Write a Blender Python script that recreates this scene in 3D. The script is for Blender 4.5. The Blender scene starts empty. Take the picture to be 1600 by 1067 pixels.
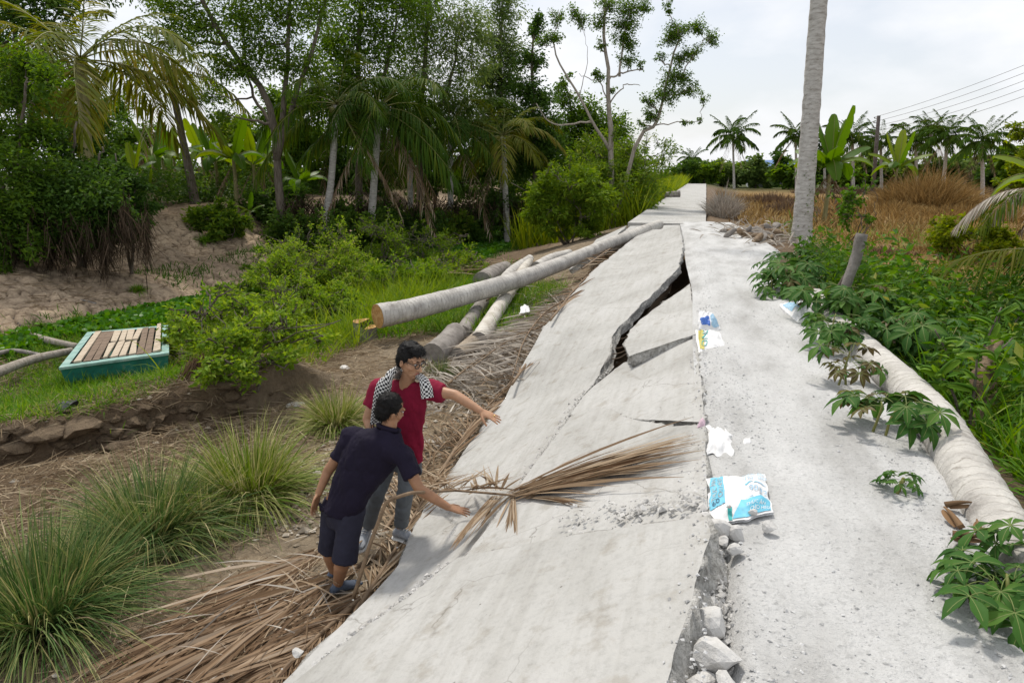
import bpy, bmesh, math, random
import numpy as np
from mathutils import Vector, Matrix

sc = bpy.context.scene
COL = sc.collection
PI = math.pi
rad = math.radians
RNG = np.random.default_rng(11)
random.seed(11)

# ------------------------------------------------------------------ camera, sky, sun, exposure
YAW, PITCH, EYE = rad(15.45), rad(13.98), 1.65
cd = bpy.data.cameras.new('camera')
cd.lens = 24.0; cd.sensor_width = 36.0; cd.clip_start = 0.05; cd.clip_end = 4000
cam = bpy.data.objects.new('camera', cd); COL.objects.link(cam)
cam.location = (0, 0, EYE)
cam.rotation_euler = (PI/2 - PITCH, 0, YAW)
sc.camera = cam

SUN_EL, SUN_AZ = rad(60), rad(-30)          # azimuth from +Y towards +X
w = bpy.data.worlds.new('World'); sc.world = w; w.use_nodes = True
nt = w.node_tree; nt.nodes.clear()
wo = nt.nodes.new('ShaderNodeOutputWorld'); bg = nt.nodes.new('ShaderNodeBackground')
sky = nt.nodes.new('ShaderNodeTexSky'); sky.sky_type = 'NISHITA'; sky.sun_disc = False
sky.sun_elevation = SUN_EL; sky.sun_rotation = SUN_AZ; sky.air_density = 1.0; sky.dust_density = 2.0
tcw = nt.nodes.new('ShaderNodeTexCoord'); mpw = nt.nodes.new('ShaderNodeMapping')
mpw.inputs['Scale'].default_value = (1.0, 1.0, 2.2)
nz = nt.nodes.new('ShaderNodeTexNoise'); nz.inputs['Scale'].default_value = 2.6
nz.inputs['Detail'].default_value = 7; nz.inputs['Roughness'].default_value = .52
rp = nt.nodes.new('ShaderNodeValToRGB')
rp.color_ramp.elements[0].position = .42; rp.color_ramp.elements[0].color = (.60, .60, .60, 1)
rp.color_ramp.elements[1].position = .58; rp.color_ramp.elements[1].color = (1, 1, 1, 1)
mxw = nt.nodes.new('ShaderNodeMixRGB'); mxw.inputs['Color2'].default_value = (8.5, 8.6, 8.85, 1)
nt.links.new(tcw.outputs['Generated'], mpw.inputs['Vector']); nt.links.new(mpw.outputs['Vector'], nz.inputs['Vector'])
nt.links.new(nz.outputs['Fac'], rp.inputs['Fac']); nt.links.new(rp.outputs['Color'], mxw.inputs['Fac'])
nt.links.new(sky.outputs['Color'], mxw.inputs['Color1']); nt.links.new(mxw.outputs['Color'], bg.inputs['Color'])
bg.inputs['Strength'].default_value = .1
nt.links.new(bg.outputs['Background'], wo.inputs['Surface'])

sl = bpy.data.lights.new('sun', 'SUN'); sl.energy = 2.6; sl.angle = rad(7); sl.color = (1, .94, .85)
so = bpy.data.objects.new('sun', sl); COL.objects.link(so)
sdir = Vector((math.sin(SUN_AZ)*math.cos(SUN_EL), math.cos(SUN_AZ)*math.cos(SUN_EL), math.sin(SUN_EL)))
so.rotation_euler = sdir.to_track_quat('Z', 'Y').to_euler(); so.location = (0, 0, 30)
sc.view_settings.view_transform = 'Standard'; sc.view_settings.look = 'None'
sc.view_settings.exposure = 0.26; sc.view_settings.gamma = 1.0; sc.view_settings.use_curve_mapping = False
sc.render.engine = 'CYCLES'
sc.cycles.max_bounces = 6; sc.cycles.diffuse_bounces = 3; sc.cycles.glossy_bounces = 2
sc.cycles.transmission_bounces = 3; sc.cycles.transparent_max_bounces = 4
sc.cycles.use_denoising = True

# ------------------------------------------------------------------ picture -> place
_F = np.array([-math.sin(YAW)*math.cos(PITCH), math.cos(YAW)*math.cos(PITCH), -math.sin(PITCH)])
_R = np.array([math.cos(YAW), math.sin(YAW), 0.0])
_U = np.cross(_R, _F)
_C = np.array([0, 0, EYE])
def ray(x, y): return _F + _R*(x-800)/1066.7 + _U*(533.5-y)/1066.7
def gz(x, y, z): d = ray(x, y); return _C + d*((z-EYE)/d[2])
def at(x, y, D): d = ray(x, y); h = -math.sin(YAW)*d[0] + math.cos(YAW)*d[1]; return _C + d*D/h
def atY(x, y, Y): d = ray(x, y); return _C + d*Y/d[1]
def atX(x, y, X): d = ray(x, y); return _C + d*X/d[0]
def gp(x, y, k, z0): d = ray(x, y); t = (z0-k*.1-EYE)/(d[2]-k*d[0]); return _C + d*t

# ------------------------------------------------------------------ noise
def _hash(ix, iy, s):
    n = (ix.astype(np.int64)*374761393 + iy.astype(np.int64)*668265263 + s*974711) & 0xffffffff
    n = ((n ^ (n >> 13))*1274126177) & 0xffffffff
    return ((n ^ (n >> 16)) & 0xffff)/65535.0
def vnoise(x, y, s=0):
    x = np.asarray(x, float); y = np.asarray(y, float)
    ix = np.floor(x); iy = np.floor(y); fx = x-ix; fy = y-iy
    fx = fx*fx*(3-2*fx); fy = fy*fy*(3-2*fy)
    a = _hash(ix, iy, s); b = _hash(ix+1, iy, s); c = _hash(ix, iy+1, s); d = _hash(ix+1, iy+1, s)
    return (a*(1-fx)+b*fx)*(1-fy) + (c*(1-fx)+d*fx)*fy
def fbm(x, y, s=0, o=4):
    v = 0; a = .5
    for k in range(o):
        v = v + a*vnoise(x, y, s+k*17); x = x*2.03; y = y*2.03; a *= .5
    return v/(1-.5**o)-.5
def sstep(a, b, x): t = np.clip((np.asarray(x, float)-a)/(b-a), 0, 1); return t*t*(3-2*t)
def voro(x, y, s=0):
    ix = np.floor(x); iy = np.floor(y)
    f1 = np.full(np.shape(x), 9.); f2 = np.full(np.shape(x), 9.); cid = np.zeros(np.shape(x))
    for dx in (-1, 0, 1):
        for dy in (-1, 0, 1):
            cx = ix+dx; cy = iy+dy
            px = cx+.15+.7*_hash(cx, cy, s); py = cy+.15+.7*_hash(cx, cy, s+5)
            d = np.hypot(px-x, py-y); n = d < f1
            f2 = np.where(n, f1, np.minimum(f2, d)); cid = np.where(n, _hash(cx, cy, s+9), cid); f1 = np.where(n, d, f1)
    return f1, f2, cid

# ------------------------------------------------------------------ mesh building
class NB:
    """collects vertex / face arrays and builds one mesh"""
    def __init__(s): s.V = []; s.F = []; s.n = 0
    def add(s, V, F, mi=0):
        V = np.asarray(V, float).reshape(-1, 3); F = np.asarray(F, int)
        s.V.append(V); s.F.append((F+s.n, mi)); s.n += len(V); return s
    def mesh(s, name, mats, smooth=True):
        me = bpy.data.meshes.new(name)
        V = np.concatenate(s.V); me.vertices.add(len(V)); me.vertices.foreach_set('co', V.ravel())
        lens = np.concatenate([np.full(len(f), f.shape[1]) for f, m in s.F])
        me.loops.add(int(lens.sum())); me.polygons.add(len(lens))
        me.loops.foreach_set('vertex_index', np.concatenate([f.ravel() for f, m in s.F]).astype(np.int32))
        me.polygons.foreach_set('loop_start', (np.cumsum(lens)-lens).astype(np.int32))
        me.polygons.foreach_set('material_index', np.concatenate([np.full(len(f), m) for f, m in s.F]).astype(np.int32))
        me.polygons.foreach_set('use_smooth', np.full(len(lens), bool(smooth)))
        for m in (mats if isinstance(mats, (list, tuple)) else [mats]): me.materials.append(m)
        me.update(calc_edges=True)
        return me

def link(o): COL.objects.link(o); return o
def meta(o, label=None, cat=None, group=None, kind=None):
    if label: o['label'] = label
    if cat: o['category'] = cat
    if group: o['group'] = group
    if kind: o['kind'] = kind
    return o
def root(name, label, cat, loc=(0, 0, 0), group=None, rz=0):
    o = bpy.data.objects.new(name, None); link(o); o.location = tuple(float(v) for v in loc); o.rotation_euler = (0, 0, rz)
    o.empty_display_size = .1
    return meta(o, label, cat, group)
def obj(name, me, parent=None, loc=(0, 0, 0), rot=(0, 0, 0), scale=1, kind=None, label=None):
    o = bpy.data.objects.new(name, me); link(o)
    if parent: o.parent = parent
    o.location = tuple(float(v) for v in loc); o.rotation_euler = rot
    o.scale = (scale,)*3 if not hasattr(scale, '__len__') else scale
    if kind: o['kind'] = kind
    if label: o['label'] = label
    return o
def single(name, me, label, cat, loc=(0, 0, 0), group=None, rot=(0, 0, 0), scale=1):
    return meta(obj(name, me, None, loc, rot, scale), label, cat, group)

def unit(v): v = np.asarray(v, float); return v/np.maximum(np.linalg.norm(v, axis=-1, keepdims=True), 1e-9)
def smooth_path(pts, n):
    """Catmull-Rom through the points"""
    P = np.asarray(pts, float); m = len(P)
    if m == 2: t = np.linspace(0, 1, n)[:, None]; return P[0]*(1-t)+P[1]*t
    Q = np.vstack([2*P[0]-P[1], P, 2*P[-1]-P[-2]]); u = np.linspace(0, m-1-1e-9, n); i = u.astype(int); f = (u-i)[:, None]
    a, b, c, d = Q[i], Q[i+1], Q[i+2], Q[i+3]
    return .5*((2*b)+(-a+c)*f+(2*a-5*b+4*c-d)*f*f+(-a+3*b-3*c+d)*f**3)
def tube(path, r, k=8, cap=True, rough=0, seed=0, squash=None):
    P = np.asarray(path, float); n = len(P); r = np.broadcast_to(np.asarray(r, float), (n,))
    T = unit(np.gradient(P, axis=0)); up = np.array([0, 0, 1.]) if abs(T[0][2]) < .9 else np.array([1., 0, 0])
    A = np.zeros((n, 3)); a = unit(np.cross(T[0], up))
    for i in range(n):
        a = unit(a - T[i]*np.dot(a, T[i])); A[i] = a
    B = np.cross(T, A); th = np.linspace(0, 2*PI, k, endpoint=False)
    rr = r[:, None]*np.ones(k)
    if rough:
        g = np.random.default_rng(seed); rr = rr*(1+rough*g.uniform(-1, 1, (n, k)))
    V = P[:, None]+A[:, None]*(rr*np.cos(th))[..., None]+B[:, None]*(rr*np.sin(th))[..., None]
    if squash is not None: V[..., 2] = P[:, None, 2]+(V[..., 2]-P[:, None, 2])*squash
    V = V.reshape(-1, 3)
    i, j = np.meshgrid(np.arange(n-1), np.arange(k), indexing='ij'); j2 = (j+1) % k
    F = np.stack([i*k+j, i*k+j2, (i+1)*k+j2, (i+1)*k+j], -1).reshape(-1, 4)
    if cap:
        V = np.vstack([V, P[:1], P[-1:]]); m = n*k; q = np.arange(k); q2 = (q+1) % k
        C = np.concatenate([np.stack([q2, q, np.full(k, m), np.full(k, m)], -1), np.stack([(n-1)*k+q, (n-1)*k+q2, np.full(k, m+1), np.full(k, m+1)], -1)])
        return V, F, C[:, :3]
    return V, F, None
def add_tube(nb, path, r, k=8, mi=0, capmi=None, **kw):
    V, F, C = tube(path, r, k, **kw); b = nb.n; nb.add(V, F, mi)
    if C is not None: nb.F.append((C+b, mi if capmi is None else capmi))
    return nb
def blades(p0, d, L, W, droop, seg=3, prof='grass', roll=1.0, rng=None, g=(0, 0, -1.), side=None):
    """n curved strips; returns V, F(quads)"""
    rng = rng or RNG
    p0 = np.asarray(p0, float); n = len(p0); d = unit(d); L = np.broadcast_to(L, n)[:, None, None]; W = np.broadcast_to(W, n)[:, None]
    droop = np.broadcast_to(droop, n)[:, None, None]
    if side is None:
        s = np.cross(d, np.array([0, 0, 1.])+rng.normal(0, .12, (n, 3))); s = unit(s); o = np.cross(s, d); a = rng.uniform(-roll, roll, n)[:, None]
        s = s*np.cos(a)+o*np.sin(a)
    else: s = unit(side)
    t = np.linspace(0, 1, seg+1)
    P = p0[:, None]+d[:, None]*L*t[:, None]+np.asarray(g)*L*droop*(t*t)[:, None]
    if prof == 'grass': w = np.clip((1-t)**.7, .03, 1)*np.where(t == 0, .75, 1)
    else: w = np.clip(np.sin(PI*np.clip(t, 0.03, .985)**.85)**.8, .04, 1)
    h = s[:, None]*(W*w)[..., None]*.5
    V = np.stack([P-h, P+h], 2).reshape(-1, 3)
    m = (seg+1)*2; b = (np.arange(n)*m)[:, None]; q = (np.arange(seg)*2)[None]
    F = np.stack([b+q, b+q+1, b+q+3, b+q+2], -1).reshape(-1, 4)
    return V, F
def leaves(p, size, aspect=.4, droop=.3, rng=None, fold=.25, out=None, outw=.6):
    """one folded diamond per leaf"""
    rng = rng or RNG; n = len(p); size = np.broadcast_to(size, n)[:, None]
    d = rng.normal(0, 1, (n, 3)); d[:, 2] = d[:, 2]*.6-droop
    if out is not None: d = d+out*outw*1.5
    d = unit(d); s = unit(np.cross(d, rng.normal(0, .7, (n, 3))+[0, 0, 1.])); u = np.cross(s, d)
    m = p+d*size*.45
    V = np.stack([p, m+s*size*aspect*.5+u*size*aspect*fold, p+d*size, m-s*size*aspect*.5+u*size*aspect*fold], 1)
    b = np.arange(n)*4
    return V.reshape(-1, 3), np.concatenate([np.stack([b, b+1, b+2], -1), np.stack([b, b+2, b+3], -1)])

_ico = None
def ico():
    global _ico
    if _ico is None:
        bm = bmesh.new(); bmesh.ops.create_icosphere(bm, subdivisions=2, radius=1)
        _ico = (np.array([v.co[:] for v in bm.verts]), np.array([[v.index for v in f.verts] for f in bm.faces])); bm.free()
    return _ico
def rock_arrays(r, seed, flat=.7, jag=.28):
    V, F = ico(); g = np.random.default_rng(seed); V = V.copy()
    for k in range(9):      # chop with planes: broken faces
        nrm = unit(g.normal(0, 1, 3)); h = g.uniform(.5, .85); d = V@nrm-h; V = V-np.where(d > 0, d, 0)[:, None]*nrm
    V = V*(1+g.normal(0, jag*.12, (len(V), 1)))*np.array([1, g.uniform(.6, .95), flat*g.uniform(.8, 1.1)])
    return V*r, F
def rotz(V, a): c, s = math.cos(a), math.sin(a); return V@np.array([[c, s, 0], [-s, c, 0], [0, 0, 1.]])
def pebbles(P, R, rng, flat=.6):
    """many 8-faced stones"""
    n = len(P); O = np.array([[1, 0, 0], [-1, 0, 0], [0, 1, 0], [0, -1, 0], [0, 0, 1], [0, 0, -1.]])
    F = np.array([[0, 2, 4], [2, 1, 4], [1, 3, 4], [3, 0, 4], [2, 0, 5], [1, 2, 5], [3, 1, 5], [0, 3, 5]])
    V = O[None]*rng.uniform(.55, 1.2, (n, 6, 1))+rng.normal(0, .18, (n, 6, 3))
    a = rng.uniform(0, 2*PI, n); c, s = np.cos(a), np.sin(a)
    x = V[..., 0]*c[:, None]-V[..., 1]*s[:, None]; y = V[..., 0]*s[:, None]+V[..., 1]*c[:, None]
    V = np.stack([x, y, V[..., 2]*flat], -1)*np.broadcast_to(R, n)[:, None, None]+P[:, None]
    return V.reshape(-1, 3), (F[None]+(np.arange(n)*6)[:, None, None]).reshape(-1, 3)

# ------------------------------------------------------------------ materials
def _new(name):
    m = bpy.data.materials.new(name); m.use_nodes = True; t = m.node_tree; t.nodes.clear()
    o = t.nodes.new('ShaderNodeOutputMaterial'); b = t.nodes.new('ShaderNodeBsdfPrincipled'); t.links.new(b.outputs[0], o.inputs['Surface'])
    return m, t, b, o
def _noise(t, scale, detail=5, rough=.6, coord='Object', stretch=None):
    tc = t.nodes.new('ShaderNodeTexCoord'); n = t.nodes.new('ShaderNodeTexNoise')
    n.inputs['Scale'].default_value = scale; n.inputs['Detail'].default_value = detail; n.inputs['Roughness'].default_value = rough
    if stretch:
        mp = t.nodes.new('ShaderNodeMapping'); mp.inputs['Scale'].default_value = stretch
        t.links.new(tc.outputs[coord], mp.inputs['Vector']); t.links.new(mp.outputs['Vector'], n.inputs['Vector'])
    else: t.links.new(tc.outputs[coord], n.inputs['Vector'])
    return n
def _ramp(t, src, stops):
    r = t.nodes.new('ShaderNodeValToRGB'); e = r.color_ramp.elements
    while len(e) < len(stops): e.new(.5)
    for q, (p, c) in zip(e, stops): q.position = p; q.color = (*c, 1) if len(c) == 3 else c
    t.links.new(src, r.inputs['Fac']); return r
def _bump(t, b, src, dist, strength=1):
    n = t.nodes.new('ShaderNodeBump'); n.inputs['Distance'].default_value = dist; n.inputs['Strength'].default_value = strength
    t.links.new(src, n.inputs['Height'])
    old = b.inputs['Normal'].links
    if old: t.links.new(old[0].from_socket, n.inputs['Normal'])
    t.links.new(n.outputs['Normal'], b.inputs['Normal'])
def nmat(name, stops, scale=6, rough=.8, bumps=(), spec=.3, detail=6, stretch=None, island=0, nrough=.62, coord='Object'):
    """colour ramp over noise (optionally mixed with random-per-piece), bump layers"""
    m, t, b, o = _new(name)
    n = _noise(t, scale, detail, nrough, coord, stretch); f = n.outputs['Fac']
    if island:
        ge = t.nodes.new('ShaderNodeNewGeometry'); mx = t.nodes.new('ShaderNodeMath'); mx.operation = 'MULTIPLY_ADD'
        mx.inputs[1].default_value = island; sb = t.nodes.new('ShaderNodeMath'); sb.operation = 'MULTIPLY_ADD'
        sb.inputs[1].default_value = 1.0; sb.inputs[2].default_value = -island*.5
        t.links.new(f, sb.inputs[0]); t.links.new(ge.outputs['Random Per Island'], mx.inputs[0]); t.links.new(sb.outputs[0], mx.inputs[2]); f = mx.outputs[0]
    r = _ramp(t, f, stops); t.links.new(r.outputs['Color'], b.inputs['Base Color'])
    b.inputs['Roughness'].default_value = rough; b.inputs['Specular IOR Level'].default_value = spec
    for (s, dist) in bumps: _bump(t, b, _noise(t, s, 5, .65, coord, stretch).outputs['Fac'], dist)
    return m
def leafmat(name, stops, trans=.35, rough=.5, spec=.35, objvar=.25):
    stops = [(p, (tuple(max(.004, .33*sum(c)+(v-.33*sum(c))*1.22) for v in c) if c[1] > c[0]*1.08 else c)) for p, c in stops]; spec *= .45; rough = min(.8, rough+.08)
    m, t, b, o = _new(name)
    ge = t.nodes.new('ShaderNodeNewGeometry'); oi = t.nodes.new('ShaderNodeObjectInfo')
    mx = t.nodes.new('ShaderNodeMath'); mx.operation = 'MULTIPLY_ADD'; mx.inputs[1].default_value = 1-objvar
    m2 = t.nodes.new('ShaderNodeMath'); m2.operation = 'MULTIPLY'; m2.inputs[1].default_value = objvar
    t.links.new(oi.outputs['Random'], m2.inputs[0]); t.links.new(ge.outputs['Random Per Island'], mx.inputs[0]); t.links.new(m2.outputs[0], mx.inputs[2])
    r = _ramp(t, mx.outputs[0], stops); t.links.new(r.outputs['Color'], b.inputs['Base Color'])
    b.inputs['Roughness'].default_value = rough; b.inputs['Specular IOR Level'].default_value = spec
    if trans:
        tr = t.nodes.new('ShaderNodeBsdfTranslucent'); hs = t.nodes.new('ShaderNodeHueSaturation')
        hs.inputs['Hue'].default_value = .485; hs.inputs['Saturation'].default_value = 1.1; hs.inputs['Value'].default_value = 1.5
        t.links.new(r.outputs['Color'], hs.inputs['Color']); t.links.new(hs.outputs['Color'], tr.inputs['Color'])
        ms = t.nodes.new('ShaderNodeMixShader'); ms.inputs['Fac'].default_value = trans
        t.links.new(b.outputs[0], ms.inputs[1]); t.links.new(tr.outputs[0], ms.inputs[2]); t.links.new(ms.outputs[0], o.inputs['Surface'])
    return m
def flat(name, c, rough=.6, spec=.3, metal=0):
    m, t, b, o = _new(name); b.inputs['Base Color'].default_value = (*c, 1); b.inputs['Roughness'].default_value = rough
    b.inputs['Specular IOR Level'].default_value = spec; b.inputs['Metallic'].default_value = metal
    n = _noise(t, 30, 4); r = _ramp(t, n.outputs['Fac'], [(.3, tuple(v*.85 for v in c)), (.7, tuple(min(1, v*1.12) for v in c))])
    t.links.new(r.outputs['Color'], b.inputs['Base Color'])
    return m
# ------------------------------------------------------------------ materials of the place
def concrete(name, dark, mid, light, bump=.004):
    m, t, b, o = _new(name)
    big = _noise(t, .9, 6, .6); fine = _noise(t, 22, 8, .7); med = _noise(t, 5, 6, .65)
    r = _ramp(t, big.outputs['Fac'], [(.3, dark), (.5, mid), (.68, light)])
    r2 = _ramp(t, fine.outputs['Fac'], [(.28, (.80, .80, .79)), (.5, (1, 1, 1)), (.75, (1.04, 1.04, 1.03))])
    mx = t.nodes.new('ShaderNodeMixRGB'); mx.blend_type = 'MULTIPLY'; mx.inputs['Fac'].default_value = .9
    t.links.new(r.outputs['Color'], mx.inputs['Color1']); t.links.new(r2.outputs['Color'], mx.inputs['Color2'])
    st = _ramp(t, med.outputs['Fac'], [(.33, (.58, .52, .43)), (.45, (1, 1, 1))])
    m2 = t.nodes.new('ShaderNodeMixRGB'); m2.blend_type = 'MULTIPLY'; m2.inputs['Fac'].default_value = .42
    t.links.new(mx.outputs['Color'], m2.inputs['Color1']); t.links.new(st.outputs['Color'], m2.inputs['Color2'])
    # faint long brushing / tyre streaks along the road
    sk = _noise(t, 3.0, 5, .6, 'Object', (5.0, .35, 1)); s2 = _ramp(t, sk.outputs['Fac'], [(.36, (.84, .83, .81)), (.55, (1, 1, 1))])
    m3 = t.nodes.new('ShaderNodeMixRGB'); m3.blend_type = 'MULTIPLY'; m3.inputs['Fac'].default_value = .6
    t.links.new(m2.outputs['Color'], m3.inputs['Color1']); t.links.new(s2.outputs['Color'], m3.inputs['Color2'])
    t.links.new(m3.outputs['Color'], b.inputs['Base Color']); b.inputs['Roughness'].default_value = .88; b.inputs['Specular IOR Level'].default_value = .2
    tc = t.nodes.new('ShaderNodeTexCoord'); wn = _noise(t, 2.2, 4, .6); wm = t.nodes.new('ShaderNodeMixRGB'); wm.inputs['Fac'].default_value = .22
    t.links.new(tc.outputs['Object'], wm.inputs['Color1']); t.links.new(wn.outputs['Color'], wm.inputs['Color2'])
    vc = t.nodes.new('ShaderNodeTexVoronoi'); vc.feature = 'DISTANCE_TO_EDGE'; vc.inputs['Scale'].default_value = 1.5; t.links.new(wm.outputs['Color'], vc.inputs['Vector'])
    hair_ = _ramp(t, vc.outputs['Distance'], [(0, (.45, .43, .40)), (.006, (1, 1, 1))]); hm = _ramp(t, _noise(t, .8, 3).outputs['Fac'], [(.5, (0, 0, 0)), (.62, (.8, .8, .8))])
    m4 = t.nodes.new('ShaderNodeMixRGB'); m4.blend_type = 'MULTIPLY'; t.links.new(hm.outputs['Color'], m4.inputs['Fac']); t.links.new(m3.outputs['Color'], m4.inputs['Color1']); t.links.new(hair_.outputs['Color'], m4.inputs['Color2'])
    vp = t.nodes.new('ShaderNodeTexVoronoi'); vp.inputs['Scale'].default_value = 13; t.links.new(tc.outputs['Object'], vp.inputs['Vector'])
    pit = _ramp(t, vp.outputs['Distance'], [(.06, (.42, .40, .37)), (.10, (1, 1, 1))]); pm = _ramp(t, _noise(t, 3.7, 4).outputs['Fac'], [(.5, (0, 0, 0)), (.6, (.9, .9, .9))])
    m5 = t.nodes.new('ShaderNodeMixRGB'); m5.blend_type = 'MULTIPLY'; t.links.new(pm.outputs['Color'], m5.inputs['Fac']); t.links.new(m4.outputs['Color'], m5.inputs['Color1']); t.links.new(pit.outputs['Color'], m5.inputs['Color2'])
    t.links.new(m5.outputs['Color'], b.inputs['Base Color'])
    _bump(t, b, fine.outputs['Fac'], bump); _bump(t, b, _noise(t, 95, 4, .7).outputs['Fac'], bump*.45); _bump(t, b, med.outputs['Fac'], bump*2)
    return m
M_CONC = concrete('concrete', (.36, .354, .334), (.435, .430, .411), (.485, .480, .464))
M_AGG = nmat('broken_concrete', [(.3, (.24, .23, .21)), (.5, (.46, .45, .42)), (.7, (.62, .61, .58))], 28, .95, [(60, .02), (18, .03)])
M_ROCK = nmat('concrete_chunk', [(.3, (.36, .35, .33)), (.6, (.58, .57, .55))], 14, .9, [(45, .01)], island=.25)
M_GRAVEL = None
def gravel():
    m, t, b, o = _new('gravel')
    big = _noise(t, 1.6, 6, .6, 'Object', (1.6, .5, 1)); gr = _noise(t, 110, 3, .75); med = _noise(t, 26, 5, .7)
    r = _ramp(t, big.outputs['Fac'], [(.30, (.38, .375, .362)), (.5, (.52, .52, .511)), (.70, (.61, .61, .603))])
    vo = t.nodes.new('ShaderNodeTexVoronoi'); vo.inputs['Scale'].default_value = 75; vo.inputs['Randomness'].default_value = 1
    tc = t.nodes.new('ShaderNodeTexCoord'); t.links.new(tc.outputs['Object'], vo.inputs['Vector'])
    sp = _ramp(t, vo.outputs['Color'], [(.05, (.68, .68, .68)), (.5, (.98, .98, .98)), (1, (1.06, 1.06, 1.06))])
    mk = _ramp(t, med.outputs['Fac'], [(.42, (0, 0, 0)), (.62, (1, 1, 1))])
    mx = t.nodes.new('ShaderNodeMixRGB'); mx.blend_type = 'MULTIPLY'
    t.links.new(mk.outputs['Color'], mx.inputs['Fac']); t.links.new(r.outputs['Color'], mx.inputs['Color1']); t.links.new(sp.outputs['Color'], mx.inputs['Color2'])
    t.links.new(mx.outputs['Color'], b.inputs['Base Color']); b.inputs['Roughness'].default_value = .95; b.inputs['Specular IOR Level'].default_value = .15
    _bump(t, b, gr.outputs['Fac'], .006); _bump(t, b, med.outputs['Fac'], .012)
    return m
M_GRAVEL = gravel()
M_PEB = nmat('pebble', [(.25, (.34, .34, .335)), (.5, (.46, .46, .455)), (.75, (.58, .58, .575))], 9, .9, island=.7)
M_PEB2 = nmat('soil_stone', [(.25, (.22, .18, .13)), (.5, (.36, .31, .24)), (.75, (.52, .48, .41))], 9, .9, island=.6)
def ground_mat():
    m, t, b, o = _new('ground')
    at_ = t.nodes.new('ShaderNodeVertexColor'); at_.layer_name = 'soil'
    n1 = _noise(t, 1.3, 8, .65); n2 = _noise(t, 11, 8, .7); n3 = _noise(t, 60, 4, .7)
    r1 = _ramp(t, n1.outputs['Fac'], [(.3, (.72, .72, .72)), (.7, (1.22, 1.2, 1.16))]); r2 = _ramp(t, n2.outputs['Fac'], [(.3, (.68, .66, .64)), (.68, (1.25, 1.24, 1.22))])
    a = t.nodes.new('ShaderNodeMixRGB'); a.blend_type = 'MULTIPLY'; a.inputs['Fac'].default_value = 1
    c = t.nodes.new('ShaderNodeMixRGB'); c.blend_type = 'MULTIPLY'; c.inputs['Fac'].default_value = 1
    t.links.new(at_.outputs['Color'], a.inputs['Color1']); t.links.new(r1.outputs['Color'], a.inputs['Color2'])
    t.links.new(a.outputs['Color'], c.inputs['Color1']); t.links.new(r2.outputs['Color'], c.inputs['Color2'])
    t.links.new(c.outputs['Color'], b.inputs['Base Color']); b.inputs['Roughness'].default_value = .95; b.inputs['Specular IOR Level'].default_value = .15
    _bump(t, b, n2.outputs['Fac'], .05); _bump(t, b, n3.outputs['Fac'], .012)
    return m
M_GROUND = ground_mat()

# ------------------------------------------------------------------ terrain
KX1 = [-300, -60, -30, -23, -20.6, -19.4, -17.4, -14.4, -9.6, -8.6, -7.6, -6.0, -4.2, -2.9, -2.2, -1.6, .02, .1]
KZ1 = [.1, .1, .15, .3, .22, -.62, -1.25, -2.0, -2.05, -1.85, -1.65, -1.6, -1.55, -1.5, -1.42, -1.25, -.55, -.14]
KZ2 = [.1, .1, .15, .3, .22, -.62, -1.25, -2.0, -2.05, -1.9, -1.75, -1.6, -1.45, -1.35, -1.15, -.95, -.55, -.14]
KZ3 = [.1, .1, .15, .3, .22, -.62, -1.25, -2.0, -2.05, -1.9, -1.75, -1.45, -.95, -.55, -.2, -.2, -.2, -.2]
RX = [.1, 1.05, 1.25, 1.7, 2.3, 3.2, 5, 12, 60, 300]
RZ1 = [-.14, -.09, -.08, -.10, -.38, -.68, -.75, -.65, -.6, -.6]
RZ3 = [-.03, -.16, -.22, -.34, -.45, -.55, -.65, -.65, -.6, -.6]
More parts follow.
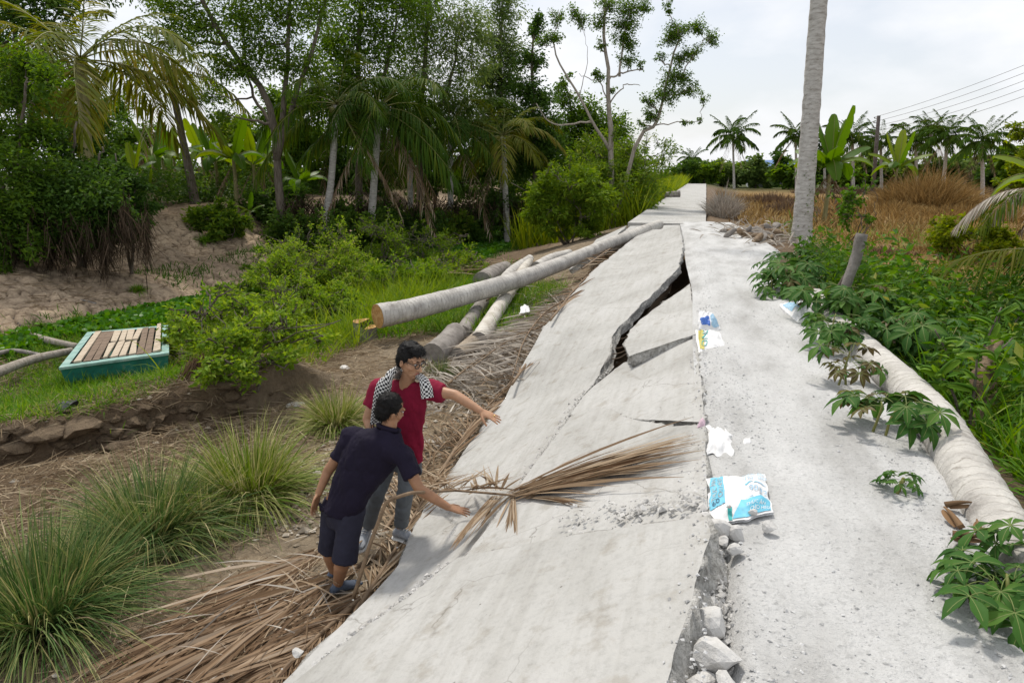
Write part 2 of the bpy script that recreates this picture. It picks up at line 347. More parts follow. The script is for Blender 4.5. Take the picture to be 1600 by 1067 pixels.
def H(x, y, detail=True):
    x = np.asarray(x, float); y = np.asarray(y, float)
    xw = x + np.where((x < -7) & (x > -30), (fbm(y*.16, y*0+3.1, 3)*2.4+fbm(y*.7, x*0, 5)*.5)*sstep(-7, -10, x), 0)
    a = np.interp(xw, KX1, KZ1); b = np.interp(xw, KX1, KZ2); c = np.interp(xw, KX1, KZ3)
    k1 = sstep(9.5, 15, y); k2 = sstep(20.5, 22.5, y)
    zl = (a*(1-k1)+b*k1)*(1-k2)+c*k2
    zr = np.interp(x, RX, RZ1)*(1-k2)+np.interp(x, RX, RZ3)*k2
    pl = sstep(16.5, 18, y)*(1-sstep(20, 22, y))*sstep(4.2, 2.6, x)*sstep(1, 1.4, x); zr = zr*(1-pl)+np.maximum(zr, -.12)*pl
    z = np.where(x < .1, zl, zr)
    if detail:
        z = z+fbm(x*.5, y*.5, 21)*.16*sstep(1.3, 3, x)+fbm(x*.45, y*.45, 31)*.22*sstep(-2.6, -4, x)
        z = z+fbm(x*2.6, y*2.6, 41)*.09*sstep(-2.4, -3, x)
        # scarp where the bank has slumped
        u = (x+8.3)*.6+(y-4.9)*.8; s = (x+8.3)*-.8+(y-4.9)*.6 + fbm(u*.9, u*0, 51, 3)*.8
        m = sstep(-3.5, -2.5, u)*sstep(5.4, 4.4, u)
        z = z+m*(.40*sstep(-.06, .10, s)*(1-sstep(.8, 2.6, s)) - .30*np.exp(-((s+.12)/.14)**2)*(.4+1.2*vnoise(u*1.6, u*0, 61)))
        # cracked mud plates on the canal banks
        mm = sstep(-20.6, -19.8, x)*sstep(-13.6, -14.6, x)*sstep(40, 30, y)
        f1, f2, cid = voro(x/.40+fbm(x*2, y*2, 7)*.5, y/.40+fbm(x*2, y*2, 8)*.5, 71); e = f2-f1
        z = z+mm*(-.10*(1-sstep(.01, .17, e))+(cid-.5)*.06+fbm(x*1.1, y*1.1, 81)*.5)
        m2 = m*sstep(-.9, -.3, s)*sstep(.0, -.2, s)+sstep(1.3, .4, np.hypot(x+6.3, (y-6.7)*1.1))
        f1, f2, cid = voro(x/.22, y/.22, 72); z = z+m2*(-.06*(1-sstep(.02, .2, f2-f1))+(cid-.5)*.06)
    return z
def axis(*seg):
    out = [seg[0]]
    for (end, step) in seg[1:]:
        n = max(1, int(round(abs(end-out[-1])/step))); out += list(np.linspace(out[-1], end, n+1)[1:])
    return np.array(out)
gx = axis(-600, (-200, 200), (-60, 20), (-24, 3), (-21, .4), (-20.4, .12), (-13.6, .05), (-9, .2), (-2.2, .075), (1.2, .16), (6, .14), (30, .6), (100, 6), (600, 100))
gy = axis(-8, (2, .4), (9, .075), (24, .055), (34, .1), (60, .5), (160, 6), (1500, 140))
GX, GY = np.meshgrid(gx, gy); GZ = H(GX, GY)
def grid_faces(ny, nx):
    i, j = np.meshgrid(np.arange(ny-1), np.arange(nx-1), indexing='ij')
    return np.stack([i*nx+j, i*nx+j+1, (i+1)*nx+j+1, (i+1)*nx+j], -1).reshape(-1, 4)
nb = NB().add(np.stack([GX, GY, GZ], -1), grid_faces(len(gy), len(gx)))
me = nb.mesh('ground', M_GROUND)
def lerp3(a, b, f): return a*(1-f[..., None])+np.array(b)*f[..., None]
soil = np.ones(GX.shape+(3,))*np.array([.17, .125, .085])
nz2 = fbm(GX*.35, GY*.35, 91)
f = sstep(-20.8, -19.6, GX)*sstep(-13.4, -14.6, GX); f1_, f2_, cid_ = voro(GX/.40+fbm(GX*2, GY*2, 7)*.5, GY/.40+fbm(GX*2, GY*2, 8)*.5, 71); soil = lerp3(soil, (.50, .395, .29), f*np.clip(.8+1.0*nz2+(cid_-.5)*.3, 0, 1)); soil = lerp3(soil, (.09, .065, .045), f*(1-sstep(.01, .11, f2_-f1_))*.75)  # plate tone varies per cell; crevice shade of the cracks is painted into the colour
f = sstep(-14.2, -13.4, GX)*sstep(-9.0, -9.6, GX); soil = lerp3(soil, (.10, .085, .055), f)
f = sstep(-20.3, -22, GX); soil = lerp3(soil, (.13, .10, .06), f); f = sstep(-24, -28, GX); soil = lerp3(soil, (.06, .08, .03), f)
f = sstep(-6.6, -5.8, GX)*sstep(-1, -2.2, GX); soil = lerp3(soil, (.29, .24, .175), f*np.clip(.7+nz2, 0, 1))
f = sstep(2.4, 4.5, GX); soil = lerp3(soil, (.26, .17, .075), f*np.clip(sstep(10, 15, GY)+.2, 0, 1)); 
f = sstep(2.5, 4, GX)*sstep(.02, .22, fbm(GX*.22, GY*.16, 95))*sstep(16, 20, GY)*sstep(44, 32, GY); soil = lerp3(soil, (.14, .16, .04), f*.9)
f = sstep(70, 110, GY)+sstep(-45, -60, GX); soil = lerp3(soil, (.07, .085, .03), np.clip(f, 0, 1))
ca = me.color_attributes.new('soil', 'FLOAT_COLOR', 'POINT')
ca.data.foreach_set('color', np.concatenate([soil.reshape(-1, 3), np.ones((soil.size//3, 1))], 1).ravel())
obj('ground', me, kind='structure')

# gravel shoulder beside the broken slabs
GLX = np.array([-6, 3.2, 4.5, 6.7, 9.8, 10.5, 13, 18.5, 22, 23.6, 24.2]); GLV = np.array([.07, .115, .10, .03, -.03, -.06, -.2, -.45, -.6, -.7, -.75])
GRX = np.array([-6, 2.4, 3.6, 4.4, 5.7, 8.2, 10.2, 13.5, 16.5, 19.9, 24.2]); GRV = np.array([1.42, 1.44, 1.46, 1.54, 1.52, 1.45, 1.36, 1.3, 1.7, 1.4, 1.0])
def gravel_z(x, y):
    xl = np.interp(y, GLX, GLV); xr = np.interp(y, GRX, GRV)+fbm(y*.8, y*0, 13)*.12
    z = fbm(x*1.7, y*.6, 3)*.05+fbm(x*9, y*9, 4)*.022-.02*np.cos((x-.6)*6)*.6
    dl = x-xl; near = sstep(3.2, 2.9, y)
    z = z-(.03+.15*near)*sstep(.16, -.02, dl)-.13*sstep(-.12, .08, x-xr)
    return z+.05*sstep(2.9, 2.0, y)*0
ty = np.concatenate([np.linspace(-6, 1.5, 60)[:-1], np.linspace(1.5, 8, 200)[:-1], np.linspace(8, 24.2, 220)]); tu = np.linspace(0, 1, 44)
TY, TU = np.meshgrid(ty, tu, indexing='ij')
XL = np.interp(TY, GLX, GLV)-.05; XR = np.interp(TY, GRX, GRV)+.1
TX = XL+(XR-XL)*TU; TZ = gravel_z(TX, TY)
obj('gravel_path', NB().add(np.stack([TX, TY, TZ], -1), grid_faces(len(ty), 44)).mesh('gravel_path', M_GRAVEL), kind='structure')
g = np.random.default_rng(5)
n = 11000; py = 1.6+(g.random(n)**1.9)*14; xl = np.interp(py, GLX, GLV); xr = np.interp(py, GRX, GRV); e = g.random(n); e = np.where(g.random(n) < .35, e*.25, np.where(g.random(n) < .35, 1-e*.3, e)); px = xl+(xr-xl)*e
keep = vnoise(px*2.4, py*1.1, 77)+g.random(n)*.5 > .74; px, py = px[keep], py[keep]; n = len(px)
r = .004+.008*g.random(n)**3; P = np.stack([px, py, gravel_z(px, py)+r*.15], -1)
obj('loose_gravel', NB().add(*pebbles(P, r, g)).mesh('loose_gravel', M_PEB, False), kind='stuff')

# intact concrete road beyond the slump
def road_panel(nb, y0, y1, x0, x1, z0, z1, th=.17):
    V = []
    for (x, y, z) in ((x0, y0, z0), (x1, y0, z0), (x1, y1, z1), (x0, y1, z1)): V.append((x, y, z))
    b = [(x, y, z-th) for x, y, z in V]; nb.add(V+b, [[0, 1, 2, 3], [0, 4, 5, 1], [1, 5, 6, 2], [2, 6, 7, 3], [3, 7, 4, 0]])
road = meta(obj('concrete_road', (lambda q: q.mesh('concrete_road', M_AGG, False))(NB().add([(-2.4, 23.4, -.17), (.05, 23.4, -.17), (.05, 95, -.17), (-2.4, 95, -.17)], [[0, 1, 2, 3]])), kind='structure'))
y = 23.3; k = 0
while y < 92:
    L = 4.0 if y < 75 else 25.0
    nb = NB(); zz = .012*math.sin(k*1.7) if k < 3 else 0; road_panel(nb, y, y+L-.03, -2.42, .09+.01*math.sin(k*2.3), zz-.01, zz+.008)
    obj('slab', nb.mesh('road_slab', M_CONC, False), road); y += L; k += 1

# ------------------------------------------------------------------ broken slabs
def resample(pts, n, jit=0, seed=0):
    P = np.asarray(pts, float); d = np.concatenate([[0], np.cumsum(np.linalg.norm(np.diff(P, axis=0), axis=1))]); u = np.linspace(0, d[-1], n)
    Q = np.stack([np.interp(u, d, P[:, k]) for k in range(3)], -1)
    if jit:
        q = fbm(u*3.1, u*0+seed*7.3, seed, 5); T = unit(np.gradient(Q, axis=0)); N = unit(np.cross(T, [0, 0, 1.]))
        env = np.minimum(1, np.minimum(np.arange(n), np.arange(n)[::-1])/3.); Q = Q+N*(q*jit*env)[:, None]
    return Q
def slab(name, A, B, label, th=.16, n=90, m=14, bulge=0, jitA=0, jitB=0, seed=1, right_skew=0, group='broken concrete slabs'):
    """ruled sheet between edge A (upper) and edge B (lower), with rough broken sides"""
    A = resample(A, n, jitA, seed); B = resample(B, n, jitB, seed+3); t = np.linspace(0, 1, m)[None, :, None]
    S = A[:, None]*(1-t)+B[:, None]*t
    S[..., 2] += bulge*np.sin(PI*t[..., 0])+fbm(S[..., 0]*1.2, S[..., 1]*.8, seed)*.03+fbm(S[..., 0]*7, S[..., 1]*7, seed+2)*.008
    c = S.reshape(-1, 3).mean(0); S0 = S-c
    du = np.gradient(S, axis=0); dv = np.gradient(S, axis=1); N = unit(np.cross(du, dv)); N = np.where(N[..., 2:] < 0, -N, N)
    nb = NB(); base = nb.n; nb.add(S0, grid_faces(n, m), 0)
    ring = [(i, 0) for i in range(n)]+[(n-1, j) for j in range(1, m)]+[(i, m-1) for i in range(n-2, -1, -1)]+[(0, j) for j in range(m-2, 0, -1)]
    R = np.array([S0[i, j] for i, j in ring]); NN = np.array([N[i, j] for i, j in ring]); k = len(ring)
    ctr = R.mean(0); out = np.roll(R, -1, 0)-np.roll(R, 1, 0); out = unit(np.cross(out, NN)); sg = np.sign(((R-ctr)*out).sum(1).mean()); out = out*sg
    g = np.random.default_rng(seed); rows = [R]
    for q in (.03, .3, .65, 1.0):
        j = g.normal(0, .014, (k, 1)); j = j+.5*np.roll(j, 1, 0); rows.append(R-NN*th*q*(1+g.normal(0, .03, (k, 1)))+out*(j+(right_skew*q if q < 2 else 0)+ (.006 if q < .1 else 0)))
    W = np.array(rows); i, j = np.meshgrid(np.arange(len(rows)-1), np.arange(k), indexing='ij'); j2 = (j+1) % k
    nb.add(W, np.stack([i*k+j, i*k+j2, (i+1)*k+j2, (i+1)*k+j], -1).reshape(-1, 4), 1)
    nb.add(S0-N*th*.97, grid_faces(n, m)[:, ::-1], 1)
    me = nb.mesh(name, [M_CONC, M_AGG]); 
    o = single(name, me, label, 'slab', c, group); o['kind'] = 'thing'; return o, S
crack = [atY(1062, 352, 19.2), atY(1067, 385, 15.5), atY(1060, 418, 12.6), atY(1026, 453, 11.0), atY(990, 486, 9.9), atY(960, 520, 8.9), atY(946, 562, 7.8)]
crack += [gp(x, y, .56, .05) for x, y in [(933, 593), (914, 616), (900, 648), (878, 692), (852, 728), (822, 770), (774, 820), (724, 880), (668, 932)]]
lowcrack = [gp(x, y, .56, .05) for x, y in [(582, 1000), (492, 1078), (420, 1136), (262, 1272)]]
toe = [atX(1008, 358, -1.7), atX(930, 420, -2.2), atX(850, 510, -2.3), atX(790, 620, -2.33)]
toe += [gp(x, y, .56, .05) for x, y in [(745, 680), (700, 740), (660, 800), (622, 885), (560, 950), (440, 1067), (330, 1165), (150, 1330)]]
SLAB_L, S_L = slab('concrete_slab', crack+lowcrack, toe, 'long concrete slab tilted down towards the two men, its broken edge raised', th=.12, n=170, m=16, bulge=-.05, jitA=.08, jitB=.05, seed=2)
# wedge beside the open gap
B_top = [gp(x, y, .3, .03) for x, y in [(1078, 443), (1082, 480), (1087, 522)]]
B_bot = [gp(x, y, .3, .03) for x, y in [(1049, 464), (1010, 491), (985, 513), (976, 540), (983, 556)]]
slab('concrete_slab', B_top, B_bot, 'small wedge of concrete slab between the open gap and the gravel', th=.13, n=40, m=12, jitA=.04, jitB=.06, seed=5)
# upper middle piece and lower middle piece
C_top = [gp(x, y, .5, .03) for x, y in [(1087, 528), (1094, 590), (1101, 660)]]
C_bot = [gp(x, y, .5, .03) for x, y in [(975, 566), (950, 585), (914, 616), (892, 647)]]
slab('concrete_slab', C_top, C_bot, 'tilted concrete slab between the wedge piece and the jagged crossways crack', th=.13, n=50, m=16, jitA=.04, jitB=.05, seed=8)
crossu = [gp(x, y, .5, .03) for x, y in [(1101, 664), (1050, 667), (1000, 658), (975, 652), (958, 641), (945, 636), (915, 640), (893, 650)]]
rub = [gp(x, y, .5, .045) for x, y in [(1103, 796), (1040, 806), (960, 822), (870, 830), (800, 842), (745, 868), (715, 866)]]
D_A = [gp(x, y, .5, .03) for x, y in [(1102, 666), (1103, 730), (1104, 800)]]
D_B = [gp(x, y, .5, .03) for x, y in [(893, 651), (866, 692), (838, 728), (806, 768), (758, 816), (716, 860)]]
def slab_quad(name, TOP, BOT, LEFT, RIGHT, label, **kw): pass
slab('concrete_slab', crossu, [gp(x, y, .5, .035) for x, y in [(1106, 815), (1060, 822), (1000, 834), (930, 845), (870, 849), (820, 856), (770, 866), (718, 882)]],
     'concrete slab lying under the dry palm frond', th=.13, n=80, m=20, jitA=.035, jitB=.03, seed=9)
# near slab at the bottom of the picture
E_A = [gp(x, y, .5, .10) for x, y in [(1104, 806), (1106, 830), (1100, 852), (1090, 885), (1064, 975), (1040, 1067)]]+[(-.02, 1.2, .06), (-.03, .3, .04), (0, -2, .0)]
E_B = [gp(x, y, .5, .06) for x, y in [(716, 872), (692, 888), (640, 930), (590, 968)]]+[gp(x, y, .5, .06) for x, y in [(540, 1003), (470, 1056), (400, 1112)]]+[(-2.1, 1.6, -1.05), (-2.2, -.5, -1.1), (-2.2, -2, -1.1)]
SLAB_E, S_E = slab('concrete_slab', E_A, E_B, 'big near concrete slab with a thick broken edge along the trench of rubble', th=.20, n=130, m=26, bulge=.02, jitA=.05, jitB=.06, seed=12, right_skew=.0)
# far tilted pieces by the end of the fallen log
F_A = [atY(1040, 348, 22.9), atY(1000, 352, 22.9)]; F_A = [np.array([-.7, 22.9, -.02]), np.array([-1.3, 20.2, -.05])]
F_B = [np.array([-2.3, 23.0, -.10]), np.array([-2.6, 19.6, -.45])]
slab('concrete_slab', F_A, F_B, 'far tilted slab between the fallen log and the intact road', th=.15, n=30, m=14, jitA=.05, jitB=.05, seed=15)
slab('concrete_slab', [np.array([-2.45, 23.1, -.1]), np.array([-2.7, 19.5, -.5])], [np.array([-3.4, 22.9, -.55]), np.array([-3.5, 18.6, -1.0])], 'low leaning slab at the foot of the big green bush', th=.15, n=24, m=10, jitA=.05, jitB=.05, seed=16)
# ------------------------------------------------------------------ plant materials
M_BARK_PALM = nmat('coconut_bark', [(.3, (.30, .28, .25)), (.5, (.46, .44, .41)), (.7, (.60, .58, .55))], 5, .9, [(30, .01)], stretch=(1, 1, 3))
M_BARK_DARK = nmat('dark_bark', [(.3, (.07, .055, .04)), (.6, (.19, .16, .13))], 6, .95, [(25, .02)], stretch=(3, 3, .6))
M_BARK_PALE = nmat('pale_bark', [(.3, (.20, .17, .13)), (.6, (.38, .34, .29))], 6, .95, [(25, .015)], stretch=(3, 3, .6))
M_FROND = leafmat('palm_leaf', [(0, (.022, .048, .010)), (.55, (.048, .090, .016)), (.9, (.11, .135, .024)), (1, (.18, .15, .035))], .3, .55, .2, .45)
M_FROND_Y = leafmat('yellowing_palm_leaf', [(0, (.06, .095, .02)), (.5, (.13, .15, .03)), (1, (.26, .21, .05))], .4, .55, .25, .4)
M_DRY = leafmat('dry_palm_leaf', [(0, (.13, .085, .05)), (.35, (.24, .165, .10)), (.7, (.36, .275, .185)), (1, (.50, .42, .32))], .15, .65, .25, .15)
M_DRYB = leafmat('brown_dry_palm_leaf', [(0, (.09, .055, .032)), (.45, (.20, .128, .072)), (.8, (.34, .245, .16)), (1, (.48, .40, .31))], .15, .6, .3, .15)
M_DRYG = leafmat('grey_dry_palm_leaf', [(0, (.20, .17, .14)), (.5, (.36, .32, .27)), (1, (.52, .48, .42))], .15, .7, .2, .15)
M_RACH = nmat('frond_stalk', [(.3, (.12, .08, .05)), (.7, (.30, .21, .13))], 12, .7)
M_RACHG = nmat('green_frond_stalk', [(.3, (.14, .16, .04)), (.7, (.24, .22, .07))], 8, .6)
M_ACA = leafmat('acacia_leaf', [(0, (.045, .09, .018)), (.5, (.095, .165, .032)), (.85, (.16, .225, .045)), (1, (.25, .26, .07))], .45, .5, .35, .35)
M_DARKL = leafmat('dark_leaf', [(0, (.028, .062, .015)), (.6, (.063, .118, .028)), (1, (.12, .18, .04))], .38, .5, .35, .4)
M_GREYL = leafmat('grey_green_leaf', [(0, (.058, .10, .032)), (.6, (.115, .17, .056)), (1, (.19, .235, .08))], .42, .5, .35, .3)
M_BAM = leafmat('bright_leaf', [(0, (.075, .14, .022)), (.5, (.15, .225, .04)), (.9, (.24, .30, .06)), (1, (.34, .31, .08))], .4, .5, .35, .3)
M_SCRUB = leafmat('scrub_leaf', [(0, (.085, .155, .028)), (.5, (.165, .255, .05)), (.85, (.25, .33, .075)), (1, (.36, .36, .11))], .45, .5, .3, .25)
M_YEL = leafmat('yellow_green_leaf', [(0, (.09, .15, .02)), (.6, (.19, .24, .035)), (1, (.32, .31, .05))], .4, .5, .35, .3)
M_GRASS = leafmat('grass_blade', [(0, (.05, .12, .018)), (.5, (.105, .215, .032)), (.85, (.18, .27, .05)), (1, (.33, .30, .11))], .35, .5, .3, .1)
M_GRASSD = leafmat('dark_grass', [(0, (.03, .075, .015)), (.6, (.06, .13, .026)), (1, (.11, .17, .04))], .3, .5, .3, .1)
M_TUFT = leafmat('tuft_grass', [(0, (.035, .085, .02)), (.4, (.09, .145, .055)), (.7, (.19, .22, .09)), (.85, (.32, .30, .12)), (1, (.5, .43, .26))], .25, .5, .35, .12)
M_TUFTY = leafmat('yellowed_tuft_grass', [(0, (.06, .12, .022)), (.35, (.15, .21, .045)), (.65, (.30, .31, .10)), (1, (.52, .45, .25))], .25, .5, .35, .12)
M_STRAW = leafmat('straw', [(0, (.14, .10, .06)), (.5, (.27, .205, .13)), (1, (.44, .36, .25))], .15, .8, .15, .1)
M_DRYFIELD = leafmat('dry_field_grass', [(0, (.13, .085, .035)), (.5, (.26, .175, .065)), (1, (.42, .31, .14))], .25, .8, .15, .1)
M_BRUSH = leafmat('brown_brush', [(0, (.07, .045, .03)), (.5, (.16, .11, .07)), (1, (.30, .22, .14))], .15, .85, .1, .1)
M_CASS = leafmat('cassava_leaf', [(0, (.03, .075, .022)), (.6, (.058, .125, .034)), (1, (.11, .19, .05))], .25, .5, .22, .5)
M_CASSR = leafmat('bronze_cassava_leaf', [(0, (.07, .055, .018)), (.6, (.11, .085, .025)), (1, (.12, .13, .03))], .3, .4, .45, .8)
M_WEED = leafmat('weed_leaf', [(0, (.03, .075, .013)), (.5, (.068, .15, .025)), (.9, (.14, .235, .042)), (1, (.3, .28, .07))], .32, .45, .3, .15)
M_HYA = leafmat('hyacinth_leaf', [(0, (.035, .10, .015)), (.5, (.07, .18, .026)), (1, (.14, .26, .04))], .3, .35, .5, .15)
M_BAN = leafmat('banana_leaf', [(0, (.05, .11, .018)), (.5, (.09, .165, .027)), (1, (.18, .24, .045))], .42, .38, .45, .9)
M_BAND = nmat('dry_banana_leaf', [(.3, (.11, .07, .04)), (.7, (.30, .22, .14))], 9, .8, [(20, .02)], stretch=(1, 1, 4))
M_BANST = nmat('banana_stem', [(.3, (.16, .15, .06)), (.6, (.33, .30, .14))], 4, .6, stretch=(3, 3, .5))

# ------------------------------------------------------------------ coconut palms
def frond_mesh(name, L, rise, sag, nleaf=44, ll=.75, mats=None, seed=0, hang=.45, w=.035, seg=3, sweep=.55, kr=5, bare=.16, side_only=0):
    """a palm frond from the origin along +X; mats = (leaflet, stalk)"""
    g = np.random.default_rng(seed); t = np.linspace(0, 1, 14)
    P = np.stack([L*t*(1-.12*t*t*sag), .12*L*math.sin(seed)*t*t, L*(rise*t-sag*t**2.2)], -1)
    nb = NB(); add_tube(nb, P, .028*(1-.85*t)*(L/4), kr, 1)
    T = unit(np.gradient(P, axis=0)); u = np.repeat(np.linspace(bare, .99, nleaf), 2); sd = np.tile([1., -1.], nleaf)
    if side_only: sd = np.where(g.random(len(sd)) < .8, side_only, sd)
    u = np.clip(u+g.normal(0, .006, len(u)), 0, .995)
    p0 = np.stack([np.interp(u, t, P[:, k]) for k in range(3)], -1); tt = unit(np.stack([np.interp(u, t, T[:, k]) for k in range(3)], -1))
    lat = unit(np.cross([0, 0, 1.], tt))*sd[:, None]; sw = (.35+sweep*u+g.normal(0, .08, len(u)))[:, None]
    d = tt*sw+lat*np.sqrt(np.maximum(0, 1-np.minimum(sw, .95)**2))+np.array([0, 0, .12]); d = d+g.normal(0, .05, d.shape)
    l = ll*(np.sin(PI*np.clip(.12+.86*u, 0, 1))**.6*.85+.15)*g.uniform(.85, 1.1, len(u))
    V, F = blades(p0, d, l, w, hang*g.uniform(.7, 1.35, len(u)), seg, 'leaf', .6, g); nb.add(V, F, 0)
    return nb.mesh(name, list(mats))
def trunk_mesh(name, path, r0, r1, m, k=10, rings=0, swell=1.35):
    n = max(14, rings); P = smooth_path(path, n); t = np.linspace(0, 1, n)
    r = r0+(r1-r0)*t; r = r*(1+(swell-1)*np.exp(-t*14))
    if rings: r = r*(1+.028*np.sign(np.sin(np.arange(n)*PI*.667))+.012*np.random.default_rng(3).normal(0, 1, n))
    nb = NB(); add_tube(nb, P, r, k, rough=.02, seed=5); me = nb.mesh(name, m); me.attributes.new('along', 'FLOAT', 'POINT').data.foreach_set('value', np.concatenate([np.repeat(np.concatenate([[0], np.cumsum(np.linalg.norm(np.diff(P, axis=0), axis=1))]), k), [0, 0]])); return me
M_FARP = leafmat('far_palm_leaf', [(0, (.03, .06, .014)), (.7, (.065, .11, .025)), (1, (.12, .14, .035))], .25, .8, .05, .4)
FROND_CACHE = {}
def palm_fronds(kind):
    if kind not in FROND_CACHE:
        mats = (M_FROND_Y, M_RACHG) if kind == 'yellow' else ((M_FROND, M_RACHG) if kind == 'near' else (M_FARP, M_FARP))
        big = kind != 'far'; nl, sg = (46, 3) if big else (34, 2)
        prof = [(1.15, .62), (.85, .75), (.5, .8), (.12, .62), (-.2, .45)] if big else [(1.35, .35), (1.1, .6), (.75, .75), (.35, .7), (-.05, .5)]
        FROND_CACHE[kind] = [frond_mesh('palm_frond', 4.2, r, s, nl, 1.0, mats, seed=10+i, hang=(.38 if kind == 'yellow' else .55)+.12*i, w=(.075 if kind == 'yellow' else .06) if big else .2, seg=sg, kr=4) for i, (r, s) in enumerate(prof)]
        FROND_CACHE[kind].append(frond_mesh('dead_palm_frond', 3.4, -1.2, .5, 30, .8, (M_DRY, M_RACH), seed=31, hang=.9, w=.05, seg=2, kr=4))
    return FROND_CACHE[kind]
def palm(label, base, crown, r=(.17, .12), kind='near', n=17, scale=1, dead=2, seed=0, group='coconut palms', bend=0, mtrunk=None, nuts=4):
    base = np.array(base, float); c = np.array(crown, float)-base; g = random.Random(seed)
    t = root('coconut_palm', label, 'palm tree', base, group)
    mid = c*.5+np.array([bend, 0, 0]); far = kind == 'far'
    obj('trunk', trunk_mesh('palm_trunk', [(0, 0, -.3), mid*.5+c*.02, mid, c], r[0], r[1], mtrunk or M_BARK_PALM, 6 if far else 10, 0 if far else 60), t)
    fm = palm_fronds(kind)
    for i in range(n):
        q = i/n; k = min(4 if kind != 'yellow' else 3, int(q*5)); a = i*2.399+g.uniform(-.25, .25)+seed
        obj('frond', fm[k], t, c+np.array([0, 0, .1*(1-q)]), (g.uniform(-.15, .15), g.uniform(-.12, .12), a), scale*g.uniform(.85, 1.1)*(.75 if k == 0 else 1))
    for i in range(dead): obj('dead_frond', fm[5], t, c-np.array([0, 0, .1]), (0, 0, g.uniform(0, 6.28)), scale*g.uniform(.7, 1))
    if nuts and not far:
        nb = NB()
        V, F = ico(); me = NB().add(V*np.array([.11, .11, .14]), F).mesh('coconut', M_RACHG)
        for i in range(nuts): a = g.uniform(0, 6.28); obj('coconut', me, t, c+np.array([.22*math.cos(a), .22*math.sin(a), -.2-.1*g.random()]))
    return t

# ------------------------------------------------------------------ broadleaf trees
LEAF_S, LEAF_N = 1.5, 1.5
def limb(path, r0, r1, n, wob, g):
    P = smooth_path(path, n); t = np.linspace(0, 1, n); P[1:-1] += g.normal(0, wob, (n-2, 3)); return P, r0+(r1-r0)*t
def tree(label, base, forks, clumps, leaf=.12, aspect=.35, nleaf=7000, lm=None, bark=None, seed=0, name='tree', droop=.3, group='trees on the far bank', twig=.5, r0=.14, cat='tree', spread=1.22):
    """forks: list of trunk paths (relative to base); clumps: (centre relative to base, radius) lists; leaves sit on twigs inside the clumps"""
    g = np.random.default_rng(seed); base = np.array(base, float); t = root(name, label, cat, base, group)
    nb = NB(); nodes = []; leaf = leaf*LEAF_S; nleaf = int(nleaf*LEAF_N); aspect = min(.6, aspect*1.2)
    for f in forks:
        rr = f[1]; n = 12; P, R = limb(f[0], rr, rr*.35, n, .03, g); R[0] *= 1.25; add_tube(nb, P, R, 7); nodes += [(P[i], R[i]) for i in range(n//3, n)]
    NP = np.array([q[0] for q in nodes]); NR = np.array([q[1] for q in nodes])
    L = []; S = []; O = []
    vol = np.array([float(np.mean(c[1]))**2 for c in clumps]); vol = vol/vol.sum()
    for (c, r), v in zip(clumps, vol):
        c = np.array(c, float); r = np.array([r, r, r*.85])*spread if not hasattr(r, '__len__') else np.array(r, float)
        d = np.linalg.norm(NP-c, axis=1)+np.maximum(0, NP[:, 2]-c[2])*1.5; i = int(d.argmin())
        P, R = limb([NP[i], NP[i]*.5+c*.5+np.array([0, 0, -.1])*r[0], c], min(NR[i]*.7, .07), .016, 8, .05, g); add_tube(nb, P, R, 5, cap=False)
        nt = max(4, int(nleaf*v/45))
        for k in range(nt):     # twigs
            u = unit(g.normal(0, 1, 3)); e = c+u*r*(g.random()**.45); s = P[g.integers(3, 8)]
            Q, R2 = limb([s, (s+e)/2+g.normal(0, .06, 3)*r[0], e], .012, .004, 5, .02, g)
            if g.random() < twig: add_tube(nb, Q, R2, 3, cap=False)
            m = max(3, int(nleaf*v/nt)); tt = .35+.8*g.random(m); pos = s+(e-s)*np.minimum(tt, 1)[:, None]+g.normal(0, 1, (m, 3))*r*.17
            L.append(pos); S.append(leaf*g.uniform(.65, 1.2, m)); O.append(np.repeat(unit(e-c)[None], m, 0))
    obj('trunk', nb.mesh('trunk', bark or M_BARK_DARK), t)
    V, F = leaves(np.concatenate(L), np.concatenate(S), aspect, droop, g, out=np.concatenate(O), outw=.4)
    obj('crown', NB().add(V, F).mesh('crown', lm or M_ACA, False), t, kind='stuff')
    return t
def ell(c, R, n, r, g):
    """clump centres spread over an ellipsoid"""
    out = []
    for k in range(n):
        u = unit(g.normal(0, 1, 3))*(g.random()**.4); out.append((np.array(c)+u*np.array(R), r*g.uniform(.7, 1.25)))
    return out
def bush(label, base, R, n, leaf=.09, aspect=.4, nleaf=3000, lm=None, seed=0, name='bush', group='bushes on the banks', droop=.2, stems=5, bark=None, cat='bush', low=.15, cr=.36):
    g = np.random.default_rng(seed); cl = []
    for k in range(n):
        u = unit(g.normal(0, 1, 3))*(g.random()**.35); cl.append((np.array([u[0]*R[0], u[1]*R[1], R[2]*(.55+.5*u[2])+low]), cr*min(R[0], R[2])*g.uniform(.6, 1.4)))
    for k in range(n//3+2):
        a = g.uniform(0, 6.28); q_ = g.uniform(.2, .95); cl.append((np.array([math.cos(a)*q_*R[0], math.sin(a)*q_*R[1], R[2]*g.uniform(.85, 1.3)*(1.1-.35*q_)+low]), np.array([.5, .5, 1.5])*.45*cr*min(R[0], R[2])))
    forks = [([(g.normal(0, .08), g.normal(0, .08), -.2), (g.normal(0, .3)*R[0], g.normal(0, .3)*R[1], R[2]*.45), (g.normal(0, .5)*R[0], g.normal(0, .4)*R[1], R[2]*.9)], .012+.006*R[2]) for k in range(stems)]
    return tree(label, base, forks, cl, leaf, aspect, nleaf, lm or M_BAM, bark or M_BARK_DARK, seed, name, droop, group, .6, cat=cat)

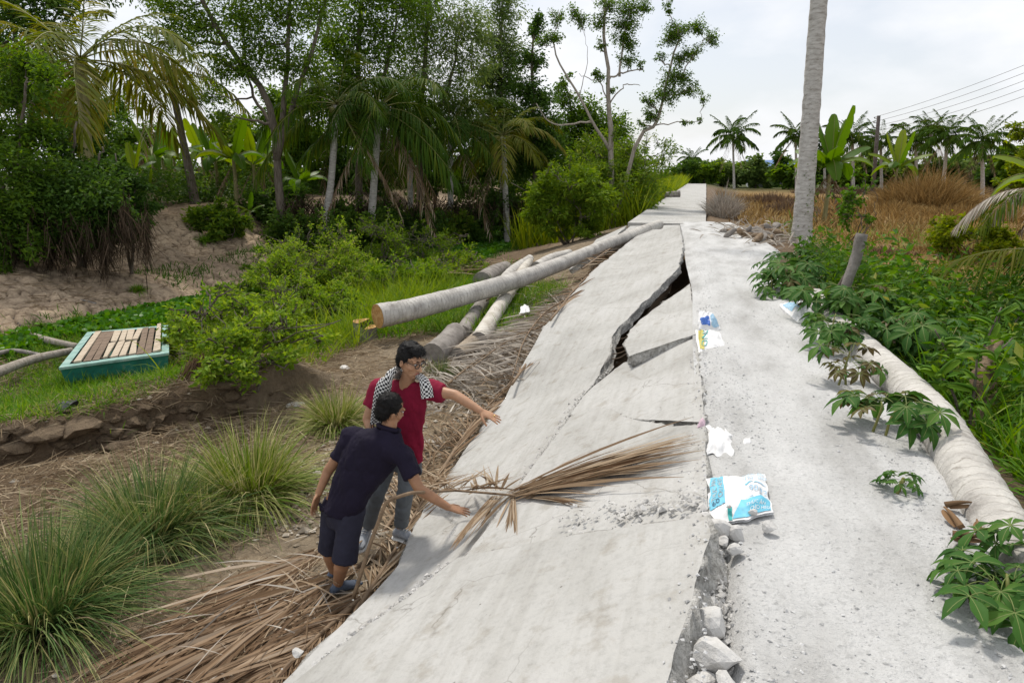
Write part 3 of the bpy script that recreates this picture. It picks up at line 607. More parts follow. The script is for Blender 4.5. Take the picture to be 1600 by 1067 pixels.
# ------------------------------------------------------------------ bananas
def banana_leaf_mesh(L=1.8, W=.45, sag=.6, seed=0, tatter=.25):
    g = np.random.default_rng(seed); n = 26; t = np.linspace(0, 1, n); P = np.stack([L*t*(1-.25*sag*t*t), 0*t, L*(.75*t-sag*t**2)], -1)
    w = W*np.sin(PI*np.clip(.06+.9*t, 0, 1))**.55*np.where(t < .1, .25, 1); N = unit(np.cross(unit(np.gradient(P, axis=0)), [0, -1, 0]))
    nb = NB(); add_tube(nb, P-N*.012, .018*(1-.8*t), 4, 1)
    for s in (1, -1):
        ww = w*(1-tatter*(g.random(n) < .22)*g.random(n)); V = []
        for k, q in enumerate((0, .5, 1.0)): V.append(P+np.array([0, s, 0])*(ww*q)[:, None]*.5+N*(.10*np.sin(q*2.2)*ww)[:, None]-np.array([0, 0, 1])*(q*q*ww*.16)[:, None])
        V = np.stack(V, 1); nb.add(V, grid_faces(n, 3), 0)
    return nb.mesh('banana_leaf', [M_BAN, M_RACHG])
BL = None
def banana(label, base, h, n=7, seed=0, scale=1, group='banana plants', dry=3, spread=1.0):
    global BL
    if BL is None: BL = [banana_leaf_mesh(1.9, .62, s, i) for i, s in enumerate((.15, .45, .8, 1.05))]; BL.append(frond_mesh('dead_banana_leaf', 1.3, -1.5, .3, 14, .22, (M_BAND, M_BAND), seed=3, hang=.6, w=.09, seg=2))
    g = random.Random(seed); t = root('banana_plant', label, 'banana plant', base, group); z = h*.55
    nb = NB(); add_tube(nb, smooth_path([(0, 0, -.2), (.03, .02, z*.5), (.05, 0, z)], 10), np.linspace(.11, .06, 10)*scale, 8, rough=.05); obj('stem', nb.mesh('stem', M_BANST), t)
    for i in range(n):
        k = min(3, int(i/n*4)); obj('leaf', BL[k], t, (.05, 0, z-.12*i/n), (g.uniform(-.25, .25), -.55*(k == 0)-.1, i*2.4+g.uniform(-.4, .4)+seed), scale*g.uniform(.8, 1.05)*h/4.2*1.1*spread)
    for i in range(dry): obj('dead_leaf', BL[4], t, (.03, 0, z*.9), (0, 0, g.uniform(0, 6.28)), scale*g.uniform(.7, 1.1)*h/4)
    return t

# ------------------------------------------------------------------ cassava
M_VEIN = flat('leaf_vein', (.16, .2, .06), .6, .2)
def cassava_leaf_mesh(seed, lm, L=.17, nl=7):
    g = np.random.default_rng(seed); ang = np.linspace(-2.1, 2.1, nl)+g.normal(0, .06, nl); l = L*(1-.09*np.abs(ang)**1.5)*g.uniform(.9, 1.1, nl)
    pet = smooth_path([(-.16, 0, -.05), (-.07, 0, .0), (0, 0, 0)], 5); nb = NB(); add_tube(nb, pet, .003, 4, 1)
    d = np.stack([np.cos(ang), np.sin(ang), .12+g.normal(0, .06, nl)], -1); sd = np.stack([-np.sin(ang), np.cos(ang), 0*ang], -1)
    t = np.linspace(0, 1, 6); w = np.array([.05, .32, .75, 1, .62, .03])*.062*L/.17
    P = d[:, None]*(l[:, None]*t)[..., None]+np.array([0, 0, -1.])*(l[:, None]*(t*t)*.45)[..., None]
    h = sd[:, None]*w[None, :, None]*.5; up = np.array([0, 0, 1.])*(w*.22)[None, :, None]
    V = np.stack([P-h+up, P, P+h+up], 2).reshape(-1, 3); q = grid_faces(6, 3); F = (q[None]+(np.arange(nl)*18)[:, None, None]).reshape(-1, 4)
    nb.add(V, F, 0); hv = sd[:, None]*.0016; Pv = P[:, :5]+np.array([0, 0, .002]); V = np.stack([Pv-hv, Pv+hv], 2).reshape(-1, 3); q = grid_faces(5, 2); nb.add(V, (q[None]+(np.arange(nl)*10)[:, None, None]).reshape(-1, 4), 1); return nb.mesh('cassava_leaf', [lm, M_VEIN])
CLM = [cassava_leaf_mesh(i, M_CASS, .13+.025*i, (7, 6, 7, 5)[i]) for i in range(4)]+[cassava_leaf_mesh(9, M_CASSR, .13)]
def cassava(label, base, R, h, n, seed, group='cassava plants along the gravel', bronze=.1, s=1.0, lean=(0, 0)):
    g = np.random.default_rng(seed); t = root('cassava_plant', label, 'cassava plant', base, group); nb = NB(); ns = max(2, n//9)
    tips = []
    for k in range(ns):
        a = g.uniform(0, 2*PI); e = np.array([math.cos(a)*R*.5*g.random()+lean[0]*R*.5, math.sin(a)*R*.5*g.random()+lean[1]*R*.5, h*g.uniform(.5, 1.0)]); P = smooth_path([(g.normal(0, .03), g.normal(0, .03), -.08), e*.5+np.array([0, 0, .05]), e], 8)
        add_tube(nb, P, np.linspace(.011, .005, 8), 5); tips.append(P)
    obj('stem', nb.mesh('stem', M_RACHG), t)
    for i in range(n):
        P = tips[i % ns]; p = P[int(g.integers(3, 8))]; a = g.uniform(0, 2*PI); up = g.uniform(-.25, .45); sc_ = s*g.uniform(.75, 1.25)
        off = np.array([math.cos(a)*math.cos(up), math.sin(a)*math.cos(up), math.sin(up)])*.17*sc_+np.array([math.cos(a), math.sin(a), 0])*R*.42*g.random()
        me = CLM[4] if g.random() < bronze else CLM[int(g.integers(0, 4))]
        obj('leaf', me, t, p+off, (g.uniform(-.4, .4), .15+g.uniform(-.2, .55), a), sc_)
    return t

# ------------------------------------------------------------------ grass
def tuft(label, base, R, n, m, seed, h=1.0, W=.012, group='grass tufts on the slope', droop=.75, dead=.0):
    g = np.random.default_rng(seed); a = g.uniform(0, 2*PI, n); rr = R*.20*np.sqrt(g.random(n)); p = np.stack([np.cos(a)*rr, np.sin(a)*rr, -.02+0*a], -1)
    out = g.random(n)**.8; el = 1.45-out*1.0; az = a+g.normal(0, .45, n)
    d = np.stack([np.cos(az)*np.cos(el), np.sin(az)*np.cos(el), np.sin(el)], -1); L = h*g.uniform(.5, 1.1, n)*(.8+.35*out); 
    V, F = blades(p, d, L, W*g.uniform(.6, 1.25, n), droop*(.25+.75*out)*g.uniform(.35, 1.75, n), 5, 'grass', .8, g)
    t = root('grass_tuft', label, 'grass tuft', base, group); nb = NB().add(V, F); k = n//7; V, F = blades(p[:k]*1.3, d[:k]*[1, 1, .55]+g.normal(0, .15, (k, 3)), L[:k]*g.uniform(.5, 1, k), W*.9, droop*g.uniform(.8, 1.6, k), 5, 'grass', 1.2, g); nb.add(V, F, 1); obj('blades', nb.mesh('tuft_blades', [m, M_STRAW], True), t, kind='stuff'); return t
def scatter_blades(name, x, y, L, W, m, g, droop=.45, seg=3, spread=.5, prof='grass', kind='stuff', zoff=-.01, zf=None):
    n = len(x); z = (zf or H)(x, y); d = np.stack([g.normal(0, spread, n), g.normal(0, spread, n), np.ones(n)], -1)
    V, F = blades(np.stack([x, y, z+zoff], -1), d, L, W, droop*g.uniform(.3, 1.3, n), seg, prof, 1, g)
    return obj(name, NB().add(V, F).mesh(name, m), kind=kind)
def clumped(x0, x1, y0, y1, n, g, sc_=.8, thr=.45, seed=0, soft=.25):
    x = g.uniform(x0, x1, n); y = g.uniform(y0, y1, n); k = fbm(x*sc_, y*sc_, seed)+.5+g.normal(0, soft*.3, n) > thr; return x[k], y[k]
# ------------------------------------------------------------------ placing
def ground(px, py):
    d = ray(px, py); t = np.concatenate([np.linspace(1.2, 40, 1600), np.linspace(40, 400, 1500)]); P = _C+d*t[:, None]
    hit = np.nonzero(P[:, 2] <= H(P[:, 0], P[:, 1]))[0]
    return P[hit[0]] if len(hit) else P[-1]
def stand(px, D, dz=0):
    p = at(px, 300, D); return np.array([p[0], p[1], float(H(p[0], p[1]))+dz])
def tree_px(label, px, D, forks, clumps, bz=None, **kw):
    b = stand(px, D)
    F = [([(at(x, y, D+d)-b) for x, y, d in pts], r) for pts, r in forks]
    for pts, r in F:
        if np.linalg.norm(pts[0]) < 2.5: pts[0] = np.array([0, 0, -.3])
    C = [(at(c[0], c[1], D+(c[3] if len(c) > 3 else 0))-b, c[2]*D/1066.7) for c in clumps]
    return tree(label, b, F, C, **kw)

# ---- far bank trees, left to right
tree_px('dense dark tree filling the upper left corner behind the palm', 20, 27, [([(20, 320, 0), (30, 150, 0), (20, 20, 0)], .16), ([(20, 250, 0), (60, 120, 0), (90, 20, 1)], .12)],
        [(20, 20, 50), (60, 40, 40), (0, 90, 45, 1), (100, 10, 34), (40, -30, 60), (120, -30, 50, 2), (10, 150, 40), (70, 110, 34, 1), (-40, 60, 60), (180, -40, 40, 2)], nleaf=9000, leaf=.13, lm=M_DARKL, seed=3)
tree_px('overhanging shrub at the far left above the dark root bank', 20, 19.5, [([(20, 360, 0), (30, 280, 0), (40, 130, -.5)], .09), ([(20, 350, 0), (-10, 250, 0), (-40, 160, 0)], .08)],
        [(35, 90, 34), (20, 140, 42), (75, 125, 26, -1), (0, 210, 50), (60, 200, 38), (30, 260, 46, -1), (-40, 250, 60), (40, 320, 44, -1), (-30, 340, 50, -1), (20, 375, 34, -1), (-20, 400, 30, -1.5), (50, 385, 22, -1.5)], nleaf=11000, leaf=.11, aspect=.34, lm=M_ACA, seed=4, name='overhanging_shrub', group='shrubs overhanging the canal', cat='shrub')
tree_px('overhanging shrub under the yellow coconut trunk', 110, 20, [([(110, 360, 0), (110, 280, 0), (120, 190, 0)], .08), ([(110, 350, 0), (150, 280, 0), (160, 230, 0)], .07)],
        [(95, 225, 22), (110, 265, 32), (75, 285, 36), (150, 268, 26), (110, 310, 46, -1), (150, 300, 40, -1), (70, 340, 36, -1), (130, 345, 34, -1), (95, 375, 26, -1), (120, 385, 16, -1), (150, 372, 14, -1)], nleaf=10000, leaf=.10, aspect=.36, lm=M_DARKL, seed=5, name='overhanging_shrub', group='shrubs overhanging the canal', cat='shrub')
tree_px('overhanging shrub nearest the bare mud bank, thin stem below', 185, 20.5, [([(196, 400, -1), (190, 330, 0), (180, 240, 0)], .05), ([(190, 360, 0), (210, 300, 0), (215, 270, 0)], .05)],
        [(185, 262, 18), (204, 285, 20), (165, 300, 28), (205, 320, 26), (180, 340, 30, -1), (225, 340, 16), (205, 355, 20, -1), (160, 368, 22, -1), (240, 318, 10), (228, 290, 10)], nleaf=6500, leaf=.10, aspect=.36, lm=M_DARKL, seed=6, name='overhanging_shrub', group='shrubs overhanging the canal', cat='shrub')
tree_px('tall acacia with a forked dark trunk left of the coconut palms', 435, 29, [([(435, 330, 0), (432, 240, 0), (415, 150, 0), (350, 60, 0), (300, -30, 0)], .19), ([(432, 240, 0), (442, 180, 0), (450, 90, 0), (452, -40, 0)], .15), ([(432, 250, 0), (455, 170, 0), (490, 70, 0), (520, -40, 0)], .13), ([(425, 200, 0), (390, 130, 1), (380, 40, 1)], .08)],
        [(330, 40, 42), (288, 40, 40), (375, 20, 46), (350, 100, 36), (322, 150, 26), (392, 105, 34), (450, 20, 46), (440, 100, 36), (480, 90, 38), (500, 15, 46), (400, -40, 60), (500, -60, 60), (300, -40, 60), (262, 10, 30), (410, 60, 40), (475, 165, 26), (345, 175, 24), (225, -10, 30, 1), (250, 60, 22, 1)], nleaf=15000, leaf=.13, aspect=.3, lm=M_ACA, seed=7, droop=.5)
tree_px('leafy acacia rising straight behind the darkest coconut palm', 560, 34, [([(556, 330, 0), (560, 200, 0), (560, 80, 0), (570, -40, 0)], .2), ([(560, 220, 0), (600, 120, 0), (620, 20, 0)], .13)],
        [(560, 40, 56), (535, 100, 44), (600, 60, 48), (560, 150, 40), (605, 130, 42), (560, -30, 60), (630, 0, 50), (520, 140, 36), (590, 190, 40), (540, 200, 36), (510, 60, 36), (640, 170, 36)], nleaf=14000, leaf=.14, aspect=.32, lm=M_ACA, seed=8, droop=.45)
tree_px('grey green drooping tree in the middle of the grove', 655, 37, [([(655, 330, 0), (655, 200, 0), (665, 90, 0), (670, -30, 0)], .2), ([(655, 220, 0), (700, 140, 0), (720, 40, 0)], .12)],
        [(660, 40, 56), (702, 80, 44), (640, 110, 46), (690, 140, 44), (660, -20, 60), (722, 25, 40), (622, 150, 40), (742, 105, 32), (730, 155, 36), (690, 190, 40), (650, 190, 44), (760, 200, 40), (745, 60, 24)], nleaf=14000, leaf=.16, aspect=.24, lm=M_GREYL, seed=9, droop=.9)
tree_px('tall slim pale barked tree right of the drooping tree', 785, 41, [([(785, 320, 0), (785, 200, 0), (782, 100, 0), (785, 0, 0)], .18), ([(785, 230, 0), (765, 160, 0), (770, 90, 0)], .1)],
        [(785, 18, 30), (772, 55, 36), (795, 80, 34), (770, 110, 38), (797, 130, 36), (765, 165, 36), (792, 180, 36), (745, 200, 36), (785, -15, 24), (820, 200, 30), (780, 220, 44), (755, 130, 26)], nleaf=14000, leaf=.15, aspect=.28, lm=M_GREYL, bark=M_BARK_PALE, seed=10, droop=.5)
tree_px('narrow dark green tree at the right end of the grove', 838, 39, [([(838, 320, 0), (835, 200, 0), (832, 120, 0), (836, 40, 0)], .15)],
        [(836, 48, 17), (828, 95, 22), (822, 140, 28), (845, 150, 26), (838, 185, 32), (855, 215, 34), (812, 205, 32), (842, 30, 14), (850, 250, 40), (810, 250, 40)], nleaf=10000, leaf=.14, aspect=.4, lm=M_DARKL, seed=11)
tree_px('rounded mid green tree behind the sparse forked tree', 900, 45, [([(900, 310, 0), (900, 230, 0), (890, 150, 0)], .15), ([(900, 270, 0), (940, 210, 0)], .12)],
        [(884, 150, 18), (880, 125, 14), (900, 185, 30), (925, 180, 34), (880, 215, 38), (945, 205, 36), (970, 200, 26), (910, 240, 44), (960, 250, 44), (870, 260, 40), (1000, 255, 26)], nleaf=12000, leaf=.16, aspect=.4, lm=M_ACA, seed=12)
tree_px('sparse forked tree with bare limbs against the white sky', 957, 32, [([(957, 300, 0), (954, 230, 0), (951, 170, 0), (950, 120, 0), (943, 60, 0), (945, 0, 0)], .14), ([(953, 235, 0), (925, 190, 0), (905, 150, 0), (872, 98, 0), (862, 60, 0)], .075), ([(925, 190, 0), (900, 193, 0), (868, 195, 0), (852, 184, 0), (838, 162, 0)], .05),
        ([(957, 290, 0), (995, 224, 0), (1024, 196, 0), (1034, 165, 0), (1045, 110, 0), (1062, 60, 0)], .10), ([(951, 125, 0), (975, 114, 0), (1005, 109, 0)], .05), ([(951, 165, 0), (970, 137, 0), (985, 133, 0), (1000, 134, 0)], .035), ([(951, 165, 0), (938, 130, 0), (920, 122, 0), (905, 115, 0)], .03), ([(1024, 196, 0), (1060, 192, 0), (1095, 190, 0)], .03), ([(968, 120, 0), (975, 60, 0), (985, 10, 0)], .05), ([(905, 150, 0), (918, 100, 0), (915, 60, 0)], .02), ([(1040, 150, 0), (1070, 110, 0), (1100, 60, 0)], .04)],
        [(862, 60, 13), (846, 66, 10), (875, 22, 12), (895, 14, 11), (905, 30, 11), (935, 34, 12), (948, 8, 15), (985, 12, 20), (968, 58, 13), (976, 38, 17), (986, 68, 14), (982, 92, 13), (1000, 102, 7), (1010, 10, 10), (1042, 8, 9), (1060, 50, 18), (1045, 62, 13), (1090, 40, 13), (1110, 62, 13), (1082, 85, 13), (1062, 90, 13), (1050, 118, 17), (1042, 148, 19), (1080, 138, 13), (1070, 122, 11), (1100, 150, 7), (1020, 180, 13), (1010, 160, 11), (1072, 190, 7), (1095, 190, 5), (936, 70, 8), (930, 112, 7), (1005, 192, 9), (940, 120, 9), (958, 140, 6), (1030, 90, 8)], nleaf=13500, leaf=.068, aspect=.46, lm=M_ACA, bark=M_BARK_PALE, seed=13, spread=1.35, twig=.9)
# ---- coconut palms on the far bank
palm('tall coconut palm with a yellow trunk behind the left shrubs', stand(137, 24), at(126, 96, 24), (.2, .17), 'yellow', 17, 1.12, 0, 1, mtrunk=M_BANST)
palm('coconut palm with a dark slanting trunk beside the banana plants', stand(304, 31), at(264, 112, 31), (.2, .13), 'yellow', 13, .8, 1, 2, mtrunk=M_BARK_DARK)
palm('coconut palm with a pale trunk leaning right, next to the forked acacia', stand(498, 30), at(526, 165, 30), (.17, .13), 'near', 17, .85, 2, 3, bend=.1)
palm('darkest coconut palm with a brown dead frond hanging down', stand(572, 31), at(592, 172, 31), (.19, .14), 'near', 20, .95, 5, 4)
palm('coconut palm with a straight trunk in the middle of the row', stand(702, 36), at(704, 198, 36), (.17, .13), 'near', 18, .9, 2, 5)
palm('last coconut palm on the right of the row with arching fronds', stand(793, 36), at(786, 214, 36), (.17, .13), 'yellow', 15, .8, 1, 6)
palm('low coconut palm half hidden between the row and the grey green tree', stand(640, 36), at(640, 235, 36), (.17, .13), 'near', 13, .75, 2, 7)
# ---- bananas behind the bare bank
for i, (px, D, h, lab) in enumerate([(212, 31, 2.6, 'small banana plant beside the overhanging shrub'), (243, 33, 3.6, 'banana plant left of the dark slanting palm trunk'), (276, 35, 3.6, 'banana plant directly behind the slanting palm trunk'), (340, 34, 3.4, 'banana plant right of the slanting palm trunk'),
        (368, 31, 3.9, 'tall banana plant between the slanting palm and the forked acacia'), (398, 33, 3.2, 'banana plant left of the forked acacia trunk'), (232, 29, 1.5, 'young bright banana sucker on the bank crest'), (470, 34, 3.4, 'shaded banana plant right of the forked acacia trunk'), (258, 38, 3.8, 'banana plant farther back between the small and the slanting palm'), (320, 38, 4.0, 'tall banana plant farther back right of the slanting palm'), (412, 36, 3.8, 'banana plant close behind the forked acacia'), (300, 33, 2.2, 'low banana plant at the foot of the slanting palm'), (385, 29.5, 1.6, 'young banana sucker beside the low green bush on the crest')]):
    banana(lab, stand(px, D), h, 8, i, group='banana plants on the far bank')
# ---- undergrowth along the far bank
for i, (px, D, R, lm, lab) in enumerate([(345, 27.5, (.8, .8, .65), M_ACA, 'low green bush on the bare bank crest'), (480, 28, (1.3, 1, .9), M_DARKL, 'dark bush at the foot of the pale leaning palm'), (545, 31, (1.5, 1.2, 1.2), M_DARKL, 'dark bush left of the darkest palm trunk'),
        (620, 33, (1.5, 1.2, 1.3), M_DARKL, 'dark bush right of the darkest palm trunk'), (675, 35, (1.4, 1.2, 1.2), M_ACA, 'green bush left of the straight palm trunk'), (740, 36, (1.5, 1.2, 1.3), M_DARKL, 'dark bush right of the straight palm trunk'), (430, 31, (1.2, 1, 1.0), M_DARKL, 'dark bush around the forked acacia trunk'), (820, 37, (1.8, 1.5, 1.6), M_DARKL, 'dark bush behind the light willowy bush')]):
    bush(lab, stand(px, D, -.1), (R[0]*1.35, R[1]*1.2, R[2]*1.5), 16, .13, .42, 5200, lm, 40+i, group='bushes along the far bank')
for i, (px, D, r, lm, lab) in enumerate([(520, 44, 2.6, M_DARKL, 'shaded thicket tree behind the pale leaning palm'), (600, 46, 2.9, M_DARKL, 'shaded thicket tree behind the darkest palm'), (680, 48, 2.9, M_DARKL, 'shaded thicket tree behind the grey green tree'), (760, 50, 3.0, M_DARKL, 'shaded thicket tree behind the slim pale tree'), (455, 42, 2.3, M_ACA, 'thicket tree behind the forked acacia'),
        (840, 55, 3.2, M_ACA, 'thicket tree behind the narrow dark tree'), (225, 52, 2.4, M_ACA, 'distant round tree seen between the two left palms'), (370, 50, 2.0, M_ACA, 'distant low tree behind the banana plants'), (120, 46, 3.0, M_DARKL, 'distant dark tree behind the left shrubs')]):
    g = np.random.default_rng(70+i); b = stand(px, D); hh = r*1.5
    tree(lab, b, [([(0, 0, -.3), (.1, 0, hh*.6), (.2, .1, hh*1.2)], .14), ([(0, 0, .5), (-.6, 0, hh*.8)], .1)], ell((0, 0, hh*.85), (r*1.15, r*.8, hh*.85), 26, r*.36, g), .2, .4, 6500, lm, seed=70+i, group='thicket behind the grove')
for i, (px, D, R, lab) in enumerate([(185, 60, 3.0, 'far bush low behind the left palm trunk'), (250, 62, 3.2, 'far bush behind the banana plants on the left'), (310, 64, 3.0, 'far bush behind the slanting palm'), (365, 60, 3.2, 'far bush behind the tall banana plant'), (420, 58, 3.2, 'far bush behind the forked acacia trunk'), (480, 56, 3.2, 'far bush behind the pale leaning palm'), (540, 58, 3.4, 'far bush deep in the middle of the grove'), (640, 60, 3.4, 'far bush deep in the right of the grove'), (720, 62, 3.4, 'far bush deep behind the last palms')]):
    bush(lab, stand(px, D), (R, R*.7, R*.62), 14, .26, .42, 2600, [M_DARKL, M_ACA][i % 2], 150+i, group='far bushes behind the grove', stems=3)
q = np.random.default_rng(91); n = 22000; y = q.uniform(12, 52, n); x = -22.3+q.normal(0, .6, n)-.02*y; k = (fbm(x*.5, y*.35, 92)+.5+.3*(y > 19) > .42); x, y = x[k], y[k]; z = H(x, y)+(.2+1.6*vnoise(y*.5, y*0, 93))*q.random(len(x))
V, F = leaves(np.stack([x, y, z], -1), .2*q.uniform(.5, 1.3, len(x)), .42, .25, q); obj('undergrowth', NB().add(V, F).mesh('undergrowth', M_DARKL, False), kind='stuff')
# ---- bushes on the near side of the canal, by the road
bush('light willowy bush standing in the canal bed', ground(812, 338), (1.5, 1.3, 1.75), 16, .13, .22, 3600, M_BAM, 60, group='bushes by the road', droop=.5, stems=9, bark=M_BARK_PALE, low=.7)
for i, (px, py, R, lm, lab) in enumerate([(935, 352, (2.3, 2.0, 3.6), M_BAM, 'biggest bright green bush beside the road end'), (890, 380, (1.5, 1.3, 2.5), M_BAM, 'lower dark green bush leaning over the fallen log'), (985, 335, (1.2, 1.6, 2.4), M_BAM, 'bright bush touching the intact road'), (860, 352, (1.3, 1.2, 2.0), M_ACA, 'green bush left of the biggest bright bush'), (960, 322, (2.4, 2.0, 3.6), M_ACA, 'tall green bush under the sparse forked tree')]):
    p = ground(px, py) if i != 4 else stand(962, 33)
    bush(lab, p, (R[0]*1.1, R[1]*1.1, R[2]*1.05), 46, .15, .22, 12500, lm, 61+i, group='bushes by the road', droop=.45, stems=9, cr=.25)
# ---- weeds and legumes in the middle
for i, (px, py, R, n, lm, lab) in enumerate([(395, 585, (1.0, .9, .95), 2600, M_SCRUB, 'bright leafy bush hanging over the slumped bank'), (335, 560, (.9, .8, .8), 2200, M_ACA, 'darker leafy bush right behind the planked boat'), (455, 520, (1.2, .9, 1.2), 3200, M_SCRUB, 'leafy bush left of the cut stump'), (500, 455, (1.5, 1.2, 1.7), 4200, M_SCRUB, 'tall yellow green weed bush in the middle of the bank'),
        (600, 420, (1.0, .8, 1.7), 1300, M_SCRUB, 'spindly yellow leaved shrub above the log end'), (672, 415, (1.5, 1.0, 1.3), 1500, M_SCRUB, 'thin pale shrub at the edge of the green canal bed'), (450, 470, (1.2, .9, 1.2), 3200, M_SCRUB, 'green weed bush beyond the leafy bush'), (555, 470, (1.2, .9, 1.2), 2600, M_SCRUB, 'weed bush directly behind the log end'), (365, 470, (.6, .5, .4), 600, M_ACA, 'low weed bush at the edge of the mud'), (640, 462, (1.0, .8, .9), 1800, M_SCRUB, 'weed bush in the tall grass above the middle of the long log'), (715, 440, (1.0, .8, .8), 1500, M_BAM, 'weed bush in the tall grass near the second pale trunk'), (520, 515, (.8, .6, .7), 1400, M_SCRUB, 'small weed bush just left of the stump')]):
    bush(lab, ground(px, py), (R[0]*1.25, R[1]*1.2, R[2]*1.05), 30, .062 if i < 4 else .085, .42 if i < 4 else .3, int(n*1.5), lm, 80+i, group='weed bushes in the middle of the bank', droop=.0, stems=11, low=.0, cr=.24)
# ---- grass tufts
p = ground(65, 975); tuft('big grass tuft in the bottom left corner', p, 1.15, 2100, M_TUFT, 1, 1.28, .014)
p = ground(238, 842); tuft('big grass tuft between the corner tuft and the men', p, 1.1, 2000, M_TUFT, 2, 1.22, .014)
p = ground(392, 778); tuft('yellowed grass tuft just left of the man in navy', p, 1.1, 1800, M_TUFTY, 3, 1.25, .015)
p = ground(318, 812); tuft('shaggy grass between the two middle tufts', p, .6, 500, M_TUFTY, 6, .95, .014); p = ground(150, 905); tuft('shaggy grass between the corner tuft and the next tuft', p, .6, 500, M_TUFT, 7, .95, .014)
p = ground(525, 665); tuft('smaller bright grass tuft left of the man in red', p, .8, 1200, M_TUFTY, 4, .9, .014)
p = ground(690, 585); tuft('small grass tuft behind the right shoulder of the man in red', p, .4, 300, M_TUFT, 5, .5, .012)
for i, (px, py, h) in enumerate([(320, 378, .6), (405, 392, .5), (452, 402, .5), (385, 420, .4), (215, 455, .4)]): tuft(['small green tuft below the bush on the bare bank', 'grass tuft on the mud left of the canal weeds', 'grass tuft beside the yellow green weeds', 'low grass tuft low on the mud slope', 'lowest grass tuft at the foot of the mud slope'][i], ground(px, py), h, 260, M_GRASS, 20+i, h, .03, 'grass tufts on the mud bank')
# ---- ground cover
g = np.random.default_rng(77)
x, y = clumped(-14.5, -7.0, 3.0, 13.0, 80000, g, .7, .38, 3); s_ = (x+8.3)*-.8+(y-4.9)*.6; k = (s_ > -.05) & (np.hypot(x+11.6, y-11.3) > 1.0); x, y = x[k][:36000], y[k][:36000]
scatter_blades('bank_grass', x, y, .34*g.uniform(.5, 1.3, len(x)), .014, M_GRASS, g, .5, 3, .55)
bA, bB = gz(88, 590, -1.95), gz(275, 565, -1.95); f = g.random(1500); x = bA[0]+(bB[0]-bA[0])*f+g.normal(.15, .18, 1500); y = bA[1]+(bB[1]-bA[1])*f-np.abs(g.normal(.1, .2, 1500)); scatter_blades('bank_grass', x, y, .42*g.uniform(.4, 1.3, 1500), .014, M_GRASS, g, .5, 3, .45)
x, y = clumped(-7.6, -3.4, 12.3, 18, 13000, g, .6, .38, 4); k = np.hypot(x+6, y-11.6) > 1.0; x, y = x[k], y[k]; scatter_blades('bank_grass', x, y, .55*g.uniform(.4, 1.4, len(x)), .016, M_GRASS, g, .6, 3, .55)
x, y = clumped(-9.5, -6.2, 9.5, 18, 9000, g, .5, .40, 31); scatter_blades('tall_weed_grass', x, y, 1.25*g.uniform(.4, 1.3, len(x)), .02, M_BAM, g, .55, 4, .4)
x, y = clumped(-10.5, -5.5, 12, 22, 12000, g, .6, .36, 5); scatter_blades('bank_grass', x, y, .6*g.uniform(.4, 1.4, len(x)), .022, M_GRASS, g, .6, 3, .5)
x, y = clumped(-17, -8, 17, 40, 15000, g, .5, .50, 6); scatter_blades('canal_grass', x, y, .35*g.uniform(.5, 1.4, len(x)), .04, M_GRASSD, g, .4, 2, .45)
x, y = clumped(-15.6, -12.5, 8, 15, 5000, g, .5, .60, 6); scatter_blades('canal_grass', x, y, .3*g.uniform(.5, 1.4, len(x)), .03, M_GRASSD, g, .4, 2, .5)
def hyacinth(x, y, s):
    n = len(x); d = np.stack([g.normal(0, .7, n), g.normal(0, .7, n), np.ones(n)], -1); z = H(x, y)+g.random(n)*.16
    V, F = blades(np.stack([x, y, z], -1), d, s*g.uniform(.7, 1.3, n), s*.75, .35, 3, 'leaf', 1.4, g)
    obj('water_hyacinth', NB().add(V, F).mesh('water_hyacinth', M_HYA), kind='stuff')
x, y = clumped(-14.3, -12.2, 10, 19, 6500, g, .45, .30, 8); k = (np.hypot(x+11.6, y-11.2) > 1.9); hyacinth(x[k], y[k], .17)
x, y = clumped(-13.5, -8.7, 23, 48, 14000, g, .3, .34, 9); hyacinth(x, y, .24)
# straw litter
def straw(name, x, y, L, m, W=.012, zo=.02, up=.12):
    n = len(x); a = g.uniform(0, 2*PI, n); d = np.stack([np.cos(a), np.sin(a), g.normal(.05, up, n)], -1); p = np.stack([x, y, H(x, y)+zo+g.random(n)*.04], -1)
    V, F = blades(p, d, L*g.uniform(.4, 1.3, n), W*g.uniform(.5, 1.5, n), .1, 2, 'grass', 1.5, g); return obj(name, NB().add(V, F).mesh(name, m), kind='stuff')
x, y = clumped(-8, -4.6, 3.2, 7.6, 9000, g, 1.2, .40, 12); straw('straw_litter', x, y, .35, M_STRAW)
x, y = clumped(-6.5, -2.4, 6.0, 14, 9000, g, 1.2, .38, 13); straw('straw_litter', x, y, .3, M_STRAW)
x, y = clumped(-6.5, -2.6, 2.2, 6, 5000, g, 1.2, .45, 14); straw('straw_litter', x, y, .25, M_STRAW, .009)
x, y = clumped(-4.2, -2.2, 8, 17, 2600, g, 1.2, .30, 15); straw('straw_litter', x, y, .5, M_DRYG, .03, .04, .25)
x, y = clumped(-20.5, -14.5, 8, 24, 2600, g, .5, .45, 16); straw('straw_litter', x, y, .55, M_STRAW, .03)
x, y = clumped(-14.5, -11, 8.5, 13, 1500, g, 1.2, .4, 15); straw('straw_litter', x, y, .5, M_STRAW, .02)
M_ROOT = leafmat('dark_root', [(0, (.02, .015, .01)), (.6, (.055, .04, .028)), (1, (.14, .10, .07))], .1, .85, .1, .1)
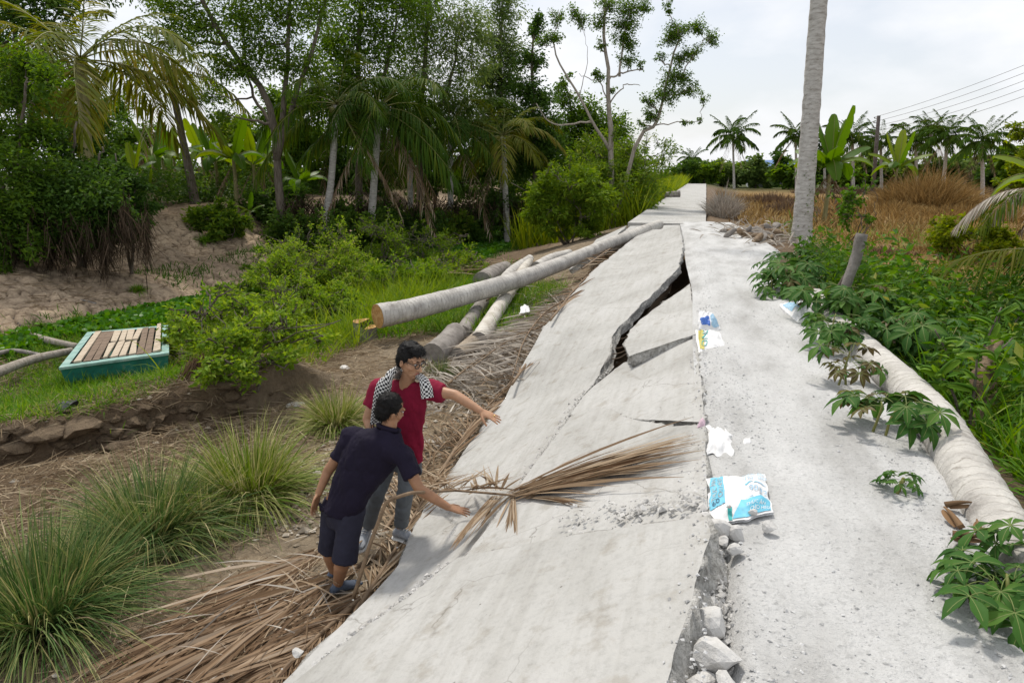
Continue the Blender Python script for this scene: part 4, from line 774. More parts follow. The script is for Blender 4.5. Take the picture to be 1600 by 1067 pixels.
# hanging dark roots under the overhanging shrubs
n = 6500; px = -60+285*g.random(n); px = px+12*np.sin(px*.21); P = np.array([at(a, 362+14*math.sin(a*.09)+g.normal(0, 20)-max(0, a-170)*.25, 19.5+g.normal(0, .6)) for a in px]); d = np.stack([g.normal(0, .3, n), g.normal(0, .3, n), -np.ones(n)], -1)
V, F = blades(P, d, g.uniform(.2, .9, n), .022, .1, 2, 'grass', 1.5, g); obj('hanging_roots', NB().add(V, F).mesh('hanging_roots', M_ROOT), kind='stuff')
n = 2000; px = g.uniform(440, 860, n); P = np.array([at(a, 322+g.normal(0, 9), 29.5+(a-440)*.02+g.normal(0, .5)) for a in px]); d = np.stack([g.normal(0, .4, n), g.normal(0, .4, n), -.6*np.ones(n)], -1)
V, F = blades(P, d, g.uniform(.4, 1.1, n), .04, .2, 2, 'grass', 1.5, g); obj('hanging_roots', NB().add(V, F).mesh('hanging_roots', M_ROOT), kind='stuff')
n = 1600; a = g.random(n); P = np.array([at(300+48*q+g.normal(0, 7), 575+g.normal(0, 8)-10*q, 9.6+g.normal(0, .15)) for q in a]); d = np.stack([g.normal(-.35, .25, n), g.normal(-.2, .2, n), -np.ones(n)], -1)
V, F = blades(P, d, g.uniform(.3, .95, n), .014, .1, 3, 'grass', 1.5, g); obj('dry_vine_curtain', NB().add(V, F).mesh('dry_vine_curtain', M_BRUSH), kind='stuff')
# ---- far left reeds along the road
x, y = clumped(-8.5, -2.6, 30, 105, 12000, g, .4, .25, 18); d_ = np.stack([g.normal(0, .22, len(x)), g.normal(0, .22, len(x)), np.ones(len(x))], -1)
V, F = blades(np.stack([x, y, H(x, y)], -1), d_, g.uniform(1.5, 3.0, len(x)), .06+.0006*y, .3, 3, 'grass', 1.2, g); obj('roadside_reeds', NB().add(V, F).mesh('roadside_reeds', M_YEL), kind='stuff')

# ---- right side: far field
for i, (px, cy, D, sc_, lab) in enumerate([(1145, 213, 92, .85, 'lone distant coconut palm just right of the road'), (1081, 250, 150, .8, 'tiny far palm at the end of the road'), (1243, 212, 82, .66, 'distant palm hidden partly by the big pale trunk'), (1287, 226, 88, .62, 'distant palm just right of the big pale trunk'), (1332, 216, 74, .66, 'distant palm left of the power pole'), (1376, 222, 78, .66, 'distant palm directly behind the power pole'), (1431, 222, 72, .66, 'distant palm behind the second banana plant'), (1454, 204, 84, .66, 'taller distant palm between two lower palms'), (1481, 214, 66, .62, 'distant palm with a bare leaning trunk right of the second banana plant'), (1535, 222, 62, .68, 'distant palm above the golden grass, farthest right')]):
    palm(lab, stand(px+(2 if i != 8 else -8), D), at(px, cy, D), (.18, .14), 'far', 22, sc_, 3, 20+i, 'distant coconut palms', nuts=0)
far_l = ['low far tree left of where the road ends', 'low far tree right where the road ends', 'far tree at the left end of the tree line beside the road', 'far bush left of the lone palm', 'far tree under the lone palm', 'far tree right of the lone palm', 'far tree over the blue roofed house', 'far bush right of the blue roofed house', 'far tree behind the big pale trunk', 'far tree right of the big pale trunk', 'far tree behind the first banana plant', 'far tree left of the power pole', 'far tree right of the power pole', 'far tree behind the second banana plant', 'far tree right of the second banana plant', 'far tree left of the leaning palm', 'far tree right of the leaning palm', 'far tree left of the last palm', 'far tree right of the last palm', 'far tree at the right edge of the picture', 'farthest low tree at the end of the road', 'far low bush at the end of the reeds']
for i, (px, D, r, top) in enumerate([(1076, 99, 24, 246), (1100, 98, 22, 250), (1128, 100, 24, 252), (1112, 120, 14, 262), (1150, 104, 26, 248), (1180, 98, 26, 240), (1206, 104, 26, 232), (1232, 92, 22, 250), (1262, 96, 26, 240), (1296, 92, 26, 236), (1322, 90, 24, 244), (1350, 92, 28, 240), (1388, 90, 28, 242), (1412, 88, 26, 244), (1446, 90, 30, 236), (1466, 84, 26, 240), (1500, 86, 28, 242), (1522, 82, 28, 236), (1560, 76, 34, 225), (1598, 70, 36, 205), (1098, 112, 26, 262), (1040, 120, 22, 258)]):
    g2 = np.random.default_rng(200+i); b = stand(px, D); hm = (285-top)*D/1066.7+b[2]*0; r = r*D/1066.7
    tree(far_l[i], b, [([(0, 0, -.3), (0, 0, hm*.6), (.2, .1, hm*.95)], .12)], ell((0, 0, hm*.55), (r, r*.8, hm*.45), 14, r*.42, g2), .42, .5, 1500, [M_DARKL, M_ACA, M_GREYL][i % 3], seed=200+i, group='distant tree line', twig=.1)
tree_px('leafy tree at the right edge with thin high branches', 1640, 30, [([(1640, 360, 0), (1630, 280, 0), (1600, 200, 0)], .1)], [(1598, 205, 18), (1585, 200, 10), (1610, 235, 24), (1575, 262, 12), (1590, 285, 20), (1625, 270, 30), (1560, 285, 8)], nleaf=2600, leaf=.13, lm=M_YEL, seed=31, group='trees on the right')
# dry field
x, y = clumped(.9, 12, 24.5, 62, 7000, g, .3, .36, 23); scatter_blades('dry_grass', x, y, .7*g.uniform(.4, 1.4, len(x)), .03+.0008*y, M_DRYFIELD, g, .4, 3, .45)
x, y = clumped(4, 30, 14, 60, 26000, g, .25, .40, 21); scatter_blades('dry_grass', x, y, .45*g.uniform(.4, 1.4, len(x)), .03+.0008*y, M_DRYFIELD, g, .4, 2, .5)
x, y = clumped(2.4, 16, 11, 32, 12000, g, .3, .46, 22); scatter_blades('field_grass', x, y, .28*g.uniform(.4, 1.4, len(x)), .02+.0008*y, M_GRASS, g, .4, 2, .5)
def dry_clump(label, px, py, R, h, n, m, seed, W=.03, name='dry_grass_clump', cat='dry grass', group='dry grass clumps in the field', D=None):
    q = np.random.default_rng(seed); b = stand(px, D) if D else ground(px, py); a = q.uniform(0, 2*PI, n); r_ = np.sqrt(q.random(n)); p = np.stack([np.cos(a)*r_*R[0], np.sin(a)*r_*R[1], q.random(n)*h*.35*(1-r_)], -1)
    d = np.stack([np.cos(a)*r_*.5+q.normal(0, .3, n), np.sin(a)*r_*.5+q.normal(0, .3, n), 1+0*a], -1); V, F = blades(p, d, h*q.uniform(.4, 1.0, n)*(1-.35*r_), W*q.uniform(.6, 1.4, n), .35, 3, 'grass', 1.2, q)
    t = root(name, label, cat, b, group); obj('blades', NB().add(V, F).mesh('dry_blades', m), t, kind='stuff'); return t
dry_clump('tall golden mound of dry grass below the second banana plant', 1445, 330, (2.4, 2.0), 3.9, 4600, M_DRYFIELD, 1, .035)
dry_clump('wide low golden mound of dry grass at the right', 1510, 345, (3.2, 1.6), 1.3, 3200, M_DRYFIELD, 2, .035)
dry_clump('golden dry grass left of the tall mound', 1392, 335, (2.2, 1.4), 1.2, 2200, M_DRYFIELD, 3, .035)
dry_clump('brown brush hedge right of the grey twig bundle', 1200, 322, (2.6, 1.6), 1.35, 2600, M_BRUSH, 4, .045)
dry_clump('brown brush left of the big pale trunk', 1232, 335, (1.6, 1.2), 1.2, 1800, M_BRUSH, 5, .04)
dry_clump('long brown brush row behind the tall golden mound', 1500, 303, (7, 2.5), 1.2, 3000, M_BRUSH, 6, .06)
dry_clump('brown brush row behind the first banana plant', 1330, 303, (6, 2.5), 1.2, 3000, M_BRUSH, 7, .06)
dry_clump('brown brush at the far right of the field', 1575, 320, (3, 2), 1.2, 2200, M_BRUSH, 8, .05)
dry_clump('low rusty grass patch on the green field', 1480, 395, (1.4, .7), .45, 900, M_DRYFIELD, 9, .02)
dry_clump('small rusty weed clump near the broken stake', 1385, 400, (.8, .5), .5, 600, M_BRUSH, 10, .02)
dry_clump('upright bundle of grey twigs at the road edge', 1130, 338, (.55, 1.6), 1.75, 1500, M_DRYG, 11, .02, 'twig_bundle', 'twigs', None)
bush('small yellow flowering bush on the right of the field', ground(1520, 402), (1.6, 1.0, .75), 14, .09, .4, 3600, M_YEL, 120, group='bushes on the right', stems=5)
bush('thin sapling with a few green leaves by the first banana plant', ground(1325, 385), (.8, .7, 1.5), 9, .10, .5, 420, M_WEED, 121, group='bushes on the right', stems=4, low=.6)
banana('banana plant with broad bright leaves right of the big pale trunk', ground(1287, 350), 4.5, 15, 51, 1, 'banana plants in the field', 8, 1.0)
banana('banana plant with one upright leaf above the golden mound', stand(1396, 44), 4.6, 9, 53, 1, 'banana plants in the field', 4, .95)
banana('banana plant at the right edge with one long leaf reaching in', stand(1648, 19), 3.6, 8, 55, 1, 'banana plants in the field', 3, 1.1)
banana('tiny banana sucker left of the big trunk foot', gz(1232, 372, -.1), .9, 5, 57, .5, 'banana plants in the field', 0, 1.4)
# big pale trunk in front of the sky
b = gz(1252, 381, -.12); top = at(1283, -2, float(np.hypot(b[0], b[1])*.992)); D0 = -math.sin(YAW)*b[0]+math.cos(YAW)*b[1]
palm('big pale coconut trunk rising out of the picture beside the gravel', b, at(1322, -470, D0), (.22, .18), 'near', 18, 1, 0, 61, bend=-.05, group='coconut palms')
t = root('trunk_moss', 'green moss and small ferns growing on the foot of the big trunk', 'moss', b)
q = np.random.default_rng(4); n = 380; a = q.uniform(0, 2*PI, n); z = 2.1*q.random(n)**1.2; P = np.stack([np.cos(a)*.24+.06*z*.3, np.sin(a)*.24, z+.1], -1); V, F = leaves(P, .07, .4, .2, q); obj('fern', NB().add(V, F).mesh('fern', M_DARKL, False), t, kind='stuff')

# ---- right foreground weeds
def weedbed(name, poly, n, hgt, size, m, aspect=.4, seed=0, droop=.2):
    q = np.random.default_rng(seed); x = q.uniform(poly[0], poly[1], n); y = q.uniform(poly[2], poly[3], n); xr = np.interp(y, GRX, GRV)+.32; k = (x > xr+.25*vnoise(y*1.3, y*0, 5)) & (fbm(x*.9, y*.9, seed)+.5 > .30); x, y = x[k], y[k]
    hh = hgt*(.45+1.1*vnoise(x*.9, y*.9, seed+4))*np.clip((x-np.interp(y, GRX, GRV))*1.6, .3, 1); z = H(x, y)+hh*q.random(len(x))**.6
    V, F = leaves(np.stack([x, y, z], -1), size*q.uniform(.5, 1.3, len(x)), aspect, droop, q, .2); obj(name, NB().add(V, F).mesh(name, m, False), kind='stuff')
weedbed('broadleaf_weeds', (1.3, 7.5, 2.2, 9), 15000, .95, .12, M_WEED, .42, 3)
weedbed('broadleaf_weeds', (1.3, 9, 7.5, 15), 15000, .8, .13, M_WEED, .42, 4)
weedbed('broadleaf_weeds', (1.5, 6.5, 3.5, 13), 9000, .75, .10, M_DARKL, .5, 6)
def rblades(x0, x1, y0, y1, n, L, W, m, seed, sp=.55, dr=.6):
    q = np.random.default_rng(seed); x = q.uniform(x0, x1, n); y = q.uniform(y0, y1, n); k = x > np.interp(y, GRX, GRV)+.45; x, y = x[k], y[k]
    scatter_blades('long_grass', x, y, L*q.uniform(.4, 1.3, len(x)), W, m, q, dr, 4, sp)
rblades(1.6, 4.6, 2.2, 7, 5200, .8, .018, M_GRASS, 1); rblades(1.5, 2.1, 2.6, 8, 700, .7, .016, M_GRASS, 5, .9, .7); rblades(1.6, 6, 6, 13, 4200, .75, .02, M_GRASSD, 2); rblades(1.5, 2.6, 2.0, 6.5, 900, .75, .02, M_WEED, 3, .7, .8)
# ------------------------------------------------------------------ logs
M_LOG = nmat('coconut_log', [(.28, (.22, .20, .18)), (.42, (.43, .41, .38)), (.6, (.56, .54, .50)), (.75, (.64, .62, .58))], 4.5, .9, [(26, .012), (70, .005)])
def ringed(m, step=.085, dark=.62):
    t = m.node_tree; b = [n for n in t.nodes if n.type == 'BSDF_PRINCIPLED'][0]; src = b.inputs['Base Color'].links[0].from_socket; a = t.nodes.new('ShaderNodeAttribute'); a.attribute_name = 'along'
    n = _noise(t, 5, 4); mu = t.nodes.new('ShaderNodeMath'); mu.operation = 'MULTIPLY_ADD'; mu.inputs[1].default_value = 6.283/step; ml = t.nodes.new('ShaderNodeMath'); ml.operation = 'MULTIPLY'; ml.inputs[1].default_value = 16
    t.links.new(n.outputs['Fac'], ml.inputs[0]); t.links.new(a.outputs['Fac'], mu.inputs[0]); t.links.new(ml.outputs[0], mu.inputs[2]); si = t.nodes.new('ShaderNodeMath'); si.operation = 'SINE'; t.links.new(mu.outputs[0], si.inputs[0])
    r = _ramp(t, si.outputs[0], [(.72, (1, 1, 1)), (.97, (dark, dark*.97, dark*.93))]); mx = t.nodes.new('ShaderNodeMixRGB'); mx.blend_type = 'MULTIPLY'; k = _ramp(t, _noise(t, 9, 4).outputs['Fac'], [(.38, (.1, .1, .1)), (.62, (1, 1, 1))]); t.links.new(k.outputs['Color'], mx.inputs['Fac'])
    t.links.new(src, mx.inputs['Color1']); t.links.new(r.outputs['Color'], mx.inputs['Color2']); t.links.new(mx.outputs['Color'], b.inputs['Base Color']); _bump(t, b, si.outputs[0], .002, .5); return m
ringed(M_LOG); ringed(M_BARK_PALM, .11, .66)
M_LOGD = nmat('weathered_log', [(.3, (.13, .115, .10)), (.6, (.30, .275, .25))], 5, .95, [(25, .015)])
M_CUT = nmat('fresh_cut_wood', [(.3, (.30, .14, .045)), (.5, (.50, .27, .10)), (.72, (.62, .42, .2))], 14, .8, [(60, .01), (18, .02)])
def log(label, pts, r0, r1, m=None, cut=None, k=14, group='logs on the slumped bank', name='log', rings=60, knob=0, seed=0):
    P = smooth_path(pts, rings); b = P[0].copy(); t = np.linspace(0, 1, rings); q = np.random.default_rng(seed)
    r = (r0+(r1-r0)*t)*(1+.006*np.sign(np.sin(np.arange(rings)*1.1))+q.normal(0, .012, rings))
    o = root(name, label, 'log', b, group); nb = NB(); V, F, C = tube(P-b, r, k, rough=.025, seed=seed); nb.add(V, F, 0); nb.F.append((C[k:], 0)); me = nb.mesh('log_bark', m or M_LOG); al = np.concatenate([[0], np.cumsum(np.linalg.norm(np.diff(P, axis=0), axis=1))]); me.attributes.new('along', 'FLOAT', 'POINT').data.foreach_set('value', np.concatenate([np.repeat(al, k), [0, al[-1]]])); obj('bark', me, o)
    T = unit(P[0]-P[1]); V2 = V[:k]+T*.004; obj('cut_face', NB().add(np.vstack([V2, V2.mean(0)[None]+T*.012]), np.stack([(np.arange(k)+1) % k, np.arange(k), np.full(k, k)], -1)).mesh('cut_face', cut or M_LOGD, False), o)
    return o
log('long pale coconut log with a fresh orange cut, reaching up to the road', [at(590, 494, 12.75), at(640, 484, 13.2), at(720, 463, 14.1), at(800, 440, 15.2), at(880, 411, 16.9), at(950, 382, 18.9), at(1030, 351, 21.2)], .235, .15, cut=M_CUT, k=18, rings=90)
b = ground(571, 532); b[2] -= .1
t = root('stump', 'short cut stump with orange wood at the end of the long pale log', 'stump', b)
nb = NB(); P = np.array([(0, 0, -.1), (0, 0, .2), (0, 0, .40)]); V, F, C = tube(P, [.30, .265, .25], 16, rough=.04, seed=4); V[32:48, 2] += np.where(V[32:48, 0] < .03, .10, -.02); nb.add(V[:48], F); obj('bark', nb.mesh('stump_bark', M_LOGD), t)
top = V[32:48]; L = top[top[:, 0] < .03]; Rr = top[top[:, 0] >= .03]
def fan(P): c = P.mean(0)[None]; k = len(P); return np.vstack([P, c]), np.stack([np.arange(k), (np.arange(k)+1) % k, np.full(k, k)], -1)
o_ = np.argsort(np.arctan2(top[:, 1], top[:, 0])); tp = top[o_]
c1 = tp.copy(); c1[:, 2] = .505; c1 = np.vstack([c1[c1[:, 0] < .03]*[.96, .96, 1]]); c1 = c1[np.argsort(np.arctan2(c1[:, 1], c1[:, 0]+.12))]; obj('cut_face', NB().add(*fan(c1)).mesh('cut_face', M_CUT, False), t)
c2 = tp.copy(); c2[:, 2] = .385; c2 = c2[c2[:, 0] >= .0]*[.96, .96, 1]; c2 = c2[np.argsort(np.arctan2(c2[:, 1], c2[:, 0]-.12))]; obj('cut_face', NB().add(*fan(c2)).mesh('cut_face', M_CUT, False), t)
log('white barkless log pointing up under the long pale log', [gz(748, 532, -1.28), gz(775, 488, -1.2), gz(800, 450, -1.1), gz(826, 408, -1.0)], .16, .14, nmat('barkless_log', [(.3, (.38, .34, .28)), (.6, (.60, .57, .51))], 4, .85, [(20, .02)]), seed=2)
log('weathered grey log beside the small grass tuft', [gz(676, 556, -1.35), gz(695, 540, -1.3), gz(712, 520, -1.25)], .22, .2, M_LOGD, seed=3, rings=24)
log('short brown sawn log in front of the white log', [gz(716, 556, -1.38), gz(738, 536, -1.32), gz(752, 522, -1.28)], .15, .12, nmat('brown_log', [(.3, (.18, .14, .10)), (.6, (.36, .30, .23))], 5, .9, [(25, .015)]), seed=4, rings=24)
log('dark log behind the short brown log', [gz(722, 520, -1.35), gz(742, 490, -1.3), gz(756, 470, -1.25)], .15, .14, M_LOGD, seed=5, rings=24)
log('thin pale trunk lying behind the long log, left of its middle', [gz(778, 452, -1.1), gz(800, 424, -1.0), gz(828, 404, -.95)], .16, .12, seed=6, rings=24)
log('second pale trunk behind the long log near the dead fronds', [gz(838, 418, -.85), gz(862, 404, -.8), gz(890, 396, -.75)], .16, .13, seed=7, rings=24)
log('dark log stub beyond the middle of the long log', [gz(753, 440, -1.3), gz(772, 428, -1.3), gz(790, 420, -1.3)], .28, .24, M_LOGD, seed=8, rings=24)
log('old coconut log along the right edge of the gravel under cassava leaves', [(1.50, 9.6, .02), (1.44, 8.4, .04), (1.5, 7.2, .03), (1.58, 6.0, .02), (1.6, 5.0, .02), (1.52, 4.1, .0), (1.46, 3.3, -.02), (1.50, 2.2, -.06), (1.6, .6, -.1)], .14, .135, M_LOG, cut=M_LOGD, k=18, group='logs beside the gravel', rings=160, seed=9)
log('fallen log lying across the left side of the far road', [at(1062, 303, 46), at(1042, 305, 46), at(1020, 307, 46.5)], .22, .2, M_LOGD, group='logs beside the gravel', seed=10, rings=24)
for i, (pts, r0, r1, m, lab) in enumerate([([(46, 524, -1.9), (85, 534, -1.85), (122, 541, -1.85)], .09, .06, M_BARK_PALE, 'bent pale branch left of the planked boat'), ([(-20, 588, -1.75), (50, 562, -1.8), (112, 548, -1.82)], .10, .07, M_BARK_PALE, 'pale trunk lying left of the boat corner'), ([(16, 492, -1.6), (36, 512, -1.8), (58, 532, -1.95)], .03, .05, M_BARK_DARK, 'dark stick standing up at the far left of the mud'), ([(-30, 560, -1.8), (20, 548, -1.85), (70, 556, -1.85)], .05, .04, M_LOGD, 'thin grey branch at the left edge'), ([(60, 470, -1.6), (110, 466, -1.55), (150, 474, -1.6)], .03, .02, M_LOGD, 'thin branch lying on the mud slope')]):
    log(lab, [gz(*q) for q in pts], r0, r1, m, group='driftwood at the left', name='branch', rings=20, k=8, seed=20+i)
single('stick', add_tube(NB(), smooth_path([gz(246, 676, -1.75)-gz(246, 676, -1.75), at(262, 628, 9.5)-gz(246, 676, -1.75), at(281, 588, 9.75)-gz(246, 676, -1.75)], 12), np.linspace(.03, .02, 12), 7).mesh('stick', M_BARK_PALM), 'grey stick leaning on the slumped bank below the leafy bush', 'stick', gz(246, 676, -1.75))
b = gz(1312, 484, -.1); single('stake', add_tube(NB(), smooth_path([(0, 0, -.1), (.05, 0, .35), (.12, .05, .62), (.17, .08, .98)], 14), np.linspace(.055, .075, 14), 9, rough=.1).mesh('stake', M_LOGD), 'broken wooden stake standing in the weeds behind the right log', 'stake', b)
single('stake', add_tube(NB(), smooth_path([(0, 0, -.1), (.1, 0, .25), (.22, .05, .5)], 10), np.linspace(.04, .03, 10), 7, rough=.1).mesh('stake', M_BARK_DARK), 'dark thin stake leaning beside the broken stake', 'stake', b+np.array([-.12, .15, 0]))

# ------------------------------------------------------------------ dry palm fronds
def frond_on(label, path, ll, n, m, w=.03, sweep=.75, hang=.10, nrm=(0, 0, 1), seed=0, r=.018, jit=.03, bare=.05, lift=.04, group='dry palm fronds along the slab foot', name='dry_palm_frond', seg=4, cat='palm frond', sides=(1, -1)):
    q = np.random.default_rng(seed); P = smooth_path(path, 24); b = P[0].copy(); P = P-b; t = np.linspace(0, 1, 24); T = unit(np.gradient(P, axis=0))
    o = root(name, label, cat, b, group); obj('stalk', add_tube(NB(), P, r*(1-.8*t)+.003, 6).mesh('frond_stalk', M_RACH), o)
    u = np.clip(np.repeat(np.linspace(bare, .995, n), len(sides))+q.normal(0, .01, n*len(sides)), 0, 1); sd = np.tile(np.array(sides, float), n)
    p0 = np.stack([np.interp(u, t, P[:, k]) for k in range(3)], -1); tt = unit(np.stack([np.interp(u, t, T[:, k]) for k in range(3)], -1)); N = unit(np.array(nrm, float))
    lat = unit(np.cross(N, tt))*sd[:, None]; sw = np.clip(sweep+q.normal(0, .05, len(u)), .1, .985)[:, None]
    d = tt*sw+lat*np.sqrt(1-sw**2)+N*(lift+q.normal(0, .035, (len(u), 1)))+q.normal(0, jit*.5, (len(u), 3))
    l = ll*(np.sin(PI*np.clip(.15+.8*u, 0, 1))**.5)*q.uniform(.6, 1.15, len(u)); V, F = blades(p0, d, l, w*q.uniform(.5, 1.2, len(u)), hang*q.uniform(.5, 1.5, len(u)), seg, 'leaf', .9, q)
    obj('leaflets', NB().add(V, F).mesh('dry_leaflets', m), o, kind='stuff'); return o
def gpath(pts, z): return [gz(x, y, z+(k[0] if k else 0)) for x, y, *k in pts]
SN = (-.45, 0, .9)
for i, (pts, z, ll, n, m, w, sw, lab) in enumerate([
    ([(565, 832), (470, 885), (330, 965), (185, 1080)], -1.34, 1.35, 70, M_DRYB, .034, .965, 'longest brown dry frond sweeping past the grass tufts to the bottom left'),
    ([(590, 868), (480, 930), (360, 1010), (250, 1110)], -1.28, 1.25, 66, M_DRYB, .034, .96, 'brown dry frond just in front of the longest one'),
    ([(610, 900), (500, 985), (400, 1065), (330, 1130)], -1.22, 1.0, 56, M_DRYB, .03, .95, 'third brown dry frond at the bottom, nearest the slab edge'),
    ([(548, 950), (490, 1000), (430, 1060), (380, 1130)], -1.2, .6, 44, M_DRYB, .026, .85, 'short brown dry frond with tangled leaflets near the bottom'),
    ([(470, 1110), (545, 1010), (600, 930), (640, 850)], -1.16, .55, 44, M_DRY, .028, .85, 'dry frond lying tight against the lower slab edge'),
    ([(560, 950), (612, 868), (655, 792), (690, 730)], -1.13, .6, 46, M_DRY, .03, .85, 'dry frond under the feet of the man in red'),
    ([(600, 830), (640, 770), (680, 710), (735, 650)], -1.28, .7, 46, M_DRY, .03, .8, 'pale dry frond rising between the two men and the slab'),
    ([(580, 800), (600, 760), (640, 715), (690, 690)], -1.3, .6, 40, M_DRYG, .028, .7, 'grey dry frond behind the legs of the man in red'),
    ([(690, 735), (740, 660), (790, 605), (835, 555)], -1.27, .75, 46, M_DRYB, .034, .9, 'brown dry frond along the slab edge beyond the pointing hand'),
    ([(865, 500), (835, 515), (790, 535), (735, 575)], -1.05, 1.0, 46, M_DRYG, .04, .55, 'grey frond with leaflets drooping over the stones, right of the logs'),
    ([(880, 470), (850, 490), (820, 530), (800, 590)], -1.0, .9, 44, M_DRYG, .04, .6, 'grey frond hanging down beside the slab edge'),
    ([(700, 600), (730, 575), (765, 550), (800, 540)], -1.33, .7, 30, M_DRYG, .035, .7, 'fan of grey leaflets in front of the short brown log'),
    ([(800, 600), (850, 530), (890, 475), (930, 430)], -.95, .9, 46, M_DRYB, .04, .92, 'brown frond strip along the upper slab edge'),
    ([(860, 500), (920, 430), (985, 385), (1045, 350)], -.55, 1.2, 56, M_DRYB, .045, .95, 'long brown frond lying on the far end of the slab beneath the log'),
    ([(760, 470), (800, 440), (850, 420), (900, 405)], -1.05, .9, 40, M_DRYG, .04, .6, 'grey frond tangled behind the middle of the long log'),
    ([(910, 420), (960, 385), (1010, 360), (1050, 350)], -.35, .7, 36, M_DRY, .04, .85, 'pale dry frond at the far tip of the long log'),
    ([(690, 430), (740, 415), (790, 405), (830, 410)], -1.25, .9, 40, M_DRY, .05, .5, 'dry frond heap at the edge of the green canal bed')]):
    frond_on(lab, gpath(pts, z-(.15 if i < 8 else .04)), ll*1.05, int(n*1.25), m, w*.7, sw, .10, SN if i in (4, 5, 8, 12, 13) else (0, 0, 1), 30+i)
# loose tangle of dry leaflets at the slab foot
q = np.random.default_rng(8); n = 520; u = q.random(n); TP = resample([gz(430, 1090, -1.22), gz(560, 960, -1.22), gz(640, 840, -1.25), gz(720, 700, -1.3), gz(800, 600, -1.15), gz(900, 455, -.75), gz(985, 372, -.5)], n); TP = TP[q.permutation(n)]+q.normal(0, 1, (n, 3))*[.16, .2, .02]+[-.22, 0, -.06]
a = q.uniform(0, 2*PI, n); V, F = blades(TP, np.stack([np.cos(a), np.sin(a)+.6, q.normal(.12, .2, n)], -1), q.uniform(.25, .7, n), .014, .25, 4, 'leaf', 1.2, q); obj('dry_leaf_litter', NB().add(V, F).mesh('dry_leaf_litter', M_DRY), kind='stuff')
q = np.random.default_rng(9); n = 70; TP = resample([gz(300, 1060, -1.45), gz(430, 960, -1.4), gz(560, 870, -1.4)], n)[q.permutation(n)]+q.normal(0, 1, (n, 3))*[.3, .3, .04]; a = q.uniform(0, 2*PI, n)
V, F = blades(TP, np.stack([np.cos(a), np.sin(a), q.normal(.1, .2, n)], -1), q.uniform(.25, .6, n), .012, .2, 4, 'leaf', 1.2, q); obj('dry_leaf_litter', NB().add(V, F).mesh('dry_leaf_litter', M_DRYG), kind='stuff')
# the broken frond over the slab
def onslab(x, y, dz=.0): return gp(x, y, .52, .045+dz)
pth = [gz(552, 935, -1.25), at(578, 850, 4.25), at(604, 782, 4.28), at(640, 770, 4.2), onslab(712, 766, .12), onslab(760, 770, .08), onslab(806, 774, .05)]
b = pth[0].copy(); t = root('dry_palm_frond', 'broken dry frond bent across the slab, its leaflets fanned to the gravel', 'palm frond', b, 'dry palm fronds along the slab foot')
SP = resample(pth, 40)-b; obj('stalk', add_tube(NB(), SP, np.linspace(.015, .008, 40), 7).mesh('frond_stalk', M_RACH), t)
q = np.random.default_rng(12); P0 = []; TG = []; 
for k in range(150):
    f = q.random(); P0.append(onslab(790+40*q.random(), 772+4*q.normal(), .04)); TG.append(onslab(900+205*q.random()**.6, 0, .05) if 0 else onslab(920+200*f**.7, 742-(920+200*f**.7-920)*.30+q.normal(0, 17), .03+.05*q.random()))
for k in range(34): P0.append(onslab(690+100*q.random(), 766, .05)); TG.append(onslab(730+90*q.random(), 745+12*q.normal(), .06+.08*q.random()))
for k in range(26): P0.append(onslab(600+120*q.random(), 768, .08)); x = q.uniform(620, 760); TG.append(onslab(x, 742+10*q.normal(), .15))
for k in range(12): P0.append(onslab(798+8*q.random(), 776, .03)); TG.append(onslab(798+12*q.normal(), 830+5*q.normal(), .01))
for k in range(20): P0.append(onslab(770+30*q.random(), 774, .03)); f = q.uniform(.4, 1); TG.append(onslab(790-100*f+5*q.normal(), 785+85*f, .015))
for k in range(8): P0.append(onslab(820+20*q.random(), 778, .03)); TG.append(onslab(880+50*q.random(), 780+18*q.random(), .01))
P0 = np.array(P0); TG = np.array(TG); d = TG-P0; L = np.linalg.norm(d, axis=1); d = unit(d)+np.array([0, 0, .10]); V, F = blades(P0-b, d, L, q.uniform(.010, .026, len(L)), .10, 6, 'leaf', .9, q)
obj('leaflets', NB().add(V, F).mesh('dry_leaflets', M_DRY), t, kind='stuff')

# ------------------------------------------------------------------ rubble and chunks
def chunk(label, p, r, seed, m=None, flat_=.75, name='concrete_chunk', cat='rubble', group='concrete chunks in the trench'):
    V, F = rock_arrays(r, seed, flat_); V = rotz(V, seed*1.3); return single(name, NB().add(V, F).mesh(name, m or M_ROCK, False), label, cat, p, group)
for i, (x, y, rp, z, lab) in enumerate([(1124, 826, 26, .03, 'angular concrete chunk at the lower left corner of the blue print sack'), (1152, 832, 20, .02, 'concrete chunk tucked under the lower edge of the blue print sack'), (1203, 824, 12, .03, 'small flat stone at the lower right of the blue print sack'), (1104, 862, 22, .0, 'concrete chunk at the start of the trench'), (1122, 866, 13, .0, 'small chunk second in the trench'), (1150, 858, 14, .02, 'pale yellowish chunk beside the trench'), (1103, 918, 14, -.06, 'small dark chunk inside the trench'),
        (1108, 945, 20, -.05, 'chunk in the trench above the two big ones'), (1112, 975, 30, -.03, 'upper of the two big chunks in the trench'), (1120, 1024, 42, -.02, 'biggest chunk in the trench near the bottom edge'), (1098, 1070, 26, -.06, 'chunk at the bottom edge of the picture by the slab'), (1138, 1072, 26, -.02, 'chunk half buried in gravel at the bottom edge'), (1175, 800, 9, .04, 'tiny pale stone lying on the gravel by the sack'), (1130, 846, 12, .01, 'small chunk between the corner chunk and the trench')]):
    p = gz(x, y, z); chunk(lab, p, rp*np.linalg.norm(p-_C)/1066.7, 300+i)
q = np.random.default_rng(21)
M_CRUMB = nmat('concrete_crumb', [(.3, (.42, .41, .39)), (.6, (.56, .55, .53))], 14, .9, island=.5)
